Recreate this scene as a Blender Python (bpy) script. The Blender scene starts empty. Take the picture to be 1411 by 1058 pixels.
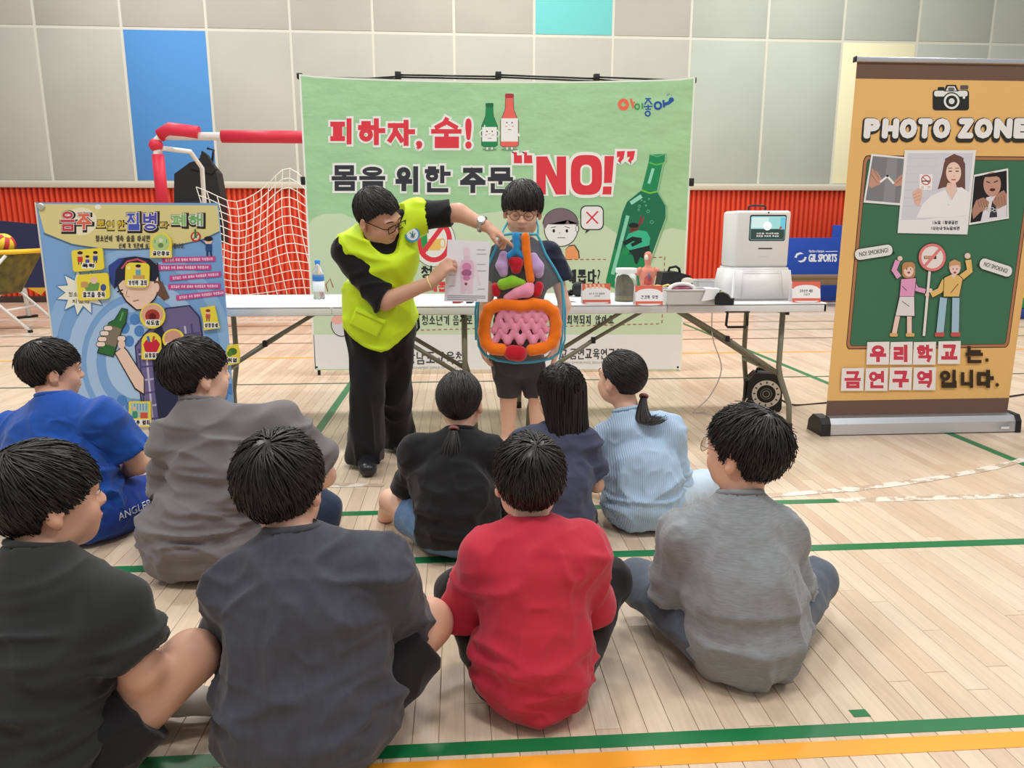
import bpy, bmesh, math, random
import numpy as np
from mathutils import Vector, Matrix, Euler

random.seed(7); RNG = np.random.default_rng(11)
SC = bpy.context.scene
COL = SC.collection
R = math.radians

# ------------------------------------------------------------------ camera, world, lights, exposure
FPX, PITCH, YAW, CAMH = 1020.0, R(11.7), R(4.1), 1.13
cam_d = bpy.data.cameras.new('camera'); cam = bpy.data.objects.new('camera', cam_d); COL.objects.link(cam)
cam_d.sensor_fit = 'HORIZONTAL'; cam_d.sensor_width = 36.0; cam_d.lens = 36.0 * FPX / 1411.0
cam_d.clip_start = 0.05; cam_d.clip_end = 100
cam.location = (0, 0, CAMH); cam.rotation_euler = (math.pi / 2 - PITCH, 0, -YAW)
SC.camera = cam
SC.view_settings.view_transform = 'Standard'; SC.view_settings.look = 'None'
SC.view_settings.gamma = 1.0; SC.view_settings.use_curve_mapping = False
SC.view_settings.exposure = -0.12
world = bpy.data.worlds.new('world'); SC.world = world; world.use_nodes = True
_bg = world.node_tree.nodes['Background']; _bg.inputs[0].default_value = (1.0, 0.985, 0.96, 1); _bg.inputs[1].default_value = 0.50
for _i, (_x, _y, _w) in enumerate([(-4.2, 0.3, 150), (0.2, 0.0, 165), (4.6, 0.3, 150), (-4.2, 5.4, 170), (0.4, 5.4, 175), (5, 5.4, 170), (-4.4, 10.0, 190), (0.4, 10.0, 200), (5.2, 10.0, 190)]):
    _l = bpy.data.lights.new('gym_lamp', 'AREA'); _l.shape = 'RECTANGLE'; _l.size = 1.5; _l.size_y = 0.8; _l.energy = _w; _l.color = (1.0, 0.975, 0.94)
    _o = bpy.data.objects.new('gym_lamp', _l); COL.objects.link(_o); _o.location = (_x, _y, 6.6)

# picture measurements: a photo pixel seen on a plane of known distance
FW = np.array([math.sin(YAW) * math.cos(PITCH), math.cos(YAW) * math.cos(PITCH), -math.sin(PITCH)])
RT = np.array([math.cos(YAW), -math.sin(YAW), 0.0]); UP = np.cross(RT, FW)
def _ray(x, y): return FW + RT * (x - 705.5) / FPX + UP * (529 - y) / FPX
def at(x, y, Y):
    r = _ray(x, y); t = Y / r[1]; return np.array([0, 0, CAMH]) + r * t
def onz(x, y, z=0.0):
    r = _ray(x, y); t = (z - CAMH) / r[2]; return np.array([0, 0, CAMH]) + r * t

# ------------------------------------------------------------------ materials
def s2l(c):
    c = c / 255.0
    return c / 12.92 if c <= 0.04045 else ((c + 0.055) / 1.055) ** 2.4
def lin(rgb): return (s2l(rgb[0]), s2l(rgb[1]), s2l(rgb[2]), 1.0)
MATS = {}
def mat(name, rgb, rough=0.6, metal=0.0, spec=0.4, var=0.0, vscale=6.0, vstretch=(1, 1, 1), bump=0.0, bscale=40.0, bstretch=(1, 1, 1), bdist=0.01,
        trans=0.0, alpha=1.0, emit=0.0, sheen=0.0, rgb2=None, coat=0.0, sss=0.0):
    if name in MATS: return MATS[name]
    m = bpy.data.materials.new(name); m.use_nodes = True; MATS[name] = m
    nt = m.node_tree; N = nt.nodes; L = nt.links; b = N['Principled BSDF']
    b.inputs['Base Color'].default_value = lin(rgb); b.inputs['Roughness'].default_value = rough
    b.inputs['Metallic'].default_value = metal; b.inputs['Specular IOR Level'].default_value = spec
    b.inputs['Transmission Weight'].default_value = trans; b.inputs['Alpha'].default_value = alpha
    b.inputs['Sheen Weight'].default_value = sheen; b.inputs['Coat Weight'].default_value = coat
    if sss:
        b.inputs['Subsurface Weight'].default_value = sss; b.inputs['Subsurface Radius'].default_value = (0.02, 0.008, 0.004); b.inputs['Subsurface Scale'].default_value = 0.4
    if emit:
        b.inputs['Emission Color'].default_value = lin(rgb); b.inputs['Emission Strength'].default_value = emit
    if var or bump:
        tc = N.new('ShaderNodeTexCoord')
    if var:
        mp = N.new('ShaderNodeMapping'); mp.inputs['Scale'].default_value = vstretch
        L.new(tc.outputs['Object'], mp.inputs[0])
        n = N.new('ShaderNodeTexNoise'); n.inputs['Scale'].default_value = vscale; n.inputs['Detail'].default_value = 6
        L.new(mp.outputs[0], n.inputs['Vector'])
        mx = N.new('ShaderNodeMix'); mx.data_type = 'RGBA'
        c = lin(rgb); c2 = lin(rgb2) if rgb2 else tuple(max(0, v * (1 - var)) for v in c[:3]) + (1,)
        c1 = c if rgb2 else tuple(min(1, v * (1 + var)) for v in c[:3]) + (1,)
        mr = N.new('ShaderNodeMapRange'); mr.inputs[1].default_value = 0.3; mr.inputs[2].default_value = 0.7
        L.new(n.outputs['Fac'], mr.inputs[0]); L.new(mr.outputs[0], mx.inputs['Factor'])
        mx.inputs[6].default_value = c1; mx.inputs[7].default_value = c2
        L.new(mx.outputs[2], b.inputs['Base Color'])
    if bump:
        mp2 = N.new('ShaderNodeMapping'); mp2.inputs['Scale'].default_value = bstretch
        L.new(tc.outputs['Object'], mp2.inputs[0])
        n2 = N.new('ShaderNodeTexNoise'); n2.inputs['Scale'].default_value = bscale; n2.inputs['Detail'].default_value = 4
        L.new(mp2.outputs[0], n2.inputs['Vector'])
        bp = N.new('ShaderNodeBump'); bp.inputs['Strength'].default_value = bump; bp.inputs['Distance'].default_value = bdist
        L.new(n2.outputs['Fac'], bp.inputs['Height']); L.new(bp.outputs[0], b.inputs['Normal'])
    return m
def ink(rgb, rough=0.55):
    return mat('print_%02x%02x%02x' % tuple(int(v) for v in rgb), rgb, rough, spec=0.25)

# ------------------------------------------------------------------ object helpers
def link(name, me, parent=None, loc=None, rot=None):
    o = bpy.data.objects.new(name, me); COL.objects.link(o)
    if parent is not None: o.parent = parent
    if loc is not None: o.location = loc
    if rot is not None: o.rotation_euler = rot
    return o
def tag(o, label=None, cat=None, group=None, kind=None):
    if label: o['label'] = label
    if cat: o['category'] = cat
    if group: o['group'] = group
    if kind: o['kind'] = kind
    return o
def thing(name, label, cat, loc=(0, 0, 0), rotz=0.0, group=None):
    o = bpy.data.objects.new(name, None); COL.objects.link(o); o.empty_display_size = 0.05
    o.location = loc; o.rotation_euler = (0, 0, rotz)
    return tag(o, label, cat, group)

class MB:
    """collects faces; build() links them as one mesh object"""
    def __init__(s): s.v = []; s.f = []; s.m = []; s.mats = []; s.cur = 0; s.sm = []; s.smooth = False
    def use(s, m):
        if m not in s.mats: s.mats.append(m)
        s.cur = s.mats.index(m); return s
    def add(s, vs, fs, smooth=None):
        o = len(s.v); s.v.extend([tuple(map(float, p)) for p in vs])
        for f in fs:
            s.f.append(tuple(o + i for i in f)); s.m.append(s.cur); s.sm.append(s.smooth if smooth is None else smooth)
        return s
    def box(s, lo, hi, bev=0.0, M=None):
        if bev <= 0:
            x0, y0, z0 = lo; x1, y1, z1 = hi
            vs = [(x0, y0, z0), (x1, y0, z0), (x1, y1, z0), (x0, y1, z0), (x0, y0, z1), (x1, y0, z1), (x1, y1, z1), (x0, y1, z1)]
            fs = [(3, 2, 1, 0), (4, 5, 6, 7), (0, 1, 5, 4), (1, 2, 6, 5), (2, 3, 7, 6), (3, 0, 4, 7)]
        else:
            bm = bmesh.new(); bmesh.ops.create_cube(bm, size=1.0)
            for v in bm.verts:
                v.co = Vector([(lo[i] + hi[i]) / 2 + v.co[i] * (hi[i] - lo[i]) for i in range(3)])
            bmesh.ops.bevel(bm, geom=bm.edges[:], offset=bev, segments=2, profile=0.5, affect='EDGES')
            bm.verts.index_update(); vs = [v.co[:] for v in bm.verts]; fs = [tuple(v.index for v in f.verts) for f in bm.faces]; bm.free()
        if M is not None: vs = [(M @ Vector(p))[:] for p in vs]
        return s.add(vs, fs, bev > 0)
    def tube(s, pts, r, n=10, caps=True, closed=False, flat=None):
        """tube through pts; r a number or a list"""
        P = [Vector(p) for p in pts]; k = len(P)
        rr = [r] * k if not hasattr(r, '__len__') else list(r)
        T = []
        for i in range(k):
            a = P[(i - 1) % k] if (closed or i > 0) else P[i]; b = P[(i + 1) % k] if (closed or i < k - 1) else P[i]
            t = (b - a); T.append(t.normalized() if t.length > 1e-9 else Vector((0, 0, 1)))
        u = T[0].orthogonal().normalized(); rings = []
        for i in range(k):
            u = (u - T[i] * u.dot(T[i])); u = u.normalized() if u.length > 1e-6 else T[i].orthogonal().normalized()
            w = T[i].cross(u)
            rings.append([P[i] + (u * math.cos(2 * math.pi * j / n) + w * math.sin(2 * math.pi * j / n)) * rr[i] for j in range(n)])
        vs = [p[:] for ring in rings for p in ring]; fs = []
        for i in range(k if closed else k - 1):
            a = i * n; b = ((i + 1) % k) * n
            for j in range(n): fs.append((a + j, a + (j + 1) % n, b + (j + 1) % n, b + j))
        s.add(vs, fs, True)
        if caps and not closed:
            o = len(s.v) - k * n
            s.f.append(tuple(o + j for j in reversed(range(n)))); s.m.append(s.cur); s.sm.append(False)
            s.f.append(tuple(o + (k - 1) * n + j for j in range(n))); s.m.append(s.cur); s.sm.append(False)
        return s
    def lathe(s, prof, c=(0, 0, 0), n=20, M=None, smooth=True):
        """prof: list of (r, z) bottom to top, about the z axis"""
        vs = []; fs = []; k = len(prof)
        for r, z in prof:
            for j in range(n):
                a = 2 * math.pi * j / n; p = Vector((r * math.cos(a), r * math.sin(a), z))
                if M is not None: p = M @ p
                vs.append((p[0] + c[0], p[1] + c[1], p[2] + c[2]))
        for i in range(k - 1):
            for j in range(n): fs.append((i * n + j, i * n + (j + 1) % n, (i + 1) * n + (j + 1) % n, (i + 1) * n + j))
        s.add(vs, fs, smooth); o = len(s.v) - k * n
        for base, rev in ((0, True), ((k - 1) * n, False)):
            idx = [o + base + j for j in range(n)]
            s.f.append(tuple(reversed(idx)) if rev else tuple(idx)); s.m.append(s.cur); s.sm.append(False)
        return s
    def prism(s, poly, y0, y1, axis='y'):
        """extrude a 2D polygon (x,z) between y0 and y1; axis 'x' extrudes (y,z), axis 'z' extrudes (x,y)"""
        n = len(poly)
        def P(a, b, d): return (a, d, b) if axis == 'y' else ((d, a, b) if axis == 'x' else (a, b, d))
        vs = [P(a, b, y0) for a, b in poly] + [P(a, b, y1) for a, b in poly]
        fs = [tuple(range(n)), tuple(reversed(range(n, 2 * n)))] + [(i + n, (i + 1) % n + n, (i + 1) % n, i) for i in range(n)]
        s.add(vs, fs, False); return s
    def mesh(s, name):
        me = bpy.data.meshes.new(name); me.from_pydata(s.v, [], s.f)
        for m in s.mats: me.materials.append(m)
        if s.mats: me.polygons.foreach_set('material_index', s.m)
        me.polygons.foreach_set('use_smooth', s.sm); me.validate(); me.update(); return me
    def build(s, name, parent=None, loc=None, rot=None, fix=True):
        me = s.mesh(name)
        if fix:
            bm = bmesh.new(); bm.from_mesh(me); bmesh.ops.recalc_face_normals(bm, faces=bm.faces[:]); bm.to_mesh(me); bm.free()
        return link(name, me, parent, loc, rot)
def mb(m): return MB().use(m)

def np_mesh(name, v, f, mats, smooth=True):
    """numpy quads -> mesh"""
    me = bpy.data.meshes.new(name); n = len(f); k = f.shape[1]
    me.vertices.add(len(v)); me.vertices.foreach_set('co', np.ascontiguousarray(v, dtype=np.float32).ravel())
    me.loops.add(n * k); me.loops.foreach_set('vertex_index', np.ascontiguousarray(f, dtype=np.int32).ravel())
    me.polygons.add(n); me.polygons.foreach_set('loop_start', np.arange(0, n * k, k, dtype=np.int32))
    me.polygons.foreach_set('use_smooth', np.full(n, smooth))
    for m in mats: me.materials.append(m)
    me.update(); me.validate(); return me

# ------------------------------------------------------------------ flat print (lettering and pictures) on a plane
_TXT = {}; _TS = bpy.data.scenes.new('lettering_workspace')
def glyphs(s):
    if s in _TXT: return _TXT[s]
    c = bpy.data.curves.new('t', 'FONT'); c.body = s; c.size = 1.0; c.resolution_u = 3; c.fill_mode = 'FRONT'
    o = bpy.data.objects.new('t', c); _TS.collection.objects.link(o); _TS.view_layers[0].update()
    me = bpy.data.meshes.new_from_object(o.evaluated_get(_TS.view_layers[0].depsgraph))
    v = np.array([p.co[:2] for p in me.vertices]) if len(me.vertices) else np.zeros((0, 2)); f = [tuple(p.vertices) for p in me.polygons]
    bpy.data.objects.remove(o); bpy.data.curves.remove(c); bpy.data.meshes.remove(me)
    if len(v):
        lo = v.min(0); hi = v.max(0); asp = (hi[0] - lo[0]) / max(1e-6, hi[1] - lo[1]); v = (v - lo) / np.maximum(hi - lo, 1e-6)
    else: asp = 1
    _TXT[s] = (v, f, asp); return _TXT[s]
# Hangul drawn from its letters: polylines in a unit box (y down); 'o' marks a ring (cx, cy, rx, ry)
_CH = ['g', 'gg', 'n', 'd', 'dd', 'r', 'm', 'b', 'bb', 's', 'ss', 'o', 'j', 'jj', 'c', 'k', 't', 'p', 'h']
_JO = ['', 'g', 'gg', 'gs', 'n', 'nj', 'nh', 'd', 'r', 'rg', 'rm', 'rb', 'rs', 'rt', 'rp', 'rh', 'm', 'b', 'bs', 's', 'ss', 'o', 'j', 'c', 'k', 't', 'p', 'h']
_JA = {'g': [[(0, 0), (1, 0), (.85, 1)]], 'n': [[(0, 0), (0, 1), (1, 1)]], 'd': [[(1, 0), (0, 0), (0, 1), (1, 1)]], 'r': [[(0, 0), (1, 0), (1, .5), (0, .5), (0, 1), (1, 1)]],
       'm': [[(0, 0), (1, 0), (1, 1), (0, 1), (0, 0)]], 'b': [[(0, 0), (0, 1), (1, 1), (1, 0)], [(0, .45), (1, .45)]], 's': [[(.5, 0), (.4, .45), (0, 1)], [(.5, .3), (1, 1)]], 'o': [('o', .5, .5, .5, .5)],
       'j': [[(0, 0), (1, 0)], [(.5, 0), (.4, .5), (0, 1)], [(.5, .4), (1, 1)]], 'c': [[(.3, -.05), (.7, -.05)], [(0, .25), (1, .25)], [(.5, .25), (.4, .6), (0, 1)], [(.5, .5), (1, 1)]],
       'k': [[(0, 0), (1, 0), (.85, 1)], [(0, .5), (.9, .5)]], 't': [[(1, 0), (0, 0), (0, 1), (1, 1)], [(0, .5), (1, .5)]], 'p': [[(0, 0), (1, 0)], [(0, 1), (1, 1)], [(.28, 0), (.28, 1)], [(.72, 0), (.72, 1)]],
       'h': [[(.3, -.05), (.7, -.05)], [(0, .22), (1, .22)], ('o', .5, .7, .4, .3)]}
_VV = {'a': [[(.3, 0), (.3, 1)], [(.3, .45), (1, .45)]], 'ae': [[(.15, .03), (.15, .97)], [(.9, 0), (.9, 1)], [(.15, .47), (.9, .47)]], 'ya': [[(.3, 0), (.3, 1)], [(.3, .33), (1, .33)], [(.3, .6), (1, .6)]],
       'eo': [[(.85, 0), (.85, 1)], [(0, .45), (.85, .45)]], 'e': [[(.5, .03), (.5, .97)], [(1, 0), (1, 1)], [(0, .47), (.5, .47)]], 'yeo': [[(.85, 0), (.85, 1)], [(0, .33), (.85, .33)], [(0, .6), (.85, .6)]],
       'ye': [[(.5, .03), (.5, .97)], [(1, 0), (1, 1)], [(0, .33), (.5, .33)], [(0, .6), (.5, .6)]], 'i': [[(.6, 0), (.6, 1)]]}
_HV = {'o': [[(0, 1), (1, 1)], [(.5, 0), (.5, 1)]], 'yo': [[(0, 1), (1, 1)], [(.32, 0), (.32, 1)], [(.68, 0), (.68, 1)]], 'u': [[(0, 0), (1, 0)], [(.5, 0), (.5, 1)]], 'yu': [[(0, 0), (1, 0)], [(.32, 0), (.32, 1)], [(.68, 0), (.68, 1)]], 'eu': [[(0, .5), (1, .5)]]}
_JU = [('', 'a'), ('', 'ae'), ('', 'ya'), ('', 'ae'), ('', 'eo'), ('', 'e'), ('', 'yeo'), ('', 'ye'), ('o', ''), ('o', 'a'), ('o', 'ae'), ('o', 'i'), ('yo', ''), ('u', ''), ('u', 'eo'), ('u', 'e'), ('u', 'i'), ('yu', ''), ('eu', ''), ('eu', 'i'), ('', 'i')]
def _fit(shapes, b):
    x0, y0, x1, y1 = b; o = []
    for s in shapes:
        if s[0] == 'o': o.append(('o', x0 + s[1] * (x1 - x0), y0 + s[2] * (y1 - y0), s[3] * (x1 - x0), s[4] * (y1 - y0)))
        else: o.append([(x0 + x * (x1 - x0), y0 + y * (y1 - y0)) for x, y in s])
    return o
def _cons(k, b):
    if len(k) == 1: return _fit(_JA[k], b)
    x0, y0, x1, y1 = b; m = (x0 + x1) / 2; g = (x1 - x0) * .06
    return _fit(_JA[k[0]], (x0, y0, m - g, y1)) + _fit(_JA[k[1]], (m + g, y0, x1, y1))
def syllable(ch):
    k = ord(ch) - 0xAC00; c, v, j = _CH[k // 588], _JU[(k % 588) // 28], _JO[k % 28]; o = []
    if v[0] and v[1]:
        yb = .60 if j else .95
        o += _cons(c, (.06, .04, .50, .30 if j else .46)) + _fit(_HV[v[0]], (.0, .40 if j else .60, .58, yb if v[0] != 'o' else yb - .08)) + _fit(_VV[v[1]], (.66, 0, 1, .64 if j else 1))
    elif v[1]:
        o += _cons(c, (.04, .06, .50, .52) if j else (.04, .16, .52, .84)) + _fit(_VV[v[1]], (.60, 0, 1, .60 if j else 1))
    else:
        hv = {'eu': (.42, .56), 'o': (.36, .52), 'yo': (.36, .52)}.get(v[0], (.46, .62)) if j else {'eu': (.72, .9), 'o': (.55, .88), 'yo': (.55, .88)}.get(v[0], (.62, 1))
        o += _cons(c, (.14, .02, .86, .30) if j else (.14, .04, .86, .50)) + _fit(_HV[v[0]], (0, hv[0], 1, hv[1]))
    if j: o += _cons(j, (.14, .74, .9, 1))
    return o
def is_h(t): return any(0xAC00 <= ord(c) <= 0xD7A3 for c in t)
class Art:
    """flat coloured shapes; P maps picture coordinates to (x, z) of the panel's own frame; layers step towards -y"""
    def __init__(s, P, step=0.00002, y0=0.0, clip=None): s.P = P; s.mb = MB(); s.y = y0; s.step = step; s.clip = clip
    def _put(s, pts, faces, rgb):
        s.mb.use(ink(rgb) if not hasattr(rgb, 'name') else rgb)
        Q = [s.P(x, y) for x, y in pts]
        if s.clip is None:
            s.mb.add([(q[0], s.y, q[1]) for q in Q], faces, False); return
        for f in faces:
            g = [(Q[i][0], Q[i][1]) for i in f]
            for ax, lim, sg in ((0, s.clip[0], 1), (0, s.clip[2], -1), (1, s.clip[1], 1), (1, s.clip[3], -1)):
                o = []
                for i in range(len(g)):
                    a, b = g[i - 1], g[i]; ia = (a[ax] - lim) * sg >= 0; ib = (b[ax] - lim) * sg >= 0
                    if ia != ib: t = (lim - a[ax]) / (b[ax] - a[ax]); o.append((a[0] + (b[0] - a[0]) * t, a[1] + (b[1] - a[1]) * t))
                    if ib: o.append(b)
                g = o
                if not g: break
            if len(g) > 2: s.mb.add([(x, s.y, z) for x, z in g], [tuple(range(len(g)))], False)
    def up(s): s.y -= s.step; return s
    def poly(s, pts, rgb): s.up(); s._put(pts, [tuple(range(len(pts)))], rgb); return s
    def rect(s, x0, y0, x1, y1, rgb): return s.poly([(x0, y0), (x1, y0), (x1, y1), (x0, y1)], rgb)
    def ell(s, cx, cy, rx, ry, rgb, n=28, rot=0.0, a0=0.0, a1=360.0):
        c, d = math.cos(R(rot)), math.sin(R(rot)); k = n if a1 - a0 >= 360 else n + 1
        p = []
        for i in range(k):
            a = R(a0 + (a1 - a0) * i / n); x, y = rx * math.cos(a), ry * math.sin(a); p.append((cx + x * c - y * d, cy + x * d + y * c))
        return s.poly(p, rgb)
    def ring(s, cx, cy, rx, ry, w, rgb, n=32): return s.line([(cx + rx * math.cos(2 * math.pi * i / n), cy + ry * math.sin(2 * math.pi * i / n)) for i in range(n)], w, rgb, True)
    def rr(s, x0, y0, x1, y1, r, rgb, n=5):
        p = []
        for cx, cy, a in ((x1 - r, y1 - r, 0), (x0 + r, y1 - r, 90), (x0 + r, y0 + r, 180), (x1 - r, y0 + r, 270)):
            for i in range(n + 1): t = R(a + 90 * i / n); p.append((cx + r * math.cos(t), cy + r * math.sin(t)))
        return s.poly(p, rgb)
    def line(s, pts, w, rgb, closed=False):
        s.up(); P = [np.array(p, float) for p in pts]; n = len(P); A = []; B = []
        for i in range(n):
            a = P[(i - 1) % n] if (closed or i) else P[i]; b = P[(i + 1) % n] if (closed or i < n - 1) else P[i]
            t = b - a; t = t / (np.linalg.norm(t) + 1e-9); nn = np.array([-t[1], t[0]])
            A.append(P[i] + nn * w / 2); B.append(P[i] - nn * w / 2)
        k = n if closed else n - 1
        s._put(A + B, [(i, (i + 1) % n, (i + 1) % n + n, i + n) for i in range(k)], rgb); return s
    def dash(s, a, b, w, rgb, on=6, off=5):
        a = np.array(a, float); b = np.array(b, float); L = np.linalg.norm(b - a); d = (b - a) / L; t = 0
        s.up(); y = s.y
        while t < L:
            s.y = y + s.step; s.line([a + d * t, a + d * min(L, t + on)], w, rgb); t += on + off
        return s
    def text(s, t, x0, y0, x1, y1, rgb, bold=0.0, rot=0.0, mirror=False, shear=0.0, x1b=None):
        """fit text to a picture box (y down); bold in picture units; rot in degrees about the box centre"""
        if is_h(t): return s._hangul(t, x0, y0, x1, y1, rgb, bold, rot, shear)
        v, f, asp = glyphs(t)
        if not len(v): return s
        s.up(); cx, cy = (x0 + x1) / 2, (y0 + y1) / 2; cr, sr = math.cos(R(rot)), math.sin(R(rot))
        u = (1 - v[:, 0]) if mirror else v[:, 0]
        X = x0 + bold + u * (x1 - x0 - 2 * bold) + shear * (v[:, 1] - .5) * (y1 - y0); Y = y1 - bold - v[:, 1] * (y1 - y0 - 2 * bold)
        offs = [(0, 0)] if bold <= 0 else [(bold * math.cos(a), bold * math.sin(a)) for a in np.arange(8 if bold < 3 else 12) * 2 * math.pi / (8 if bold < 3 else 12)]
        if bold > 0: offs.append((0, 0))
        if bold > 2.5: offs += [(bold * .5 * math.cos(a), bold * .5 * math.sin(a)) for a in np.arange(6) * math.pi / 3]
        s.y -= .0001; yk = s.y
        for kk, (dx, dy) in enumerate(offs):
            s.y = yk - kk * .000004
            xx = X + dx - cx; yy = Y + dy - cy
            s._put(list(zip(cx + xx * cr - yy * sr, cy + xx * sr + yy * cr)), f, rgb)
        return s
    def _hangul(s, t, x0, y0, x1, y1, rgb, bold, rot, shear):
        n = sum(1.0 if is_h(c) else .45 for c in t); gap = .12; H = abs(y1 - y0); sy = 1 if y1 > y0 else -1
        w = .085 * H + 2 * bold; cw = (x1 - x0) / (n + gap * (n - 1)); cx, cy = (x0 + x1) / 2, (y0 + y1) / 2; cr, sr = math.cos(R(rot)), math.sin(R(rot)); u = x0; k = 0; s.y -= .00007; yk = s.y
        def P(x, y): dx, dy = x - cx, y - cy; return (cx + dx * cr - dy * sr, cy + dx * sr + dy * cr)
        def seg(a, b, e0, e1):
            nonlocal k
            a = np.array(a); b = np.array(b); L = np.linalg.norm(b - a)
            if L < 1e-9: return
            d = (b - a) / L; nn = np.array([-d[1], d[0]]) * ww / 2; a = a - d * e0; b = b + d * e1; s.y = yk - k * .000004; k += 1
            s._put([P(*(a + nn)), P(*(b + nn)), P(*(b - nn)), P(*(a - nn))], [(0, 1, 2, 3)], rgb)
        for c in t:
            k = 0
            if not is_h(c):
                if c != ' ':
                    v, f, asp = glyphs(c); X = u + (v[:, 0] * .3) * cw; Y = y1 - sy * v[:, 1] * H * (1.0 if c in '!?#' else .2); s.y = yk - k * .000004; k += 1; s._put([P(a_, b_) for a_, b_ in zip(X, Y)], f, rgb)
                u += (.45 + gap) * cw; continue
            ww = min(w * (.84 if (ord(c) - 0xAC00) % 28 else 1), cw * .24); ax, ay = u + ww / 2, y0 + sy * ww / 2; sx, syy = cw - ww, sy * (H - ww)
            for sh in syllable(c):
                if sh[0] == 'o':
                    m = 18; rx, ry = abs(sh[3] * sx), abs(sh[4] * syy); ox, oy = ax + sh[1] * sx, ay + sh[2] * syy; s.y = yk - k * .000004; k += 1
                    out = [P(ox + (rx + ww / 2) * math.cos(2 * math.pi * i / m), oy + (ry + ww / 2) * math.sin(2 * math.pi * i / m)) for i in range(m)]; inn = [P(ox + max(0, rx - ww / 2) * math.cos(2 * math.pi * i / m), oy + max(0, ry - ww / 2) * math.sin(2 * math.pi * i / m)) for i in range(m)]
                    s._put(out + inn, [(i, (i + 1) % m, m + (i + 1) % m, m + i) for i in range(m)], rgb)
                else:
                    q = [(ax + x * sx, ay + y * syy) for x, y in sh]
                    for i in range(len(q) - 1): seg(q[i], q[i + 1], ww / 2 * (.0 if i == 0 and len(q) == 2 and False else .98), ww / 2 * .98)
            u += (1 + gap) * cw
        s.y = yk; return s
    def build(s, name, parent): return s.mb.build(name, parent, fix=False)
# ================================================================== the hall: floor, back wall
def wood_mat():
    m = bpy.data.materials.new('maple_boards'); m.use_nodes = True; MATS['maple_boards'] = m
    nt = m.node_tree; N = nt.nodes; L = nt.links; b = N['Principled BSDF']
    geo = N.new('ShaderNodeNewGeometry'); att = N.new('ShaderNodeAttribute'); att.attribute_name = 'tone'; att.attribute_type = 'GEOMETRY'
    oi = N.new('ShaderNodeObjectInfo'); ad = N.new('ShaderNodeMath'); ad.operation = 'ADD'; L.new(att.outputs['Fac'], ad.inputs[0]); L.new(oi.outputs['Random'], ad.inputs[1])
    fr = N.new('ShaderNodeMath'); fr.operation = 'FRACT'; L.new(ad.outputs[0], fr.inputs[0])
    cr = N.new('ShaderNodeValToRGB'); L.new(fr.outputs[0], cr.inputs[0])
    e = cr.color_ramp.elements; e[0].position = 0; e[0].color = lin((214, 193, 168)); e[1].position = 1; e[1].color = lin((210, 189, 165))
    for p, c in ((.25, (219, 199, 176)), (.5, (207, 184, 159)), (.75, (221, 202, 180)), (.88, (202, 177, 152))):
        x = e.new(p); x.color = lin(c)
    mp = N.new('ShaderNodeMapping'); mp.inputs['Scale'].default_value = (22, 1.4, 1); L.new(geo.outputs['Position'], mp.inputs[0])
    no = N.new('ShaderNodeTexNoise'); no.inputs['Scale'].default_value = 3.0; no.inputs['Detail'].default_value = 8; no.inputs['Distortion'].default_value = 1.2; L.new(mp.outputs[0], no.inputs['Vector'])
    mx = N.new('ShaderNodeMix'); mx.data_type = 'RGBA'; mx.blend_type = 'MULTIPLY'; mx.inputs['Factor'].default_value = 1.0
    g = N.new('ShaderNodeMapRange'); g.inputs[1].default_value = .3; g.inputs[2].default_value = .75; g.inputs[3].default_value = .88; g.inputs[4].default_value = 1.05; L.new(no.outputs['Fac'], g.inputs[0])
    L.new(cr.outputs[0], mx.inputs[6]); L.new(g.outputs[0], mx.inputs[7]); L.new(mx.outputs[2], b.inputs['Base Color'])
    b.inputs['Roughness'].default_value = .34; b.inputs['Specular IOR Level'].default_value = .5
    n2 = N.new('ShaderNodeTexNoise'); n2.inputs['Scale'].default_value = 2.2; n2.inputs['Detail'].default_value = 5; L.new(geo.outputs['Position'], n2.inputs['Vector'])
    g2 = N.new('ShaderNodeMapRange'); g2.inputs[3].default_value = .24; g2.inputs[4].default_value = .44; L.new(n2.outputs['Fac'], g2.inputs[0]); L.new(g2.outputs[0], b.inputs['Roughness'])
    return m
WOOD = wood_mat()
WALLY = 12.5
fl = mb(mat('floor_gap', (176, 146, 118), .7)).box((-11, -5, -0.06), (12, WALLY, -0.004)).build('floor'); tag(fl, kind='structure')
PW = 0.06; boards = []
for i in range(int(-9.6 / PW), int(10.6 / PW)):
    y = 0.5 + random.random() * 0.9 - 0.9
    x0 = i * PW
    while y < WALLY:
        ln = random.choice((0.45, 0.6, 0.75, 0.9, 1.1, 1.35)); y1 = y + ln
        c = ((x0 + PW / 2), (y + y1) / 2)
        if abs(c[0] - 0.07 * c[1]) < 0.78 * c[1] + 1.5: boards.append((x0, y, ln))
        y = y1
def px_size(b):
    x, y, ln = b; yc = max(y + ln / 2, 0.6); d = math.hypot(x, yc)
    vis = abs(x - 0.072 * yc) < 0.70 * yc and yc > 1.25
    return (0 if vis else 100) + d
boards.sort(key=px_size)
_pl = {}
def board_box(M, x0, y0, ln, g=0.0007, z0=-0.02):
    b = 0.0008; a = (x0 + g, y0 + g); c = (x0 + PW - g, y0 + ln - g)
    vs = [(a[0], a[1], z0), (c[0], a[1], z0), (c[0], c[1], z0), (a[0], c[1], z0), (a[0], a[1], -b), (c[0], a[1], -b), (c[0], c[1], -b), (a[0], c[1], -b),
          (a[0] + b, a[1] + b, 0), (c[0] - b, a[1] + b, 0), (c[0] - b, c[1] - b, 0), (a[0] + b, c[1] - b, 0)]
    M.add(vs, [(0, 1, 5, 4), (1, 2, 6, 5), (2, 3, 7, 6), (3, 0, 4, 7), (4, 5, 9, 8), (5, 6, 10, 9), (6, 7, 11, 10), (7, 4, 8, 11), (8, 9, 10, 11)], False)
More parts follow.
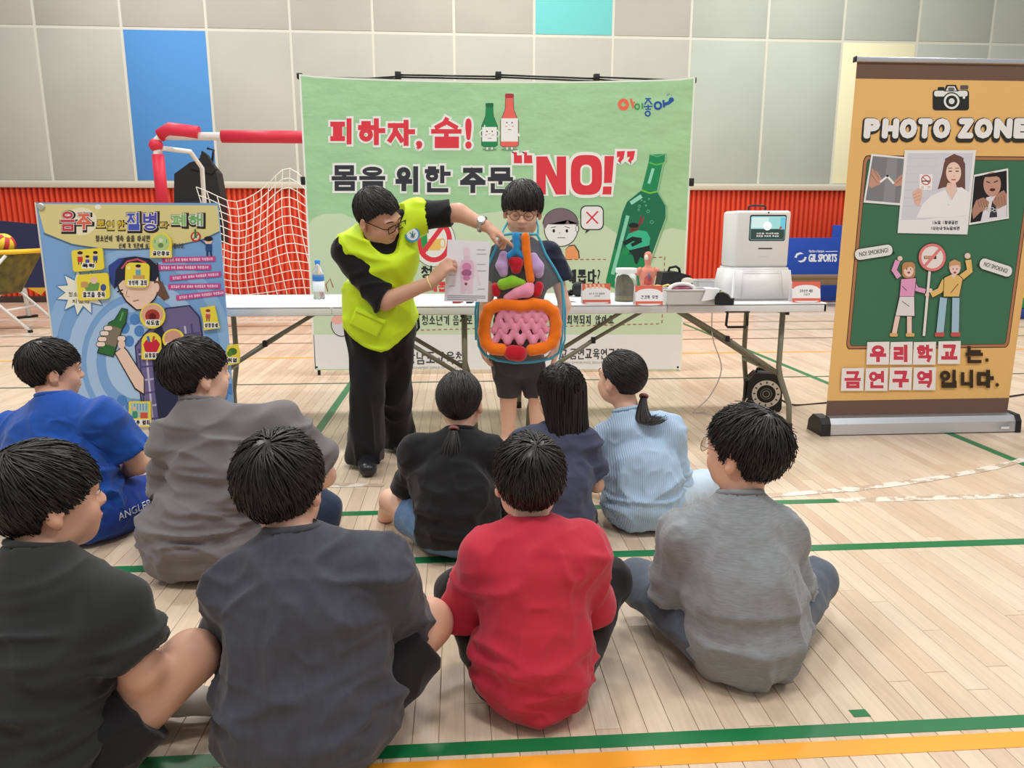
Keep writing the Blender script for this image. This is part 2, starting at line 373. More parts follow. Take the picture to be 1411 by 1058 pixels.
for x0, y0, ln in boards[:300]:
    if ln not in _pl:
        t = mb(WOOD); board_box(t, 0, 0, ln); _pl[ln] = t.mesh('plank')
    link('plank', _pl[ln], fl, (x0, y0, 0))
rest = mb(WOOD); tone = []
for x0, y0, ln in boards[300:]:
    board_box(rest, x0, y0, ln); tone += [random.random()] * 12
ro = rest.build('plank_field', fl, fix=False); tag(ro, kind='stuff')
_a = ro.data.attributes.new('tone', 'FLOAT', 'POINT'); _a.data.foreach_set('value', tone)

def paint_mat(name, rgb, wear=0.0, under=(222, 197, 169)):
    m = bpy.data.materials.new(name); m.use_nodes = True; nt = m.node_tree; N = nt.nodes; L = nt.links; b = N['Principled BSDF']
    b.inputs['Roughness'].default_value = .4; geo = N.new('ShaderNodeNewGeometry')
    no = N.new('ShaderNodeTexNoise'); no.inputs['Scale'].default_value = 9; no.inputs['Detail'].default_value = 7; no.inputs['Roughness'].default_value = .7; L.new(geo.outputs['Position'], no.inputs['Vector'])
    cr = N.new('ShaderNodeValToRGB'); e = cr.color_ramp.elements
    e[0].position = wear; e[0].color = lin(under); e[1].position = min(1, wear + .03); e[1].color = lin(rgb)
    L.new(no.outputs['Fac'], cr.inputs[0]); L.new(cr.outputs[0], b.inputs['Base Color']); return m
GREEN = paint_mat('green_line_paint', (14, 112, 62), .27); ORANGE = paint_mat('orange_line_paint', (240, 160, 40), .25)
DKGREEN = paint_mat('dark_green_line_paint', (60, 92, 60), .33); TAPE = paint_mat('peeling_tape', (226, 220, 208), .47, (190, 168, 145)); BROWN = paint_mat('brown_line_paint', (110, 90, 66), .33)
def line_x(y, w, x0, x1, m, z=0.0011): mb(m).box((x0, y - w / 2, 0.0002), (x1, y + w / 2, z)).build('painted_line', fl)
def line_y(x, w, y0, y1, m, z=0.0012): mb(m).box((x - w / 2, y0, 0.0002), (x + w / 2, y1, z)).build('painted_line', fl)
line_x(1.455, .042, -3, 3.4, GREEN); line_x(1.395, .05, -3, 3.4, ORANGE); line_x(2.43, .05, -4, 5, GREEN); line_x(2.889, .045, -4, 1.62, GREEN)
line_x(2.889, .045, 1.9, 2.02, GREEN); line_x(2.889, .045, 2.2, 5, GREEN); line_x(2.892, .05, 1.6, 2.5, TAPE, .0014)
line_y(-.82, .05, 2.45, 9.2, GREEN); line_y(2.776, .05, 2.91, 9.2, GREEN)
line_x(5.56, .035, -6, 7, DKGREEN); line_x(6.75, .05, -7, 9, ORANGE); line_x(7.65, .05, -8, 9, BROWN); line_x(8.35, .035, -8, 9, DKGREEN); line_x(9.1, .05, -8, 9, BROWN); line_x(9.9, .05, -8, 9, mat('white_line_paint', (225, 220, 212), .4))
def arc_line(pts, w, m, z):
    a = MB().use(m); n = len(pts); vs = []
    for i in range(n):
        p = np.array(pts[i]); q = np.array(pts[min(n - 1, i + 1)]) - np.array(pts[max(0, i - 1)]); q = q / np.linalg.norm(q); nn = np.array([-q[1], q[0]])
        ww = w * (0.75 + 0.5 * random.random())
        for s_ in (1, -1): vs.append((*(p + nn * s_ * ww / 2), z))
    a.add(vs, [(2 * i + 1, 2 * i + 3, 2 * i + 2, 2 * i) for i in range(n - 1)], False); return a.build('peeling_tape', fl, fix=False)
arc_line([(1.30 + 1.75 * t, 2.97 + .12 * t + .40 * t * t) for t in np.linspace(0, 1.5, 26)], .05, TAPE, .0015)
arc_line([(-.75 + .4 * t, 3.255 - .03 * t) for t in np.linspace(0, 1, 9)], .05, TAPE, .0015)
arc_line([(-3.3 + .75 * t + .12 * math.sin(t * 3), 7.3 - 3.0 * t) for t in np.linspace(0, 1, 22)], .11, TAPE, .0015)
arc_line([(-5.6 + 2.6 * t, 7.9 + 2.3 * t - .9 * t * t) for t in np.linspace(0, 1, 18)], .06, TAPE, .0015)
mb(GREEN).box((.921, 1.497, .0002), (.962, 1.523, .0013)).build('painted_line', fl)

# back wall: corrugated red dado, pale sill, padded fabric panels above
PANEL = mat('wall_panel_grey', (177, 176, 166), .85, var=.04, vscale=1.3, bump=.15, bscale=350, bdist=.002)
PANELG = mat('wall_panel_grey_green', (174, 182, 172), .85, var=.04, vscale=1.3, bump=.15, bscale=350, bdist=.002)
PBLUE = mat('wall_panel_blue', (78, 138, 200), .85, bump=.15, bscale=350, bdist=.002); PTURQ = mat('wall_panel_turquoise', (112, 200, 200), .85); PCREAM = mat('wall_panel_cream', (226, 222, 186), .85)
wb = mb(mat('wall_joint', (204, 204, 192), .8)).box((-11, WALLY + .022, 0), (12, WALLY + .4, 8.2)).build('wall_back'); tag(wb, kind='structure')
SILL = 1.84; ROW2 = 4.15; PX = 1.262
for i in range(-6, 7):
    x0 = -3.80 + (i - 0) * PX
    for r, (z0, z1) in enumerate(((SILL + .05, ROW2), (ROW2, 6.4), (6.4, 8.2))):
        m = PANELG if x0 > 3 else PANEL
        if r == 0 and i == -1: m = PBLUE
        if r == 0 and i == 8: m = PCREAM
        if r == 1 and i == 4: m = PTURQ
        mb(m).box((x0 + .022, WALLY + .015, z0 + .022), (x0 + PX - .022, WALLY + .065, z1 - .022), .003).build('fabric_panel', wb)
for i in range(7, 12):
    x0 = -3.80 + i * PX
    for r, (z0, z1) in enumerate(((SILL + .05, ROW2), (ROW2, 6.4), (6.4, 8.2))):
        m = PCREAM if (r == 0 and i == 8) else PANELG
        mb(m).box((x0 + .022, WALLY + .015, z0 + .022), (x0 + PX - .022, WALLY + .065, z1 - .022), .003).build('fabric_panel', wb)
tr = mb(mat('sill_trim', (196, 186, 168), .6)).box((-11, WALLY - .09, SILL - .05), (12, WALLY + .06, SILL + .03), .006).build('trim_1'); tag(tr, kind='structure')
RED = mat('red_corrugated_sheet', (218, 74, 46), .42, spec=.45, var=.05, vscale=.8)
cor = mb(RED); pts = []; x = -11.0; pitch = .085
while x < 12: pts += [(x, WALLY + .02), (x + pitch * .30, WALLY + .02), (x + pitch * .45, WALLY - .035), (x + pitch * .85, WALLY - .035)]; x += pitch
vs = [(a, b, .10) for a, b in pts] + [(a, b, SILL - .05) for a, b in pts]; n = len(pts)
cor.add(vs, [(i, i + 1, n + i + 1, n + i) for i in range(n - 1)], False)
co = cor.build('wall_back_dado', fix=False); tag(co, kind='structure')
bb = mb(mat('shadow_band_dark', (70, 52, 46), .6)).box((-11, WALLY - .06, 0), (12, WALLY + .06, .10), .004).build('shadow_band_back'); tag(bb, kind='structure')  # dark strip standing in for the band of shadow along the wall foot
# ================================================================== backdrop banner on its pop-up frame
BY = 5.86
BD = thing('backdrop_banner', 'large green printed backdrop banner with red and black Korean slogan on pop-up frame', 'banner', (0.28, BY, 0))
def bp(x, y):
    p = at(x, y, BY); return (p[0] - 0.28, p[2])
CLOTH = mat('banner_cloth', (166, 212, 164), .5, spec=.3, bump=.3, bscale=2.6, bstretch=(1, 1, 1.6), bdist=.06)
c = [bp(412, 103), bp(958, 107), bp(938, 510), bp(433, 510)]
# cloth slab with slightly dipping top edge
top = [bp(412 + (958 - 412) * t, 103 + 4 * t + 7 * math.sin(math.pi * t) ** .7) for t in np.linspace(0, 1, 25)]
bot = [bp(433 + (938 - 433) * t, 510 - 1.5 * math.sin(math.pi * t)) for t in np.linspace(1, 0, 25)]
mb(CLOTH).prism(list(reversed(top + bot)), 0.0, 0.004).build('cloth', BD)
hem = Art(bp); hem.line([(412, 103)] + [(412 + 546 * t, 104.2 + 4 * t + 7 * math.sin(math.pi * t) ** .7) for t in np.linspace(.04, .96, 20)] + [(958, 107)], 2.2, (236, 240, 232)); hem.line([(413.2, 103), (434, 510)], 2.5, (238, 240, 235)); hem.line([(957, 107), (937, 510)], 2.5, (232, 238, 228)); hem.build('hem', BD)
bg = Art(bp)
bg.poly([(424.5, 312), (430, 302), (444, 295), (470, 294), (500, 306), (540, 318), (600, 312), (650, 296), (700, 290), (740, 296), (790, 300), (820, 304), (836, 312), (860, 330), (900, 322), (925, 314), (946.5, 318), (939, 470), (433, 470), (427.5, 380)], (203, 224, 192))
bg.poly([(432, 461), (941, 461), (938, 508.5), (434, 508.5)], (232, 234, 236))
for x, y in ((436.5, 506), (934, 506)): bg.ell(x, y, 1.6, 1.6, (60, 62, 66), 10)
bg.build('background_print', BD)
D1, D2 = (56, 58, 66), (222, 62, 74); WH = (238, 240, 236)
tx = Art(bp, y0=-.0012)
def chars(a, items, rgb, bold, halo, hb):
    for t, x0, y0, x1, y1 in items: a.text(t, x0 - hb, y0 - hb, x1 + hb, y1 + hb, halo, bold + hb)
    for t, x0, y0, x1, y1 in items: a.text(t, x0, y0, x1, y1, rgb, bold)
chars(tx, [('피', 454, 163, 489, 199), ('하', 492, 163, 531, 200), ('자', 533, 165, 572, 201), (',', 573, 194, 582, 206), ('술', 594, 161, 636, 204), ('!', 641, 163, 650, 205)], D2, 1.9, WH, 3.2)
chars(tx, [('몸', 457, 227, 492, 263), ('을', 495, 229, 531, 262), ('위', 545, 229, 580, 265), ('한', 584, 228, 621, 265), ('주', 634, 230, 669, 266), ('문', 672, 230, 707, 266)], D1, 1.9, WH, 3.2)
tx.build('slogan_lettering', BD)
t2 = Art(bp, y0=-.0022)
Nn = [(739, 268), (739, 215.5), (754, 215.5), (767, 243), (767, 215.5), (780, 215.5), (780, 268), (766, 268), (752, 240), (752, 268)]
def halo_poly(a, pts, w, rgb): a.line(pts, w, rgb, True); a.poly(pts, rgb)
def oo(k=0): return [(808 + (21.5 + k) * math.copysign(abs(math.cos(t)) ** .62, math.cos(t)), 241 + (27.5 + k) * math.copysign(abs(math.sin(t)) ** .62, math.sin(t))) for t in np.linspace(0, 2 * math.pi, 40, endpoint=False)]
ex1 = [(833, 215), (846, 215), (843, 252), (832, 252)]; ex2 = [(831, 257), (843, 257), (842, 268), (830, 268)]
q = []
for x in (708, 722): q.append([(x, 209.5), (x + 4, 209.5), (x + 4, 214), (x + 11, 214), (x + 11.5, 225), (x, 225)])
for x in (850, 864): q.append([(x, 208.5), (x + 11, 208), (x + 9, 219), (x + 4, 224), (x + 1, 222), (x + 4, 216), (x, 217)])
for P_ in [Nn, ex1, ex2] + q: halo_poly(t2, P_, 9, WH)
halo_poly(t2, oo(), 9, WH)
for P_ in [Nn, ex1, ex2] + q: t2.poly(P_, D2)
t2.poly(oo(), D2); t2.rr(799.5, 227, 815.5, 255.5, 7, WH); t2.rr(802, 230, 813, 252.5, 5, (172, 214, 168))
t2.build('no_lettering', BD)
# logo top right
lg = Art(bp, y0=-.0012); LB, LG, LR = (38, 86, 170), (64, 160, 90), (238, 112, 82)
lg.ring(859, 144, 5.6, 6, 4.2, LR); lg.ell(857, 142.5, .9, 1, LR, 8); lg.ell(861, 142, .9, 1, LR, 8); lg.line([(856, 146), (859, 147.6), (862, 146)], 1, LR)
lg.line([(869, 136), (871, 142), (873, 149)], 3, LR); lg.line([(871.5, 142.5), (875, 141)], 2.6, LR)
lg.ring(878, 147, 3, 3.6, 2.2, LG); lg.line([(885, 142), (885.3, 150)], 2.4, LG)
lg.line([(889, 136), (897, 136)], 1.8, LB); lg.line([(893, 137), (888, 144)], 1.8, LB); lg.line([(893, 137), (898.5, 144)], 1.8, LB); lg.line([(887, 147), (899, 146.5)], 1.8, LB); lg.line([(893, 144), (893, 150)], 1.8, LB); lg.line([(889, 150.5), (897, 150.5)], 1.5, LB); lg.ring(892.5, 156.5, 3.2, 3.2, 2, LB)
lg.ring(906.5, 145.5, 4.4, 4.6, 3, LB); lg.line([(914, 138), (915, 148)], 3, LB); lg.line([(915, 144), (921, 142), (926, 138)], 4.4, LB); lg.ell(925, 137.5, 3.6, 3.4, LB)
for a, b in (((919, 132), (920, 129.5)), ((922, 131), (922, 128.5)), ((925, 132), (925, 130))): lg.line([a, b], .8, LB)
lg.build('logo_print', BD)
# two small bottles with faces
bt = Art(bp, y0=-.0012); OL = (52, 60, 60)
def bottle(a, cx, y0, y1, w, body, cap, lab0, lab1):
    nk = w * .42; h = y1 - y0
    pts = [(cx - nk / 2, y0 + 5), (cx + nk / 2, y0 + 5), (cx + nk / 2 + .6, y0 + h * .3), (cx + w / 2, y0 + h * .52), (cx + w / 2, y1 - 2), (cx + w / 2 - 3, y1), (cx - w / 2 + 3, y1), (cx - w / 2, y1 - 2), (cx - w / 2, y0 + h * .52), (cx - nk / 2 - .6, y0 + h * .3)]
    a.ell(cx, y1 + 4, w * .48, 2, (120, 156, 122)); 
    for sx in (-1, 1): a.line([(cx + sx * 3, y1), (cx + sx * 3.4, y1 + 4)], 2.2, (240, 240, 240))
    a.line(pts, 1.4, OL, True); a.poly(pts, body)
    a.rr(cx - nk / 2 - 1, y0, cx + nk / 2 + 1, y0 + 6, 1.5, cap); a.rect(cx - w / 2 + .4, lab0, cx + w / 2 - .4, lab1, (240, 241, 240))
    a.line([(cx - w / 2 + 4, y0 + h * .5), (cx - w / 2 + 3.4, y0 + h * .58)], 1.6, (220, 240, 228))
    ym = lab0 + 6
    for sx in (-1, 1): a.ell(cx + sx * 3.6, ym, 1, 1.1, (40, 44, 46), 10); a.ell(cx + sx * 4.6, ym + 5, 1.6, .9, (240, 160, 160), 10)
    a.line([(cx, ym + 2.5), (cx - .8, ym + 4)], .6, OL); a.line([(cx - 2, ym + 10), (cx, ym + 9.2), (cx + 2.4, ym + 10)], .7, OL)
bottle(bt, 674.5, 142, 202, 21, (38, 140, 84), (40, 110, 72), 175, 195)
for sx in (-1, 1): bt.line([(674.5 + sx * 10, 179), (674.5 + sx * 14, 183), (674.5 + sx * 11, 189)], 1.6, (236, 240, 236))
bottle(bt, 702, 129, 202, 24, (232, 108, 96), (176, 58, 70), 163, 195)
bt.line([(713, 183), (709, 179)], 2.4, (240, 240, 240)); bt.line([(714, 184), (716, 188)], 2.6, (240, 240, 240))
bt.build('bottle_pair_print', BD)
# big green bottle with a sitting figure
gb = Art(bp, y0=-.0012); G1, G2 = (36, 142, 92), (32, 116, 86)
o_ = [(897, 214), (918, 213), (918, 222), (914, 226), (907, 262), (916, 284), (914, 310), (880, 402), (862, 400), (836, 392), (834, 388), (856, 296), (862, 280), (882, 262), (893, 226)]
o_ = [(895, 213), (916.5, 212), (916, 222), (913, 226), (905, 264), (917, 284), (917, 300), (882, 396), (872, 402), (848, 397), (835, 392), (835, 386), (858, 292), (864, 278), (884, 262), (893, 226), (894, 222)]
gb.line([(x + 2, y + 1) for x, y in o_], 2.2, (138, 188, 140), True); gb.poly(o_, G1)
gb.poly([(884, 262), (905, 264), (917, 284), (917, 300), (896, 356), (862, 350), (846, 342), (858, 292), (864, 278)], G2)
gb.line([(884, 262), (895, 266), (905, 264)], 2.4, (120, 196, 70)); gb.line([(895, 213), (906, 215.5), (916.5, 212)], 1.6, (96, 186, 120)); gb.line([(894.5, 224), (904, 227), (914, 225)], 2, (104, 190, 90))
gb.line([(894, 253), (900, 232)], 4, (150, 222, 196)); gb.line([(869, 280), (884, 270)], 5.5, (150, 222, 196)); gb.line([(844, 378), (865, 297)], 5, (138, 214, 184))
for x, y, r in ((881, 284, 1.6), (893, 291, 2), (898, 306, 2.2), (888, 278, 1), (894, 274, 1), (884, 276, .9), (890, 283, 1), (880, 289, 1.2)): gb.ring(x, y, r, r, .8, (96, 190, 150), 10)
gb.line([(880, 312), (884, 298)], 2, (150, 44, 52)); gb.line([(884, 308), (887, 299)], 1.6, (160, 50, 56))
gb.ell(874, 316, 6.2, 8, (112, 66, 58)); gb.ell(873, 310.5, 7, 3.6, (32, 44, 44)); gb.line([(870, 317), (874, 316.5)], 1, (60, 24, 28))
gb.poly([(866, 322), (880, 317), (891, 319), (896, 328), (894, 342), (880, 345), (866, 344), (860, 336)], (62, 190, 150))
gb.poly([(866, 345), (895, 338), (896, 352), (890, 358), (882, 354), (878, 364), (875, 363), (872, 352)], (34, 52, 50))
gb.line([(859, 336), (872, 329), (884, 331)], 6.5, (30, 48, 48)); gb.line([(884, 331), (870, 338)], 5, (30, 48, 48)); gb.ell(862, 346, 5, 5, (38, 150, 90), 14)
gb.build('drinker_bottle_print', BD)
# worried face, cross balloon, mug sign, inner panel
fc = Art(bp, y0=-.0012)
fc.poly([(779, 358), (779, 344), (784, 338), (792, 337), (798, 346), (799, 356)], OL); fc.poly([(779, 357), (779, 344.5), (784, 339.5), (791, 338.5), (796.5, 347), (797.5, 357)], (240, 160, 106))
fc.ell(773, 316, 23.5, 24, OL); fc.ell(773, 316, 22.3, 22.8, (236, 238, 238)); fc.ell(772.5, 309, 25, 22.5, OL, a0=180, a1=360); fc.ell(772.5, 308.6, 24, 21.4, (124, 108, 116), a0=180, a1=360); fc.poly([(748, 308), (750, 317), (755, 309), (778, 309.5), (782, 303), (785, 308), (794, 310), (796, 319), (797, 308)], (124, 108, 116)); fc.up()
fc.ell(795.5, 315, 2.6, 5, OL); fc.ell(795.2, 315, 1.6, 4, (236, 238, 238))
for x in (763, 781): fc.ell(x, 318, 1.8, 2.4, (30, 32, 36), 12)
fc.line([(759, 313.5), (766, 312.5)], .9, OL); fc.line([(778, 312), (785, 314)], .9, OL); fc.line([(768, 327.5), (779, 327.5)], .8, OL); fc.ell(771, 321, .9, .6, OL, 8)
fc.rr(799.5, 283, 832, 317, 8, OL); fc.poly([(808, 316), (806, 322), (817, 314)], OL); fc.rr(801, 284.5, 830.5, 315.5, 7, (234, 234, 238)); fc.line([(808, 292), (824, 308)], 2.2, D2); fc.line([(824, 291), (808, 308)], 2.2, D2)
fc.build('worried_face_print', BD)
mu = Art(bp, y0=-.0012)
mu.ell(598, 333, 30, 35, (90, 130, 90)); mu.ell(598, 333, 29, 34, (234, 236, 234)); mu.poly([(580, 318), (588, 316), (590, 346), (578, 346)], (50, 152, 84)); mu.rr(590, 327, 607, 345, 2, (238, 196, 106)); mu.ring(609.5, 335, 3.5, 6, 2, (238, 196, 106)); mu.rect(590, 325, 607, 329, (244, 240, 228))
mu.ring(598, 331, 21.5, 27, 7, D2); mu.line([(582, 349), (611, 310)], 6.5, D2); mu.build('mug_sign_print', BD)
DK = (48, 52, 56)
for t, x0, y0, x1, y1, c_, b_ in (('청소년기', 580, 366, 650, 384, DK, .8), ('왜', 757, 373, 777, 392, DK, .9), ('해롭다?', 782, 371, 828, 391, DK, .7), ('해롭습니다', 592, 388, 650, 402, D2, .5), ('청소년기', 581, 434, 620, 448, (60, 64, 66), .3), ('음주로', 624, 434, 651, 448, (60, 64, 66), .3), ('회복되지', 781, 434, 815, 447, (60, 64, 66), .3), ('않아요', 820, 434, 846, 447, (60, 64, 66), .3), ('상남도교육청', 560, 484, 640, 502, (70, 74, 80), .3), ('SANGNAMDO OFFICE OF EDUCATION', 562, 505, 640, 508, (130, 132, 136), 0), ('교', 772, 481, 782, 494, (60, 62, 66), .3), ('금연교육연구회', 785, 480, 858, 495, (60, 62, 66), .3), ('NON SMOKING EDUCATION', 772, 498, 850, 501, (140, 142, 146), 0)):
    ca = Art(bp, y0=-.0012); ca.text(t, x0, y0, x1, y1, c_, b_); ca.build('caption_lettering', BD)
for a, b in (((572, 455), (910, 446)), ((760, 357.5), (835, 357.5)), ((892, 355), (916, 354)), ((916, 354), (912, 446))): ca = Art(bp, y0=-.0012); ca.dash(a, b, 1.3, (176, 92, 84), 4.5, 3.4); ca.build('dashed_line_print', BD)
mu = Art(bp, y0=-.0012); mu.ell(470, 448, 14, 16, OL, rot=-12); mu.ell(470, 448, 12.8, 14.8, (214, 216, 224), rot=-12); mu.ell(467, 440, 10.5, 6.5, (240, 180, 170), rot=-12); mu.build('cartoon_print', BD); mu = Art(bp, y0=-.0012); mu.line([(452, 402), (449, 392), (455, 384), (459, 396)], 1.4, (170, 80, 80)); mu.build('cartoon_print', BD)
# frame behind
BLK = mat('black_plastic', (30, 31, 33), .45); FRM = mat('frame_tube', (46, 48, 50), .4, metal=.4)
hubs = [bp(x, y) for x, y in ((412, 102), (548, 102), (687, 102), (823, 105), (957, 108))]
for hx, hz in hubs[1:4]: mb(BLK).box((hx - .022, .012, hz - .03), (hx + .022, .06, hz + .022), .004).build('frame_hub', BD)
for hx, hz in (hubs[0], hubs[4]): mb(BLK).box((hx - .02, .008, hz - .03), (hx + .02, .05, hz + .01), .004).build('frame_hub', BD)
def bar(par, a, b, r, m=FRM, name='frame_bar', n=8): return mb(m).tube([a, b], r, n).build(name, par)
for i in range(4):
    (x0, z0), (x1, z1) = hubs[i], hubs[i + 1]
    bar(BD, (x0, .03, z0 - (.05 if i in (0,) else 0.0)), (x1, .05, z1 - .008), .007); bar(BD, (x0, .06, z0 - .01), (x1, .03, z1 - (.06 if i == 3 else .03)), .007)
for x, z0, z1 in ((hubs[0][0] + .02, 0.02, hubs[0][1]), (hubs[4][0] - .01, .02, hubs[4][1])):
    bar(BD, (x, .05, .0), (x, .05, z1 - .02), .012); bar(BD, (x, .62, .0), (x, .62, z1 - .1), .012)
    for k in range(3): bar(BD, (x, .05, .1 + .7 * k), (x, .62, .75 + .7 * k), .007); bar(BD, (x, .62, .1 + .7 * k), (x, .05, .75 + .7 * k), .007)
xh = bp(953, 249); mb(BLK).box((xh[0] - .02, -.004, xh[1] - .04), (xh[0] + .02, .05, xh[1] + .02), .004).build('frame_hub', BD); xh = bp(418, 247); mb(BLK).box((xh[0] - .02, -.004, xh[1] - .04), (xh[0] + .014, .05, xh[1] + .02), .004).build('frame_hub', BD)

# ================================================================== folding tables
TWH = mat('table_plastic', (226, 227, 229), .42, bump=.08, bscale=180, bdist=.002); TLEG = mat('table_leg_paint', (128, 126, 110), .45, metal=.2); RUB = mat('black_rubber', (32, 32, 34), .8)
TY0, TY1, TZ = 3.97, 4.72, .74
def table(xc, label):
    t = thing('folding_table', label, 'table', (xc, (TY0 + TY1) / 2, 0), 0, 'white folding tables'); d = (TY1 - TY0) / 2
    for s in (-1, 1):
        x0, x1 = (-.9, -.0015) if s < 0 else (.0015, .9)
        mb(TWH).box((x0, -d, TZ - .018), (x1, d, TZ), .006).box((x0, -d, TZ - .052), (x1, -d + .02, TZ - .004), .005).box((x0, d - .02, TZ - .052), (x1, d, TZ - .004), .005).box((x1 - .02 if s > 0 else x0, -d, TZ - .052), (x1 if s > 0 else x0 + .02, d, TZ - .004), .005).build('tabletop_half', t)
        for yy in (-d + .11, d - .11):
            xt = s * .70; sg = -1 if yy < 0 else 1
            mb(TLEG).tube([(xt, yy, TZ - .03), (xt + s * .0, yy, .36), (xt + s * .01, yy + sg * .01, .30), (xt + s * .05, yy + sg * .06, .15), (xt + s * .055, yy + sg * .07, .02)], .0155, 12).build('leg', t)
            mb(RUB).tube([(xt + s * .055, yy + sg * .07, .04), (xt + s * .055, yy + sg * .07, 0)], .0185, 12).build('foot_cap', t)
        bar(t, (s * .70, -d + .11, TZ - .06), (s * .70, d - .11, TZ - .06), .012, TLEG, 'leg_crossbar'); bar(t, (s * .70, -d + .11, .32), (s * .70, d - .11, .32), .012, TLEG, 'leg_crossbar')
        bar(t, (s * .70, 0, .33), (s * .36, 0, .54), .013, TLEG, 'brace', 8); bar(t, (s * .36, 0, .54), (s * .08, 0, TZ - .03), .012, TLEG, 'brace', 8)
        for yy in (-d + .09,): bar(t, (s * .69, yy + .02, .33), (s * .38, yy + .02, .53), .0125, TLEG, 'brace'); bar(t, (s * .41, yy + .02, .515), (s * .08, yy + .02, TZ - .035), .0105, TLEG, 'brace')
        mb(BLK).box((s * .385 - .012, -d + .095, .51), (s * .385 + .012, -d + .125, .545), .004).build('brace_lock', t)
    mb(BLK).tube([(.34, -d + .004, TZ - .045), (.335, -d + .004, TZ - .12), (.345, -d + .004, TZ - .132), (.445, -d + .004, TZ - .132), (.455, -d + .004, TZ - .12), (.45, -d + .004, TZ - .045)], .0075, 8).build('carry_handle', t)
    mb(BLK).box((.325, -d - .002, TZ - .052), (.465, -d + .02, TZ - .044), .002).build('handle_clip', t)
    mb(BLK).box((.68, -d + .02, TZ - .07), (.70, -d + .05, TZ - .05), .004).build('leg_clip', t)
    return t
TX2 = 1.135; TX1 = TX2 - 1.806
table(TX2, 'white folding table holding the jar, trays and photo kiosk'); table(TX1, 'white folding table behind the neon vest carrying the water bottle')

# ------------------------------------------------------------------ things on the tables
def tz(x, y, z=TZ): p = onz(x, y, z); return (p[0], p[1])
# water bottle
bx, by = tz(440, 412); wbt = thing('water_bottle', 'clear plastic water bottle with blue cap and blue label on the left table', 'bottle', (bx, by, TZ))
PET = mat('clear_plastic', (236, 240, 244), .08, trans=.9, spec=.5); 
mb(PET).lathe([(.028, 0), (.033, .006), (.033, .05), (.031, .06), (.033, .07), (.033, .135), (.03, .16), (.014, .19), (.0135, .203)], n=20).build('bottle_body', wbt)
mb(mat('bottle_label', (40, 110, 180), .4)).lathe([(.0336, .105), (.0336, .137)], n=20).build('label_band', wbt); mb(mat('bottle_label_low', (222, 228, 232), .4)).lathe([(.0336, .045), (.0336, .104)], n=20).build('label_band', wbt)
mb(mat('cap_blue', (50, 140, 220), .4)).lathe([(.0155, .203), (.016, .206), (.016, .221), (.0145, .224)], n=16).build('cap', wbt)
# sign cards
REDP = (224, 110, 92)
def card(px0, px1, pyb, w, h, label, lines, wear=False, rz=0.0):
    x, y = tz((px0 + px1) / 2, pyb); t = thing('sign_card', label, 'sign', (x, y + .03, TZ), rz, 'red and white table sign cards')
    tilt = R(14)
    p = mb(mat('card_board', (238, 238, 240), .35)).box((-w / 2, -.0015, 0), (w / 2, .0015, h), .001).build('card_front', t, (0, -.03, .002), (-tilt, 0, 0))
    mb(MATS['card_board']).box((-w / 2, -.0015, 0), (w / 2, .0015, h * .97), .001).build('card_back', t, (0, .03, .002), (tilt * .8, 0, 0))
    a = Art(lambda u, v: (-w / 2 + u * w, h - v * h), y0=-.0022)
    a.rect(0, 0, 1, .34, REDP); a.ell(.5, .36, .45, .2, (240, 240, 242), 24); a.rect(.012, .36, .988, .8, (240, 240, 242)); a.rect(0, .8, 1, 1, REDP); a.ell(.5, .93, .42, .09, (240, 240, 242), 20, a0=0, a1=180)
    for tt, x0, y0, x1, y1, b_ in lines: a.text(tt, x0, y0, x1, y1, (70, 62, 66), b_)
    if wear:
        for k in range(5): a.poly([(.1 + .15 * k, .02), (.18 + .15 * k, .04), (.2 + .15 * k, .22), (.12 + .15 * k, .26)], (240, 196, 160))
    a.build('card_print', p)
card(803, 841, 419, .155, .11, 'worn red and white sign card left of the specimen jar', [('음주 전 간의 상태변화', .24, .46, .78, .55, .001), ('간모형', .42, .58, .62, .66, .001)], True)
card(877, 912, 421, .148, .105, 'red and white sign card in front of the anatomy torso', [('간경화 모형', .2, .5, .82, .68, .004)])
card(1093, 1130, 417, .158, .115, 'red and white sign card on the right end of the table', [('음주운전 체험', .27, .38, .72, .52, .003), ('고글기', .4, .56, .62, .66, .002)], rz=R(-3))
# specimen jar
x, y = tz(865, 416); jr = thing('specimen_jar', 'clear jar with white lid holding a brown liver specimen in yellow liquid', 'jar', (x, y + .06, TZ))
JG = mat('jar_glass', (228, 234, 226), .06, trans=.92, spec=.5)
mb(JG).lathe([(.058, 0), (.062, .006), (.062, .125), (.056, .15), (.052, .158), (.052, .163)], n=28).build('jar_glass', jr)
mb(mat('jar_liquid', (206, 186, 80), .1, trans=.5)).lathe([(.054, .005), (.0575, .01), (.0575, .034)], n=24).build('preserving_liquid', jr)
lv = mb(mat('liver_brown', (104, 92, 58), .5, var=.3, vscale=40)); lv.lathe([(.022, .012), (.042, .03), (.046, .07), (.036, .11), (.018, .14), (.004, .146)], n=18, M=Matrix.Diagonal((.95, .6, 1)))
lv.build('liver_specimen', jr, (-.008, 0, 0))
mb(mat('lid_white', (234, 234, 232), .4)).lathe([(.058, .158), (.06, .16), (.06, .182), (.057, .185)], n=28).build('lid', jr)
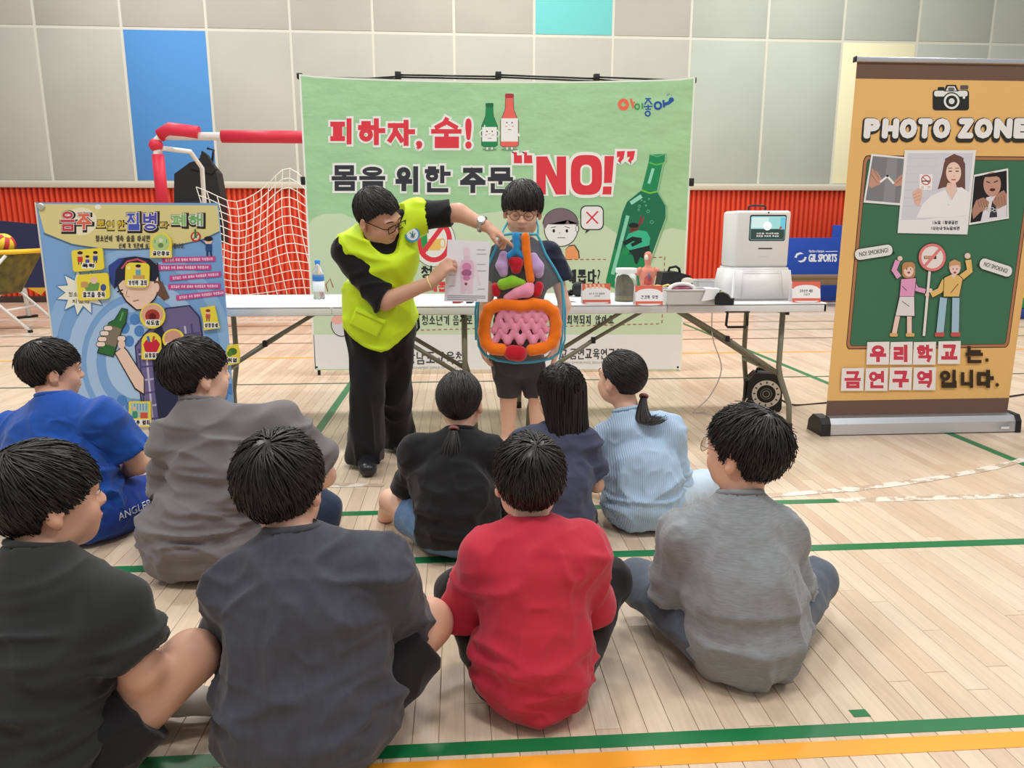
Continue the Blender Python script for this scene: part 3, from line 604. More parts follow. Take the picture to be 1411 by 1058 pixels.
# anatomy torso model
x, y = tz(891, 404); to = thing('anatomy_torso', 'small pink anatomical torso model with exposed face and ribs behind the jar', 'model', (x, y, TZ))
PK = mat('torso_pink', (218, 138, 118), .5, var=.08, vscale=30); PK2 = mat('torso_red', (196, 84, 76), .45, var=.2, vscale=70)
tm = mb(PK); tm.lathe([(.030, 0), (.040, .008), (.042, .045), (.05, .09), (.056, .13), (.046, .156), (.02, .168), (.017, .185), (.019, .196), (.024, .215), (.025, .238), (.018, .256), (.004, .262)], n=22, M=Matrix.Diagonal((1, .66, 1)))
tm.build('torso', to)
for s in (-1, 1): mb(PK).tube([(s * .04, 0, .148), (s * .062, 0, .14), (s * .072, 0, .115)], [.02, .021, .017], 12).build('arm_stump', to)
mb(PK2).lathe([(.018, .04), (.030, .06), (.033, .10), (.024, .135), (.008, .145)], (0, -.014, 0), 16, Matrix.Diagonal((1, .75, 1))).build('open_chest', to); mb(mat('torso_blue', (96, 110, 150), .5)).tube([(0, -.041, .13), (.002, -.041, .09)], .005, 8).build('windpipe', to)
mb(mat('torso_white', (232, 224, 214), .5)).lathe([(.002, .206), (.013, .212), (.014, .232), (.006, .246)], (-.01, -.006, 0), 12).build('skull_half', to)
mb(mat('torso_gut', (222, 178, 150), .5)).box((-.028, -.036, .012), (.028, -.02, .055), .008).build('abdomen_plate', to)
# black lunch bag
x, y = tz(932, 409); bgk = thing('cooler_bag', 'black soft zip bag with top handle behind the grey trays', 'bag', (x, y + .07, TZ))
BN = mat('black_nylon', (26, 26, 28), .6, bump=.3, bscale=20)
def blob(mb_, c, r, n=14, k=9, e=1.0):
    vs = []; fs = []
    for i in range(k + 1):
        th = math.pi * i / k
        for j in range(n):
            ph = 2 * math.pi * j / n; q_ = lambda v: math.copysign(abs(v) ** e, v)
            vs.append((c[0] + r[0] * q_(math.sin(th)) * q_(math.cos(ph)), c[1] + r[1] * q_(math.sin(th)) * q_(math.sin(ph)), c[2] + r[2] * q_(math.cos(th))))
    for i in range(k):
        for j in range(n): fs.append((i * n + j, i * n + (j + 1) % n, (i + 1) * n + (j + 1) % n, (i + 1) * n + j))
    return mb_.add(vs, fs, True)
b1 = mb(BN); b1.prism([(-.10, 0), (.09, 0), (.105, .06), (.085, .125), (.0, .15), (-.085, .145), (-.10, .05)], -.06, .07); b1.build('bag_body', bgk)
mb(BN).tube([(-.035, 0, .145), (-.03, 0, .17), (.01, 0, .178), (.03, 0, .165), (.035, 0, .14)], .008, 8).build('bag_handle', bgk); blob(mb(mat('white_lining', (216, 208, 196), .7)), (.065, -.062, .095), (.038, .012, .02)).build('lining_flap', bgk)
# trays
TRY = mat('grey_tray', (206, 206, 206), .4, spec=.4, var=.03)
def tray(x, y, w, d, h, label, rz=0):
    t = thing('plastic_tray', label, 'tray', (x, y, TZ), rz, 'grey plastic trays'); k = .012; m_ = mb(TRY)
    m_.box((-w / 2 + k, -d / 2 + k, 0), (w / 2 - k, d / 2 - k, .003))
    def wall(a, b, a2, b2):
        th = .0025; vs = [(a[0], a[1], 0), (b[0], b[1], 0), (b2[0], b2[1], h), (a2[0], a2[1], h)]; m_.add(vs, [(0, 1, 2, 3)], False); c_ = Vector(((a[0] + b[0]) / 2, (a[1] + b[1]) / 2, 0)).normalized() * th
        m_.add([(v[0] - c_[0], v[1] - c_[1], v[2]) for v in vs], [(3, 2, 1, 0)], False)
    B = [(-w / 2 + k, -d / 2 + k), (w / 2 - k, -d / 2 + k), (w / 2 - k, d / 2 - k), (-w / 2 + k, d / 2 - k)]; T = [(-w / 2, -d / 2), (w / 2, -d / 2), (w / 2, d / 2), (-w / 2, d / 2)]
    for i in range(4): wall(B[i], B[(i + 1) % 4], T[i], T[(i + 1) % 4])
    m_.build('tray_body', t); rim = mb(TRY).tube([(*p, h) for p in T], .005, 8, closed=True); rim.build('tray_rim', t); return t
x, y = tz(956, 419.5); tray(x, y + .095, .30, .17, .075, 'grey plastic tray at the table front holding a rolled white plate'); TRX, TRYY = x, y + .095
x2, y2 = tz(980, 407); tray(x2 + .02, y2 + .10, .19, .16, .085, 'second grey plastic tray behind the front one holding a dark red lens')
pl = thing('rolled_plate', 'white rolled band with dark red disc lying inside the front tray', 'plate', (TRX - .04, TRYY - .0, TZ + .02))
mb(mat('plate_white', (228, 224, 222), .5)).tube([(.07 * math.cos(a), .03 * math.sin(a) * .3, .05 + .032 * math.sin(a)) for a in np.linspace(0, math.pi, 14)], .012, 10).build('white_band', pl); blob(mb(mat('plum_lens', (120, 30, 60), .3)), (0, 0, .055), (.06, .03, .016)).build('plum_disc', pl)
ln2 = mb(mat('plum_lens', (120, 30, 60), .3)); blob(ln2, (0, 0, .042), (.05, .04, .042)); tag(ln2.build('goggle_lens', None, (x2 + .02, y2 + .10, TZ + .0045)), 'dark plum goggle lens resting in the rear tray', 'lens')
tg = mb(mat('paper_white', (240, 240, 240), .6)).add([(-.045, -.006, -.015), (.045, -.006, .0), (.055, .0, .05), (-.02, .0, .052), (-.02, .06, .056), (.06, .06, .052)], [(0, 1, 2, 3), (3, 2, 5, 4)], False)
o = tg.build('paper_note', None, (TRX + .085, TRYY - .092, TZ + .032)); o.modifiers.new('thick', 'SOLIDIFY').thickness = .001; tag(o, 'blank white paper note draped over the edge of the front tray', 'paper')
ys = mb(mat('yellow_strap', (222, 206, 120), .6)); ys.tube([(-.06, 0, 0), (-.03, -.01, .01), (.0, 0, .004), (.03, -.01, .014), (.05, .0, .004)], .006, 8); tag(ys.build('yellow_strap', None, (TRX - .14, TRYY + .04, TZ + .083)), 'pale yellow strap lying over the left end of the front tray', 'strap')
# tape dispenser
x, y = tz(1002, 421); td = thing('tape_dispenser', 'black desktop tape dispenser at the table edge beside the trays', 'tape dispenser', (x, y + .05, TZ), R(-25))
mb(BLK).prism([(-.045, 0), (.05, 0), (.052, .03), (.035, .034), (.02, .055), (-.005, .068), (-.035, .064), (-.048, .04)], -.025, .025).build('body', td)
mb(mat('tape_core', (190, 180, 110), .4)).lathe([(.02, -.012), (.02, .012)], (-.012, 0, .052), 18, Matrix.Rotation(math.pi / 2, 3, 'X')).build('tape_roll', td); mb(mat('cutter', (90, 92, 96), .3, metal=.8)).box((.034, -.014, .032), (.054, .014, .037)).build('cutter', td)
# white case + kiosk
x, y = tz(1053, 415); cs = thing('carrying_case', 'white tapered plastic plinth under the photo kiosk', 'case', (x, y + .19, TZ)); KW = mat('kiosk_white', (224, 224, 224), .4)
bmc = mb(KW); w0, w1, d0, d1, hh = .186, .165, .17, .145, .185
v8 = [(-w0, -d0, 0), (w0, -d0, 0), (w0, d0, 0), (-w0, d0, 0), (-w1, -d1, hh), (w1, -d1, hh), (w1, d1, hh), (-w1, d1, hh)]
bm = bmesh.new(); vv = [bm.verts.new(p) for p in v8]
for f in ((3, 2, 1, 0), (4, 5, 6, 7), (0, 1, 5, 4), (1, 2, 6, 5), (2, 3, 7, 6), (3, 0, 4, 7)): bm.faces.new([vv[i] for i in f])
bmesh.ops.bevel(bm, geom=bm.edges[:], offset=.014, segments=3, affect='EDGES'); bm.verts.index_update(); bmc.add([v.co[:] for v in bm.verts], [tuple(v.index for v in f.verts) for f in bm.faces], True); bm.free()
bmc.build('case_body', cs); mb(mat('kiosk_rib_grey', (206, 206, 208), .5)).tube([(-.13, -.172, .02), (-.12, -.158, .165), (.10, -.158, .165), (.12, -.172, .02)], .002, 6).build('moulded_rib', cs)  # rib is a slightly darker grey than the case
ki = thing('photo_kiosk', 'white upright photo kiosk with lit screen and black top handle', 'kiosk', (x, y + .19, TZ + .1855)); kd = .115; kw = .157; kh = .315
mb(KW).box((-kw, -kd, 0), (kw, kd, kh), .016).build('housing', ki)
a = Art(lambda u, v: (-kw + u * 2 * kw, kh - v * kh), y0=-kd - .0015)
a.rr(.235, .075, .905, .53, .03, (44, 50, 52)); a.rr(.255, .1, .89, .51, .02, mat('screen_cyan', (150, 210, 214), .3, emit=.35)); a.rect(.26, .32, .885, .505, mat('screen_dark', (52, 72, 70), .3, emit=.25)); a.rect(.27, .12, .58, .3, mat('screen_pale', (196, 224, 226), .3, emit=.4)); a.rect(.8, .12, .885, .33, mat('screen_blue', (96, 190, 220), .3, emit=.4))
a.ell(.565, .27, .075, .075, mat('screen_white', (236, 244, 244), .3, emit=.6)); a.text('사진을 찍어주세요', .37, .385, .78, .415, (232, 240, 240), .003); a.text('화면을 터치해 주세요', .37, .43, .78, .46, (232, 240, 240), .003); a.ell(.81, .3, .025, .025, (200, 90, 90), 12); a.ell(.57, .035, .016, .016, (40, 40, 42), 14)
a.rr(.42, .655, .68, .675, .008, (66, 64, 64)); a.text('photo', .46, .80, .62, .82, (190, 190, 190)); a.build('screen', ki)
mb(BLK).tube([(-.05, 0, kh - .002), (-.05, 0, kh + .022), (-.042, 0, kh + .03), (.042, 0, kh + .03), (.05, 0, kh + .022), (.05, 0, kh - .002)], .006, 8).build('handle', ki)
# goggles, markers, papers on the tables
x, y = tz(793, 409); gg = thing('goggles', 'black strap goggles lying left of the worn sign card', 'goggles', (x, y + .02, TZ)); blob(mb(BLK), (.02, 0, .045), (.04, .03, .045), e=.8).build('goggle_frame', gg); mb(BLK).tube([(-.02, 0, .035), (-.06, 0, .02), (-.06, .02, .012), (-.01, .03, .012)], .010, 8).build('strap', gg); mb(mat('buckle_grey', (110, 112, 112), .4)).box((-.075, -.012, .008), (-.05, .012, .03), .003).build('buckle', gg)
for (px, py, rgb, nm, wd) in ((631, 418, (196, 60, 66), 'red', .03), (648, 418, (40, 42, 46), 'black', .022)):
    x, y = tz(px, py); k = mb(mat('marker_' + nm, rgb, .4)); k.tube([(-wd, 0, .012), (wd * .5, 0, .012)], .0115, 10).tube([(wd * .5, 0, .012), (wd, 0, .012)], .0085, 10); tag(k.build('marker_pen', None, (x, y + .01, TZ)), nm + ' marker pen on the left table below the laminated sheet', 'marker', 'marker pens')
def flat(px, py, w, d, rgb, label, rz=0, name='paper_sheet', mark=None, dy=0.0):
    x, y = tz(px, py); o = mb(mat('sheet_%d%d%d' % rgb, rgb, .5)).box((-w / 2, -d / 2, 0), (w / 2, d / 2, .0012)).build(name, None, (x, y + dy, TZ + .0004), (0, 0, rz)); tag(o, label, 'paper'); return o
flat(585, 411, .30, .2, (236, 236, 240), 'white paper sheet lying flat on the table behind the neon vest', .1)
tri = flat(781, 416, .12, .09, (230, 232, 234), 'white paper card with a dark triangle outline beside the goggles', 0, 'printed_card'); mb(mat('triangle_ink', (70, 76, 84), .5)).tube([(-.03, -.03, .0018), (.045, -.03, .0018), (-.0, .035, .0018)], .003, 6, closed=True).build('triangle_outline', tri)
for px, dx in ((1040, 0), (1058, 0)): flat(px, 419, .06 if px == 1040 else .085, .025, (208, 208, 212), ('short' if px == 1040 else 'long') + ' pale paper scrap on the table edge before the white plinth', .1, 'paper_scrap')
# cable reel and cords below the table
x, y = 1.94, 4.52; cr = thing('cable_reel', 'black cable reel with white ring face standing under the right table', 'cable reel', (x, y, 0), R(-14))
prof = [(-.10, 0), (.10, 0), (.112, .02), (.108, .19), (.07, .245), (-.06, .245), (-.10, .20), (-.112, .02)]
bm_ = mb(BLK); bm_.prism(prof, -.055, .075); bm_.build('reel_housing', cr)
mb(BLK).tube([(-.05, .0, .235), (-.045, .0, .265), (.045, .0, .265), (.06, .0, .235)], .011, 8).build('carry_grip', cr)
a = Art(lambda u, v: (u, v), y0=-.0565); a.ell(.012, .115, .088, .088, (226, 226, 224), 32); a.ell(.012, .115, .058, .058, (36, 37, 40), 28); a.ring(.012, .115, .034, .034, .006, (110, 112, 114)); a.ring(.012, .115, .02, .02, .006, (150, 152, 154)); a.ell(.012, .115, .009, .009, (60, 60, 62), 12)
for k in range(12): t_ = k * math.pi / 6; a.line([(.012 + .066 * math.cos(t_), .115 + .066 * math.sin(t_)), (.012 + .08 * math.cos(t_), .115 + .08 * math.sin(t_))], .009, (60, 62, 64))
a.build('reel_face', cr); mb(mat('reel_slot', (14, 14, 15), .8)).box((-.1145, -.035, .05), (-.10, .055, .19), .003).build('side_slot', cr)
def cord(pts, r, m, name, label, n=6):
    P = [Vector(p) for p in pts]; out = []
    for i in range(len(P) - 1):
        p0 = P[max(0, i - 1)]; p1 = P[i]; p2 = P[i + 1]; p3 = P[min(len(P) - 1, i + 2)]
        for j in range(6):
            t = j / 6; out.append(.5 * ((2 * p1) + (-p0 + p2) * t + (2 * p0 - 5 * p1 + 4 * p2 - p3) * t * t + (-p0 + 3 * p1 - 3 * p2 + p3) * t ** 3))
    out.append(P[-1]); o = mb(m).tube([p[:] for p in out], r, n).build(name); return tag(o, label, 'cord')
cord([(1.50, 4.30, .685), (1.52, 4.32, .5), (1.60, 4.36, .30), (1.55, 4.40, .12), (1.46, 4.42, .02), (1.50, 4.45, .006), (1.56, 4.44, .012), (1.53, 4.40, .018), (1.58, 4.38, .006), (1.72, 4.40, .006), (1.80, 4.42, .10)], .0035, mat('cord_white', (220, 216, 210), .5), 'power_cord', 'thin white power cord hanging from the table to the cable reel')
cord([(2.07, 4.55, .06), (2.2, 4.6, .006), (2.5, 4.66, .006), (2.9, 4.66, .006), (3.4, 4.62, .006), (4.2, 4.9, .006)], .006, BLK, 'power_cord', 'black power cord running along the floor from the cable reel')
# ================================================================== photo-zone roll-up banner
RY = 3.95
RB = thing('rollup_banner', 'orange PHOTO ZONE roll-up banner with green chalkboard picture on silver base', 'banner', (2.62, RY, 0))
def rp(x, y):
    p = at(x, y, RY); return (p[0] - 2.62, p[2])
ORG = mat('rollup_orange', (234, 188, 118), .45, spec=.3)
x0, x1, z0, z1 = rp(1181, 86)[0], rp(1181, 86)[0] + 1.085, .095, rp(1181, 84)[1]
mb(ORG).box((x0, 0, z0), (x1, .002, z1)).build('printed_sheet', RB)
a = Art(rp, y0=-.0006); BR = (112, 88, 76)
def rx(u, v):   # sheet fraction -> picture units via plane coordinates
    return (x0 + u * (x1 - x0), z1 - v * (z1 - z0))
f = Art(lambda u, v: rx(u, v), y0=-.0006)
f.rect(0, .003, 1, .045, BR); f.rect(0, .952, 1, 1, BR)
f.rr(.075, .247, .958, .797, .02, (62, 44, 36)); f.rr(.079, .2495, .954, .7945, .018, (176, 122, 88)); f.rr(.093, .257, .940, .787, .014, (50, 38, 32)); f.rr(.096, .2585, .937, .7855, .013, (66, 116, 88)); f.build('frame_print', RB)
a.y = -.0016
# camera
K = (44, 48, 46); a.rr(1285, 124, 1335, 152, 4, K); a.rr(1287, 125, 1333, 133, 3, (232, 234, 232)); a.poly([(1300, 126), (1304, 117), (1317, 117), (1321, 126)], K); a.poly([(1303, 125), (1306, 119), (1315, 119), (1318, 125)], (232, 234, 232)); a.rr(1306, 120.5, 1315, 125, 2, (110, 112, 112)); a.rr(1292, 120, 1301, 125, 1.5, K); a.rr(1323, 117.5, 1334, 123, 1.5, (90, 92, 92))
a.ell(1311, 139.5, 12.5, 12.5, K); a.ell(1311, 139.5, 10.8, 10.8, (236, 238, 236)); a.ell(1311, 139.5, 8, 8, K); a.ell(1311, 139.5, 4, 4, (226, 228, 226)); a.ell(1328, 134.5, 1.8, 1.8, (236, 238, 236), 12)
# PHOTO ZONE
def bold_word(items):
    for t, X0, Y0, X1, Y1 in items: a.text(t, X0 - 2.5, Y0 - 1, X1 + 1, Y1 + 5.5, (52, 50, 46), 4.4, shear=.06)
    for t, X0, Y0, X1, Y1 in items: a.text(t, X0, Y0, X1, Y1, (236, 237, 238), 2.7, shear=.06)
bold_word([(c_, X, 163, X + w_, 191) for c_, X, w_ in (('P', 1190, 22), ('H', 1215, 23), ('O', 1239, 24), ('T', 1264, 20), ('O', 1285, 24), ('Z', 1319, 22), ('O', 1342, 25), ('N', 1369, 25), ('E', 1396, 20))])
# three photographs
def quad(p, rgb): a.poly(p, rgb)
quad([(1200, 212), (1250, 217), (1240, 283), (1189, 279)], (234, 235, 236)); quad([(1202, 215), (1248, 219), (1239, 280), (1192, 276)], (128, 130, 134)); quad([(1222, 217), (1236, 218), (1232, 279), (1216, 278)], (144, 146, 150))
for pts in ([(1201, 232), (1209, 238), (1214, 246), (1212, 254), (1200, 259), (1196, 256)], [(1247, 238), (1238, 243), (1230, 252), (1233, 257), (1244, 255)]): quad(pts, (198, 152, 134))
for p_ in (((1203, 234), (1211, 247)), ((1200, 240), (1208, 252)), ((1245, 242), (1234, 252))): a.line(p_, 1, (160, 112, 98))
a.line([(1212, 251), (1222, 243)], 3, (236, 236, 234)); a.line([(1222, 243), (1231, 253)], 3, (236, 236, 234)); a.ell(1222, 242.5, 1.8, 1.6, (50, 44, 42), 10)
quad([(1246, 207), (1344, 207), (1332, 323), (1236, 321)], (234, 235, 238)); quad([(1250, 211), (1340, 211), (1331, 297), (1312, 299), (1290, 300), (1270, 303), (1241, 303)], (212, 213, 224))
for k in range(7): a.line([(1250 - k, 218 + 11 * k), (1292 - k, 218 + 11 * k)], .7, (200, 201, 212))
quad([(1297, 240), (1300, 224), (1308, 215), (1316, 213), (1324, 216), (1329, 226), (1329, 262), (1319, 258), (1300, 258), (1291, 261)], (112, 80, 70))
quad([(1262, 300), (1270, 282), (1282, 270), (1300, 262), (1324, 258), (1336, 266), (1332, 296), (1310, 299)], (238, 238, 242)); quad([(1305, 252), (1316, 252), (1318, 262), (1311, 276), (1302, 260)], (232, 200, 186)); a.ell(1313, 238, 10.4, 14.5, (238, 208, 194)); quad([(1302, 232), (1306, 222), (1314, 219), (1322, 223), (1325, 233), (1327, 218), (1314, 212), (1301, 219)], (112, 80, 70))
for x_ in (1308.6, 1318): a.line([(x_ - 2.4, 236), (x_ + 2.2, 236)], 1.5, (66, 46, 44)); a.line([(x_ - 3, 232), (x_ + 2.6, 231.6)], 1, (130, 96, 84))
a.line([(1310, 247.6), (1316, 247.6)], 1.8, (198, 96, 96)); a.line([(1312.5, 243), (1314.5, 243)], .8, (206, 164, 150)); a.line([(1303, 262), (1309, 276), (1318, 262)], 1, (200, 200, 210)); a.ell(1306, 282, .8, .8, (180, 180, 190), 8)
quad([(1266, 240), (1284, 240), (1283, 262), (1266, 262)], (242, 242, 244)); a.ring(1275, 248, 6, 6.4, 1.4, (196, 66, 74), 20); a.line([(1270.5, 244), (1279.5, 252.5)], 1.3, (196, 66, 74)); a.line([(1270, 249.5), (1280, 249.5)], 1.5, (64, 50, 52)); a.text('금', 1268, 256, 1272, 260, (190, 100, 100)); a.text('연', 1277, 256, 1281, 260, (190, 100, 100))
quad([(1256, 266), (1264, 259), (1270, 261), (1269, 274), (1266, 284), (1260, 282)], (228, 184, 166)); 
for k in range(3): a.line([(1257 + k, 269 + 4 * k), (1267, 264 + 5 * k)], .8, (200, 150, 134))
a.text('#노담 #평생금연', 1284, 304, 1318, 309, (90, 90, 100), .3); a.text('#나는나가노담이면', 1282, 312, 1321, 317, (90, 90, 100), .3)
quad([(1341, 241), (1388, 232), (1389, 301), (1334, 310)], (234, 235, 236)); quad([(1342, 243.5), (1386, 235), (1386.5, 299), (1336, 307)], (36, 34, 36)); quad([(1350, 306), (1358, 272), (1380, 266), (1386, 272), (1386, 299)], (222, 222, 232)); quad([(1362, 300), (1366, 277), (1371, 277), (1373, 299)], (58, 56, 66))
a.ell(1366, 254, 12, 17, (196, 152, 134)); quad([(1353, 244), (1356, 240.5), (1378, 236.5), (1379, 246), (1372, 243), (1362, 244)], (40, 34, 34)); a.line([(1358, 250), (1363, 252)], 1.5, (66, 46, 42)); a.line([(1368, 251.5), (1374, 249)], 1.5, (66, 46, 42)); a.ell(1366.5, 261.5, 4, 2.2, (84, 42, 42), 12)
for pts in ([(1338, 290), (1344, 276), (1354, 272), (1362, 278), (1360, 288), (1350, 292), (1340, 302)], [(1366, 278), (1372, 268), (1382, 262), (1386, 268), (1386, 282), (1374, 288)]): quad(pts, (178, 136, 118))
for k in range(4): a.line([(1346 + 3.5 * k, 275), (1349 + 3.5 * k, 286)], .8, (130, 92, 78)); a.line([(1370 + 4 * k, 272 - k), (1372 + 4 * k, 283)], .8, (130, 92, 78))
for k in range(4): a.ring(1359 + 3.4 * k, 288 + (k % 2) * 2, 2.4, 2, 1, (200, 200, 204), 10)
# balloons, sign and the couple
OLN = (40, 38, 36)
def balloon(x0_, y0_, x1_, y1_, rot, tail, t):
    cx, cy = (x0_ + x1_) / 2, (y0_ + y1_) / 2; c_, s_ = math.cos(R(rot)), math.sin(R(rot)); rot_ = lambda p: (cx + (p[0] - cx) * c_ - (p[1] - cy) * s_, cy + (p[0] - cx) * s_ + (p[1] - cy) * c_)
    def rrp(k):
        r = (y1_ - y0_) / 2 - 1 + k; o = []
        for ex, ey, a0 in ((x1_ - r + k, y1_ - r + k, 0), (x0_ + r - k, y1_ - r + k, 90), (x0_ + r - k, y0_ + r - k, 180), (x1_ - r + k, y0_ + r - k, 270)):
            for i in range(5): o.append(rot_((ex + r * math.cos(R(a0 + 22.5 * i)), ey + r * math.sin(R(a0 + 22.5 * i)))))
        return o
    a.poly(rrp(.8), OLN); a.poly(tail, OLN); a.poly(rrp(0), (230, 232, 230)); a.text(t, x0_ + 6, cy - 3.2, x1_ - 6, cy + 3, (64, 62, 60), .12, rot)
balloon(1177, 340, 1229, 355, -9, [(1226, 343), (1233, 349), (1224, 350)], 'NO! SMOKING!'); balloon(1348, 361, 1394, 376, 18, [(1352, 357), (1345, 366), (1354, 366)], 'NO! SMOKING!')
a.line([(1280, 372), (1272, 463)], 5, OLN); a.line([(1280, 372), (1272, 462.5)], 3.6, (226, 226, 220))
a.ell(1283.5, 354.5, 19.6, 19.8, OLN); a.ell(1283.5, 354.5, 18.8, 19, (224, 130, 130)); a.ell(1283.5, 354.5, 15, 15.2, (234, 226, 226)); a.rect(1272, 352.5, 1289, 356.8, OLN); a.rect(1272.6, 353, 1286, 356.2, (206, 160, 120)); a.line([(1273, 366.5), (1294, 343)], 4, (224, 130, 130))
def limb(pts, w, rgb): a.line(pts, w + 1.4, OLN); a.line(pts, w, rgb)
SK = (236, 206, 196); PKS = (226, 160, 200); YL = (228, 190, 118)
limb([(1236, 435), (1231, 460)], 6.5, SK); limb([(1252, 435), (1252, 460)], 6.5, SK); a.rr(1225, 458.5, 1236, 463.5, 2, (220, 176, 110)); a.rr(1247, 458.5, 1259, 463.5, 2, (220, 176, 110))
limb([(1238, 382), (1231, 372), (1236, 359)], 7.5, PKS); a.ell(1239, 356, 3.4, 3.4, SK); limb([(1256, 388), (1262, 398), (1274, 401)], 6.5, PKS); a.ell(1276.5, 406, 2.8, 3, SK)
a.rr(1242, 361, 1260, 383, 6, (190, 140, 96)); a.poly([(1240, 384), (1262, 382), (1259, 409), (1238, 409)], OLN); a.poly([(1240.8, 384.5), (1261, 383), (1258.4, 408.5), (1238.6, 408.5)], PKS); a.poly([(1238, 408), (1259, 408), (1260, 436), (1232, 435)], OLN); a.poly([(1238.8, 408.6), (1258.4, 408.6), (1259, 435), (1233, 434.4)], (226, 222, 226))
a.ell(1251, 373, 6.6, 8, SK); a.poly([(1244, 372), (1247, 364), (1255, 363), (1259, 370), (1253, 367)], (190, 140, 96)); a.line([(1242, 394), (1248, 400)], .9, OLN); a.line([(1242, 415), (1252, 422)], .9, OLN)
limb([(1299, 410), (1294, 458)], 10, (160, 196, 216)); limb([(1316, 410), (1315, 458)], 10, (160, 196, 216)); a.rr(1287, 457.5, 1300, 463.5, 2, (196, 92, 86)); a.rr(1309, 457.5, 1322, 463.5, 2, (196, 92, 86))
limb([(1301, 386), (1294, 400), (1282, 406)], 8, YL); limb([(1322, 383), (1335, 373), (1333, 358)], 8.5, YL); a.ell(1332, 352.5, 4, 4, SK); a.ell(1281, 400, 2.6, 3, SK)
a.poly([(1299, 382), (1308, 378), (1320, 378), (1326, 384), (1321, 409), (1298, 409)], OLN); a.poly([(1299.8, 382.8), (1308, 379), (1319.5, 379), (1325, 384.4), (1320.2, 408.3), (1299, 408.3)], YL); a.poly([(1309, 378), (1317, 378), (1313, 384)], SK)
a.ell(1314.5, 369.5, 7.4, 9, SK); a.poly([(1306, 370), (1307, 361), (1314, 357.5), (1322, 361), (1323, 370), (1319, 365), (1310, 366)], (206, 160, 116)); a.line([(1309, 403), (1319, 391)], .9, OLN)
for cx in (1251, 1314.5):
    for s_ in (-1, 1): a.ell(cx + s_ * 2.7, 370.5, .8, 1, OLN, 8)
    a.ell(cx, 375.4, 1.9, 1.4, (150, 60, 60), 10)
# bottom lettering
for t, X, Y in (('우', 1194, 471), ('리', 1226, 471), ('학', 1258, 471), ('교', 1292, 470), ('금', 1159, 507), ('연', 1192, 507), ('구', 1225, 506), ('역', 1258, 506)):
    a.poly([(X, Y), (X + 30.5, Y - .6), (X + 29.5, Y + 31), (X - 1.5, Y + 31)], (238, 234, 232)); a.text(t, X + 3.5, Y + 3.5, X + 26, Y + 27.5, (206, 66, 86), 1.5)
for t, X, Y, w_, h_ in (('는', 1329, 476, 24, 24), ('.', 1356, 493, 5, 5.5), ('입', 1293, 509, 26, 25), ('니', 1322, 509, 20, 25), ('다', 1344, 509, 24, 25), ('.', 1370, 527, 5, 5.5)): a.text(t, X, Y, X + w_, Y + h_, (58, 46, 32), 1.7)
a.build('picture_print', RB)
ALU = mat('brushed_aluminium', (206, 210, 216), .3, metal=.75, spec=.5); 
mb(ALU).box((x0 - .01, -.012, z1 - .004), (x1 + .01, .014, z1 + .02), .003).build('top_rail', RB); mb(BLK).box((x0 - .016, -.013, z1 - .006), (x0 - .008, .016, z1 + .022), .002).build('rail_cap', RB)
bx0, bx1 = x0 - .005, x1 + .005
prof = [(-.075, .006), (-.07, .065), (-.05, .096), (.03, .100), (.075, .06), (.085, .006)]
mb(ALU).prism(prof, bx0, bx1, 'x').build('base_cassette', RB)
for e0, e1 in ((bx0 - .055, bx0), (bx1, bx1 + .03)): mb(BLK).prism([(p[0] * 1.08, p[1] * 1.05 if p[1] > .02 else 0) for p in prof], e0, e1, 'x').build('end_cap', RB)
bar(RB, (0.0, .05, .09), (.0, .03, z1 - .01), .011, ALU, 'support_pole')
s_ = Art(lambda u, v: (u, v), y0=-.0768); s_.rect(bx1 - .09, .022, bx1 - .04, .036, (230, 230, 232)); s_.build('sticker', RB)
# second roll-up at the right edge of the photo
R2 = thing('rollup_banner', 'pale lavender roll-up banner at the right edge beside the orange one', 'banner', (3.735, 3.80, 0), R(-3))
LAV = mat('rollup_lavender', (206, 196, 214), .5); mb(LAV).box((-.52, 0, .05), (.5, .002, 1.25)).build('printed_sheet', R2)
a = Art(lambda u, v: (u, v), y0=-.0006); a.rect(-.52, .05, .5, .19, (64, 62, 120)); a.text('청소년', -.475, .145, -.28, .075, (226, 226, 236), .004); a.build('picture_print', R2)
a2 = None
mb(mat('white_note', (232, 232, 234), .5)).box((-.515, -.004, .62), (-.30, -.0006, 1.24)).build('white_panel', R2)
mb(BLK).tube([(-.5, -.01, .10), (-.53, -.10, .012)], .014, 8).build('tripod_leg', R2); mb(BLK).tube([(.4, -.01, .10), (.45, -.10, .012)], .014, 8).build('tripod_leg', R2); mb(RUB).tube([(-.527, -.095, .03), (-.533, -.11, .0)], .02, 8).build('foot_cap', R2); mb(BLK).tube([(-.02, .02, .02), (-.02, .02, 1.27)], .012, 8).build('support_pole', R2); mb(BLK).tube([(-.02, .02, .03), (-.02, .3, .0)], .012, 8).build('tripod_leg', R2)

# ================================================================== poster board with magnets
PY = 3.80
PB = thing('poster_board', 'blue cartoon poster board about drinking harm standing on the floor at the left', 'poster', (-1.75, PY, 0))
def pp(x, y):
    p = at(x, y, PY); return (p[0] + 1.75, p[2])
q = [pp(50, 279), pp(300, 281), pp(346, 590), pp(112, 600)]
px0, px1, pzt = q[0][0], q[1][0], q[0][1]
mb(mat('poster_blue', (124, 170, 222), .4, spec=.35)).box((px0, 0, .03), (px1, .012, pzt)).build('board', PB)
mb(mat('board_edge', (214, 214, 204), .5)).box((px0 - .008, -.002, .03), (px0, .014, pzt)).build('edge_strip', PB)
for sx in (px0 + .12, px1 - .12): mb(mat('easel_grey', (150, 150, 150), .4)).tube([(sx, .02, .8), (sx, .15, .0)], .012, 8).build('easel_leg', PB)
a = Art(pp, y0=-.0008, clip=(px0, .03, px1, pzt))
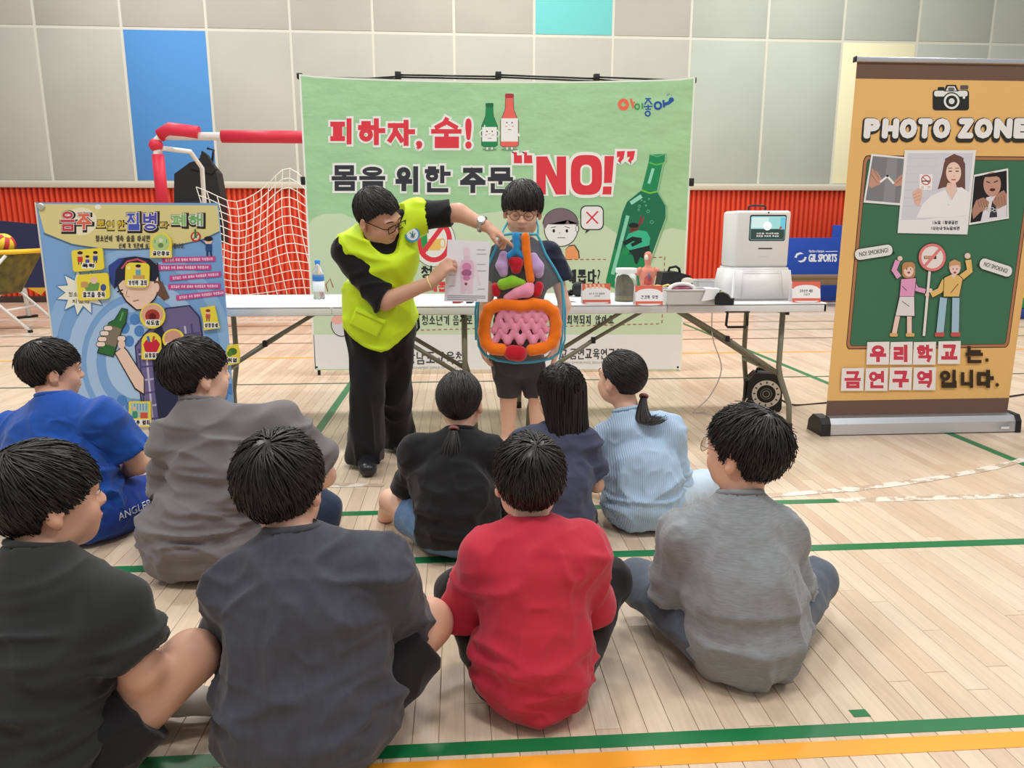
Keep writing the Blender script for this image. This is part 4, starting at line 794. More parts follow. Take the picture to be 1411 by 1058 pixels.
a.ring(190, 498, 88, 104, 20, (166, 200, 236)); a.ring(190, 498, 64, 76, 14, (166, 200, 236)); a.ring(190, 498, 124, 148, 18, (146, 186, 230)); a.ell(190, 498, 44, 52, (176, 208, 240))
for x, y in ((172, 452), (186, 440), (200, 428), (178, 470), (192, 456), (325, 480), (330, 500), (328, 520), (318, 536), (308, 545), (180, 560), (168, 552)): a.ell(x, y, 7, 8, (84, 138, 204), 14)
zb = .035
a.poly([pq for pq in [(51, 281), (299.5, 283), (305, 317), (280, 329), (250, 336), (215, 341), (180, 343), (140, 342), (100, 336), (62, 322)]], (222, 212, 148))
a.poly([(51, 316)] and [(60, 320), (100, 336), (140, 342), (180, 343), (215, 341), (250, 336), (280, 329), (305, 317), (305.4, 319), (280, 331.2), (250, 338.2), (215, 343.4), (180, 345.4), (140, 344.4), (100, 338.4), (60.5, 323)], (86, 112, 140))
a.ell(112, 305, 22, 19, (236, 232, 204)); a.ell(135, 285, 4.5, 3.5, (240, 238, 226), 14)
def title(items):
    for t, X0, Y0, X1, Y1, c_, b_ in items: a.text(t, X0 - 1, Y0 - 1, X1 + (3.4 if b_ > 1 else 1.6), Y1 + (3.4 if b_ > 1 else 1.6), (46, 40, 44), b_ + (1.4 if b_ > 1 else .5))
    for t, X0, Y0, X1, Y1, c_, b_ in items: a.text(t, X0, Y0, X1, Y1, (238, 232, 226) if b_ > 1 else c_, b_ + (.5 if b_ > 1 else 0))
    for t, X0, Y0, X1, Y1, c_, b_ in items: a.text(t, X0 + .8, Y0 + .8, X1 - .8, Y1 - .8, c_, b_ * .5)
title([('음', 83, 290, 104, 319, (200, 70, 84), 1.6), ('주', 105, 293, 127, 317, (224, 110, 84), 1.6), ('로', 133, 303, 145, 315, (214, 190, 70), .4), ('인한', 147, 304, 173, 317, (214, 190, 70), .4), ('질', 174, 292, 195, 318, (76, 92, 190), 1.6), ('병', 196, 292, 218, 318, (84, 84, 180), 1.6), ('과', 221, 306, 232, 314, (210, 190, 96), .3), ('폐', 236, 294, 257, 312, (130, 190, 110), 1.2), ('해', 259, 294, 281, 312, (110, 176, 110), 1.2)])
a.text('청소년이 계속 술을 마시면', 132, 324, 206, 333, (84, 78, 66), .35); a.text('신체 각 기관에 심각한 영향을 끼칩니다.', 164, 335, 254, 342, (84, 78, 66), .25)
# little man with sign
a.ell(270, 326, 7, 7, (196, 62, 58)); a.ell(270, 326, 4.8, 4.8, (222, 214, 190)); a.line([(266, 330), (274, 322)], 1.8, (196, 62, 58)); a.poly([(268, 316), (270, 315), (272, 328), (268, 328)], (58, 128, 66))
a.line([(276, 331), (285, 337)], 1.6, (50, 70, 120)); a.ell(287.5, 332, 5.2, 5, (238, 200, 176)); a.ell(287.5, 329, 6, 3.6, (42, 36, 38)); a.rr(283.5, 336, 292.5, 346, 2, (46, 78, 138)); a.line([(286, 345), (286, 353)], 2.4, (36, 52, 96)); a.line([(290.5, 345), (291.5, 353)], 2.4, (36, 52, 96))
for i, (X0, Y0, X1, r_) in enumerate(((224, 354, 297, -1.4), (218, 365, 291, -.6), (234, 377, 305, -5), (232, 391, 304, -1), (243, 403, 312, -6.5))):
    cx, cy = (X0 + X1) / 2, Y0 + 3.4; c_, s_ = math.cos(R(r_)), math.sin(R(r_)); w_ = (X1 - X0) / 2
    a.poly([(cx + u * w_ * c_ - v * 3.6 * s_, cy + u * w_ * s_ + v * 3.6 * c_) for u, v in ((-1, -1), (1, -1), (1, 1), (-1, 1))], (206, 72, 148)); a.text('알코올은 우리 몸에서 독성물질로 작용합니다', X0 + 4, cy - 2, X1 - 4, cy + 2, (240, 214, 232), .2, r_)
# star burst
st = [(112 + (34 if i % 2 == 0 else 21) * math.cos(i * math.pi / 11), 403 + (31 if i % 2 == 0 else 18) * math.sin(i * math.pi / 11)) for i in range(22)]
a.line(st, 4.5, (60, 132, 190), True); a.poly(st, (238, 238, 220)); a.text('청소년', 95, 402, 114, 409, (120, 110, 90), .3); a.text('치명적', 100, 412, 124, 418, (120, 110, 90), .3)
# drinking youth: shirt, head, cap, arm and bottle
SKN = (238, 208, 188); PUR = (112, 106, 152)
a.poly([(205, 606), (195, 560), (188, 500), (186, 476), (200, 458), (222, 440), (228, 424), (262, 420), (276, 436), (290, 520), (300, 604)], (60, 56, 92)); a.poly([(207, 606), (197, 560), (190, 500), (188, 478), (201, 460), (223, 442), (229, 426), (261, 422), (274, 437), (287, 520), (297, 604)], PUR)
for k in range(9): a.line([(192 + k * 9, 470 - 3 * k + (10 if k < 2 else 0)), (203 + k * 10.5, 604)], 2.6, (196, 194, 220) if k % 2 else (78, 76, 120))
for k in range(8): a.line([(190 + 1.5 * k, 470 + 18 * k), (276 + 2 * k, 458 + 18 * k)], 2.4, (186, 184, 214) if k % 2 else (84, 80, 124))
a.poly([(207, 462), (222, 446), (232, 470), (244, 520), (250, 604), (222, 604), (214, 540)], (44, 48, 78))
a.poly([(158, 372), (168, 360), (218, 362), (222, 398), (214, 412), (200, 427), (188, 428), (174, 416), (163, 398)], OLN); a.poly([(160, 373), (169, 362), (216, 363), (220, 397), (213, 411), (199, 425), (189, 426), (175, 414), (165, 397)], SKN)
a.poly([(212, 386), (224, 388), (234, 410), (226, 414), (216, 404)], (110, 82, 66)); a.ell(216, 396, 4, 6.5, SKN); a.poly([(151, 384), (150, 366), (164, 356), (186, 353), (206, 356), (218, 366), (220, 378), (214, 388), (196, 386), (170, 386), (158, 398)], (38, 42, 66)); a.poly([(151, 384), (150, 366), (164, 356), (172, 356), (160, 372), (158, 396)], (54, 76, 150))
a.line([(168, 370), (176, 360), (190, 357), (202, 362)], 2.4, (206, 90, 110)); a.line([(162, 402), (170, 399)], 2, (60, 46, 42)); a.ell(168, 404.5, 2.8, 1.4, (60, 46, 42), 10); a.line([(184, 415), (192, 413)], 1.2, (130, 70, 66)); a.line([(176, 400), (174, 408), (179, 409)], .9, (160, 110, 96))
a.poly([(158, 486), (170, 476), (176, 482), (200, 520), (200, 545), (186, 536)], OLN); a.poly([(159.5, 486), (170, 478), (175, 483), (198.6, 520), (198.6, 542), (187, 534)], SKN)
a.poly([(168, 424), (177, 426), (174, 446), (170, 452), (157, 492), (134, 486), (150, 444), (158, 440)], OLN); a.poly([(168.4, 425), (176, 427), (173, 445), (169, 451), (156, 490.5), (135.5, 485), (151, 445), (159, 440.5)], (52, 112, 62)); a.poly([(150, 447), (168, 453), (160, 478), (141, 472)], (132, 122, 104)); a.line([(170, 430), (166, 442)], 2, (110, 170, 110))
for k, (X, Y) in enumerate(((150, 452), (145, 459), (142, 467), (140, 474))): a.rr(X - 7, Y - 3.6, X + 6, Y + 3.6, 3.2, OLN); a.rr(X - 6.2, Y - 3, X + 5.4, Y + 3, 2.8, (240, 222, 208))
a.rr(162, 462, 174, 470, 3.5, OLN); a.rr(162.6, 462.8, 173.4, 469.4, 3, (240, 222, 208)); a.ell(168, 474, 5, 6, SKN)
a.poly([(115, 602), (206, 602), (205, 575), (182, 585), (150, 590), (114, 590)], (226, 220, 210)); a.poly([(150, 592), (176, 586), (190, 596), (182, 602), (150, 602)], (232, 168, 130))
a.build('picture_print', PB)
mb(mat('bolt_grey', (188, 190, 186), .4, metal=.3)).lathe([(.016, 0), (.018, .004), (.012, .010)], (0, 0, 0), 14, Matrix.Rotation(math.pi / 2, 3, 'X')).build('corner_bolt', PB, (*[pp(57, 285)[0], -.0005, pp(57, 285)[1]],))
YM = mat('magnet_yellow', (240, 222, 70), .4); WT = (240, 240, 236)
def magnet(pts, cx, cy, text, label, draw, tb):
    org = at(cx, cy, PY - .0105); t = thing('picture_magnet', label, 'magnet', (org[0], PY - .0108, org[2]), 0, 'yellow picture magnets on the poster board')
    def mp(x, y):
        p = at(x, y, PY - .0105); return (p[0] - org[0], p[2] - org[2])
    base = mb(YM); base.prism(list(reversed([mp(*p) for p in pts])), -.004, .004); base.build('magnet_plate', t)
    m_ = Art(mp, y0=-.0042); draw(m_); m_.rr(tb[0] - 1, tb[1] - 1, tb[2] + 1, tb[3] + 1, 2, WT); m_.text(text, *tb, (46, 40, 40), .45); m_.build('magnet_picture', t)
def rrpts(x0_, y0_, x1_, y1_, r, rot=0):
    o = []; cx, cy = (x0_ + x1_) / 2, (y0_ + y1_) / 2; c_, s_ = math.cos(R(rot)), math.sin(R(rot))
    for ex, ey, a0 in ((x1_ - r, y1_ - r, 0), (x0_ + r, y1_ - r, 90), (x0_ + r, y0_ + r, 180), (x1_ - r, y0_ + r, 270)):
        for i in range(5): X, Y = ex + r * math.cos(R(a0 + 22.5 * i)) - cx, ey + r * math.sin(R(a0 + 22.5 * i)) - cy; o.append((cx + X * c_ - Y * s_, cy + X * s_ + Y * c_))
    return o
def ellpts(cx, cy, rx_, ry_, n=26): return [(cx + rx_ * math.cos(2 * math.pi * i / n), cy + ry_ * math.sin(2 * math.pi * i / n)) for i in range(n)]
def arch(cx, y0_, y1_, w_): return [(cx + w_ / 2, y1_), (cx - w_ / 2, y1_)] + [(cx + w_ / 2 * 1.0 * math.cos(math.pi + math.pi * i / 12), y0_ + w_ / 2 + w_ / 2 * math.sin(math.pi + math.pi * i / 12)) for i in range(13)]
def kid(m_, x, y, s_, c_, hair=(50, 40, 40)):
    m_.rr(x - 4 * s_, y, x + 4 * s_, y + 9 * s_, 2, c_); m_.ell(x, y - 3 * s_, 3.8 * s_, 4 * s_, (238, 200, 176), 14); m_.ell(x, y - 5.2 * s_, 4.2 * s_, 2.6 * s_, hair, 14); m_.line([(x - 2 * s_, y + 9 * s_), (x - 2 * s_, y + 13 * s_)], 1.8 * s_, (50, 60, 110)); m_.line([(x + 2 * s_, y + 9 * s_), (x + 2 * s_, y + 13 * s_)], 1.8 * s_, (50, 60, 110))
magnet(rrpts(100, 343, 143, 373, 4, -5), 121, 358, '폭력', 'square yellow magnet with three fighting children at the poster\'s upper left', lambda m_: (kid(m_, 111, 353, .9, (200, 60, 66)), kid(m_, 121, 357, .7, (70, 90, 170)), kid(m_, 132, 352, .8, (60, 80, 150))), (114, 363, 131, 369))
magnet(rrpts(107, 377, 151, 413, 5, -4), 129, 395, '알코올 중독', 'square yellow magnet with a green slumped drinker over the star burst', lambda m_: (m_.poly([(117, 396), (128, 386), (138, 390), (136, 400), (120, 402)], (110, 160, 80)), m_.ell(130, 386, 5, 5, (236, 200, 176), 14), m_.rr(112, 388, 122, 396, 2, (200, 160, 100)), m_.ell(143, 396, 4, 5, (70, 90, 150), 12)), (115, 402, 145, 409.5))
magnet(rrpts(173, 362, 206, 396, 7, 2), 189, 379, '기억력 감퇴', 'yellow magnet with a boy studying stuck on the cap', lambda m_: (kid(m_, 191, 371, .9, (110, 170, 190)), m_.rect(184, 379, 200, 384, (206, 160, 100)), m_.ell(178, 369, 2.6, 2.6, (250, 240, 150), 10)), (177, 386, 203, 393))
magnet(arch(222, 321, 355, 30), 222, 339, '금단증상', 'arched yellow magnet with pale green picture at the poster\'s upper right', lambda m_: (m_.ell(222, 335, 12, 12, (182, 212, 140)), m_.ell(222, 338, 4, 3.4, (110, 140, 90), 12), m_.rr(219.5, 328, 224.5, 334, 1.5, (220, 230, 200)), m_.line([(214, 330), (214, 335)], 1, (90, 140, 90)), m_.line([(230, 330), (230, 335)], 1, (90, 140, 90))), (211, 346, 234, 352))
magnet(ellpts(210.5, 435, 17.5, 17.5), 210.5, 435, '식도암', 'round yellow magnet with a red diseased throat on the collar', lambda m_: (m_.ell(210.5, 433, 15, 14, (226, 176, 150)), m_.ell(210.5, 435, 10, 9, (170, 60, 52)), m_.ell(210.5, 436, 5, 5, (104, 28, 30), 14)), (202, 441, 220, 448))
magnet([(276, 424), (296, 421), (300, 440), (303, 452), (281, 455), (280, 440)], 289, 438, '성장장애', 'narrow yellow magnet with a red-haired child at the poster\'s right edge', lambda m_: (kid(m_, 287, 432, .8, (196, 90, 80), (150, 60, 40)),), (282.5, 445, 300.5, 451))
magnet(arch(209, 458, 495, 27), 209, 477, '심장질환', 'arched yellow magnet with a red heart on the checked shirt', lambda m_: (m_.poly([(198, 474), (202, 468), (209, 471), (216, 467), (221, 474), (217, 484), (208, 489), (200, 483)], (206, 44, 62)), m_.line([(206, 471), (204, 463)], 3.4, (80, 110, 190)), m_.line([(211, 470), (213, 463)], 3, (200, 70, 70))), (200, 486, 220, 492.5))
magnet(ellpts(239, 467, 15, 14), 239, 467, '간경변', 'round yellow magnet half hidden behind the grey-shirted person\'s hair', lambda m_: (m_.ell(239, 466, 12, 11, (214, 160, 140)),), (230, 472, 248, 478))
magnet(rrpts(222, 503, 248, 528, 6), 235, 516, '급성', 'scalloped yellow magnet low on the shirt behind the grey-shirted person', lambda m_: (m_.ell(234, 511, 7, 6, (226, 206, 150)),), (227, 517, 242, 524))
magnet([(314, 476), (328, 474), (331, 486), (330, 500), (312, 504), (312, 484)], 321, 489, '위염', 'small yellow magnet with green leaves at the poster\'s lower right', lambda m_: (m_.ell(321, 484, 6, 5, (70, 120, 56), 14), m_.ell(317, 487, 4, 4, (96, 140, 60), 12)), (314, 493, 327, 499))
magnet([(178, 553), (208, 553), (208, 573), (210, 588), (174, 588), (175, 572), (178, 572)], 192, 570, '음주후 범죄', 'rectangular yellow magnet with a barred window scene low on the poster', lambda m_: (m_.rect(181, 555, 205, 575, (170, 200, 190)), m_.rect(183, 556, 203, 565, (120, 170, 190)), *[m_.line([(184 + 4 * k, 556), (184 + 4 * k, 565)], .8, (240, 240, 240)) for k in range(5)], m_.rr(183, 566, 190, 576, 2, (60, 150, 120)), m_.ell(186, 563, 3, 3, (230, 190, 160), 10), m_.rect(194, 568, 204, 576, (210, 90, 70))), (177, 578.5, 207, 585))
# leaflets on the floor
for i, (X, Y, rgb, lb) in enumerate(((146, 640, (232, 232, 226), 'white leaflet with green band on the floor before the poster'), (190, 622, (222, 190, 120), 'orange and white leaflet lying on the floor under the poster'))):
    p = onz(X, Y); t = thing('leaflet', lb, 'leaflet', (p[0], p[1], .0015), .3 - .5 * i); mb(mat('leaf_%d' % i, rgb, .5)).box((-.10, -.14, 0), (.10, .14, .002)).build('paper', t)
    aa = Art(lambda u, v: (u, v)); mm = MB().use(ink((60, 150, 90) if i == 0 else (236, 236, 232))); mm.add([(-.09, .02, .0026), (-.04, .02, .0026), (-.04, .12, .0026), (-.09, .12, .0026)], [(0, 1, 2, 3)]); mm.use(ink((200, 150, 90))).add([(.0, -.02, .0026), (.06, -.02, .0026), (.06, .06, .0026), (.0, .06, .0026)], [(0, 1, 2, 3)]); mm.build('leaflet_print', t, fix=False)

# ================================================================== handball goal, bag, ball cart
GY = 8.0; WP = mat('goal_white', (226, 224, 222), .4); PAD = mat('goal_pad', (206, 40, 66), .5, var=.04)
G = thing('handball_goal', 'white goal frame with red foam pads and draped white net', 'goal', (-1.55, GY, 0)); gx = -3.0 + 1.55; hz = 2.06
mb(WP).tube([(gx, 0, 0), (gx, 0, hz - .04), (gx + .06, 0, hz)], .042, 12).build('post', G); mb(WP).tube([(gx + .05, 0, hz), (gx + 3.0, 0, hz)], .04, 12).build('crossbar', G); mb(WP).tube([(gx + 3.0, 0, 0), (gx + 3.0, 0, hz)], .042, 12).build('post', G)
mb(PAD).tube([(gx - .0, 0, hz - .80), (gx - .0, 0, hz - .18)], .058, 14).build('foam_pad', G); blob(mb(PAD), (gx - .01, 0, hz - .09), (.068, .068, .068)).build('foam_pad', G); mb(PAD).tube([(gx + .03, 0, hz - .0), (gx + .14, 0, hz + .06), (gx + .42, 0, hz + .03)], [.062, .072, .066], 14).build('foam_pad', G); mb(PAD).tube([(gx + .64, 0, hz + .0), (gx + 1.62, 0, hz + .0)], .062, 14).build('foam_pad', G)
mb(WP).tube([(gx + .05, 0, hz - .12), (gx + .15, .5, hz - .10), (gx + .18, .75, hz - .25), (gx + .12, .9, hz - .9), (gx + .05, 1.15, .05), (gx, 1.15, .02), (gx, 0.05, .02)], .024, 10).build('back_stay', G); mb(WP).tube([(gx + 2.95, 0, hz - .12), (gx + 2.85, .5, hz - .10), (gx + 2.82, .75, hz - .25), (gx + 2.95, 1.15, .05), (gx + 3, 0.05, .02)], .024, 10).build('back_stay', G)
NET = mat('net_cord', (244, 240, 234), .7); nn_ = mb(NET); nu, nv = 30, 17
def netp(u, v):
    X = gx + .1 + 2.85 * u; top = 1.62 - .46 * math.sin(math.pi * min(1, u * 1.0)) ** .8 * (0.25 + .0) + .30 * math.exp(-((u - .36) / .10) ** 2) - .12 * math.exp(-((u - .12) / .08) ** 2); Y = .75 + .35 * v - .10 * math.sin(6 * u) * v
    return (X + .05 * math.sin(v * 5 + u * 9), Y, top * (1 - v) + .06 * v)
for i in range(nu + 1): nn_.tube([netp(i / nu, j / nv) for j in range(nv + 1)], .006, 4, caps=False)
for j in range(nv + 1): nn_.tube([netp(i / nu, j / nv) for i in range(nu + 1)], .006, 4, caps=False)
nn_.build('net', G)
cg = at(250, 240, 8.95); bk = thing('backpack', 'black nylon bag hanging behind the goal frame', 'bag', (cg[0] + .06, 9.35, .98)); 
bpts = [(-.25, 0), (.25, 0), (.27, .55), (.24, .82), (.12, .98), (-.05, .93), (-.24, .80), (-.28, .4)]
mb(BN).prism(bpts, -.12, .12).build('bag_body', bk); mb(BN).prism([(-.05, .86), (.20, .80), (.24, .86), (.15, 1.02), (.10, 1.06), (.08, .98), (-.02, .93)], -.14, -.05).build('bag_flap', bk); mb(BN).tube([(.17, -.02, .93), (.2, -.02, 1.08), (.13, -.02, 1.1)], .015, 8).build('strap', bk); mb(BN).tube([(.05, .0, .95), (.05, 0, 1.02)], .02, 8).build('strap', bk)
mb(BN).box((-.20, -.145, .08), (.2, -.11, .5), .02).build('front_pocket', bk); mb(WP).tube([(0.02, .1, -.94), (0.02, .1, .95)], .02, 8).build('hook_post', bk)
# ball cart at the left edge
bc = at(8, 345, 9.0); BCx, BCy, BCz = bc[0] - .18, 9.0, bc[2]; ct = thing('ball_cart', 'folding metal ball cart with yellow rim at the left edge', 'cart', (BCx, BCy, 0))
YR = mat('cart_yellow', (236, 190, 40), .5); mb(YR).tube([(-.38, -.3, .86), (.45, -.3, .9), (.45, .3, .9), (-.38, .3, .86)], .028, 10, closed=True).build('rim', ct)
bgm = mat('cart_net_bag', (70, 66, 50), .8, var=.5, vscale=9, rgb2=(128, 116, 40)); sk = mb(bgm); vs = [(-.38, -.3, .86), (.43, -.3, .9), (.43, .3, .9), (-.38, .3, .86), (-.28, -.2, .42), (.18, -.2, .42), (.18, .2, .42), (-.28, .2, .42)]; sk.add(vs, [(0, 1, 5, 4), (1, 2, 6, 5), (2, 3, 7, 6), (3, 0, 4, 7), (4, 5, 6, 7)], False); sk.build('ball_sack', ct)
for yy in (-.31, .31): mb(WP).tube([(-.35, yy, .86), (.5, yy, .02)], .018, 8).build('leg', ct); mb(WP).tube([(.35, yy, .86), (-.5, yy, .02)], .018, 8).build('leg', ct); mb(RUB).tube([(.50, yy, .03), (.51, yy, 0)], .026, 8).build('foot_cap', ct); mb(RUB).tube([(-.50, yy, .03), (-.51, yy, 0)], .026, 8).build('foot_cap', ct)
mb(WP).tube([(.27, -.31, .25), (.27, .31, .25)], .014, 8).build('leg_crossbar', ct)
vy = mat('ball_yellow', (240, 206, 60), .5); vr = mat('ball_red', (196, 60, 56), .5)
def ball(c, label, r=.115):
    t = thing('volleyball', label, 'ball', c); o = mb(vy); blob(o, (0, 0, 0), (r, r, r), 24, 14); b_ = o.build('ball_shell', t)
    for k in range(3):
        al = k * 1.1 - .5; s2 = mb(vr); P_ = []
        for i in range(11):
            th = -1.2 + 2.4 * i / 10; P_.append(((r + .001) * math.cos(th) * math.sin(al), -(r + .001) * math.cos(th) * math.cos(al), (r + .001) * math.sin(th)))
        for i in range(10):
            w = Vector((math.cos(al), math.sin(al), 0)) * .024; a_, c_ = Vector(P_[i]), Vector(P_[i + 1]); s2.add([(a_ - w)[:], (a_ + w)[:], (c_ + w)[:], (c_ - w)[:]], [(0, 1, 2, 3)], True)
        s2.build('stripe', t, rot=None)
    t.rotation_euler = (.3, .5, .2); return t
ball((BCx + .18, BCy - .02, .985), 'yellow and red volleyball resting on the rim of the ball cart'); 
# navy folded table-tennis cover
nb = at(50, 360, 10.2); nv_ = thing('navy_barrier', 'navy fabric barrier panel with yellow corner triangles behind the ball cart', 'barrier', (nb[0], 10.2, 0))
NV = mat('navy_fabric', (44, 46, 84), .7, bump=.4, bscale=6, bdist=.02); mb(NV).prism([(-.35, .42), (.42, .34), (.46, 1.18), (.0, 1.22), (-.42, 1.26)], -.03, .03).build('fabric', nv_)
a = Art(lambda u, v: (u, v), y0=-.031); a.poly([(-.14, .40), (.12, .40), (.02, .30)], (226, 176, 60)); a.text('Nas', .16, .93, .38, .83, (220, 220, 226), .004); a.poly([(.15, 1.19), (.30, 1.18), (.3, 1.20), (.18, 1.205)], (226, 176, 60)); a.build('fabric_print', nv_)
for sx in (-.22, .40): mb(WP).tube([(sx, .0, 1.0), (sx + .04, .0, .03)], .03, 8).build('leg', nv_); mb(RUB).tube([(sx - .04, -.12, .015), (sx + .08, .12, .015)], .02, 8).build('foot_cap', nv_)

# ================================================================== right background: barriers, bench, mats
BLU = mat('barrier_blue', (28, 70, 168), .6, bump=.35, bscale=5, bdist=.02)
def barrier(px, Yd, w, h, label, logo=True):
    c_ = at(px, 360, Yd); t = thing('court_barrier', label, 'barrier', (c_[0], Yd, 0)); mb(BLU).box((-w / 2, -.02, .02), (w / 2, .02, h), .006).build('fabric', t)
    if logo:
        a = Art(lambda u, v: (u, v), y0=-.021); LW = (226, 230, 240)
        a.text('GIL SPORTS', -.05, h * .70 + .04, .42, h * .70 - .06, LW, .006); a.text('Play like a Champion', -.05, h * .70 + .115, .20, h * .70 + .07, LW, .001); a.line([(.22, h * .7 + .09), (.42, h * .7 + .095)], .010, LW)
        for s_ in (1, -1): a.poly([(-.18 + s_ * q_[0] * .8, h * .70 + s_ * q_[1] * .9) for q_ in ((-.13, .0), (-.09, .07), (-.01, .09), (.06, .06), (-.02, .055), (-.07, .03), (-.08, -.01))], LW)
        a.build('logo_print', t)
    for sx in (-w / 2 + .02, w / 2 - .02): mb(BLK).box((sx - .02, -.12, 0), (sx + .02, .12, .02), .003).build('foot', t)
    return t
barrier(1117, 11.6, 1.75, 1.02, 'blue fabric court barrier printed GIL SPORTS behind the bench'); barrier(1196, 11.95, 1.3, 1.22, 'taller blue court barrier mostly hidden behind the orange roll-up', False)
barrier(1402, 11.3, 1.6, 1.30, 'dark blue court barrier at the far right edge behind the mats', False)
bn = at(1150, 376, 11.0); be = thing('bench', 'wooden bench with green metal legs before the blue barriers', 'bench', (bn[0] + 1.2, 11.0, 0)); BW = mat('bench_wood', (120, 96, 74), .6, var=.1)
mb(BW).box((-2.0, -.17, .42), (2.6, -.01, .47), .006).build('seat_board', be); mb(BW).box((-2.0, .01, .42), (2.6, .17, .47), .006).build('seat_board', be); mb(BW).box((-2.0, -.165, .33), (2.6, -.145, .42), .003).build('apron_board', be)
GL = mat('bench_green', (40, 160, 120), .5)
for sx in (-1.55, .4, 2.2): mb(GL).tube([(sx - .35, -.12, .40), (sx - .35, -.12, .0)], .022, 8).build('leg', be); mb(GL).tube([(sx - .35, .12, .40), (sx - .35, .12, .0)], .022, 8).build('leg', be); mb(GL).tube([(sx - .34, -.12, .08), (sx + .2, -.12, .40)], .018, 8).build('brace', be)
mc = at(1404, 400, 9.6)
for k, (rgb, nm) in enumerate((((40, 70, 150), 'blue'), ((40, 140, 84), 'green'), ((236, 214, 60), 'yellow'))):
    o = mb(mat('mat_' + nm, rgb, .45)).box((-.6, -.45, 0), (.6, .45, .1295 if k < 2 else .26), .02).build('gym_mat', None, (mc[0] + .25, 9.6 + .02 * k, .001 + .13 * k)); tag(o, nm + ' folded gym mat in the stack behind the roll-up banners', 'mat', 'stacked gym mats')
wbx = at(1407, 268, 12.35); t = mb(mat('switch_box', (150, 148, 130), .5)).box((-.1, -.05, -.28), (.25, .05, .28), .01).build('wall_box', None, (wbx[0], WALLY - .09, wbx[2])); tag(t, 'grey utility box on the red wall at the right edge', 'box')
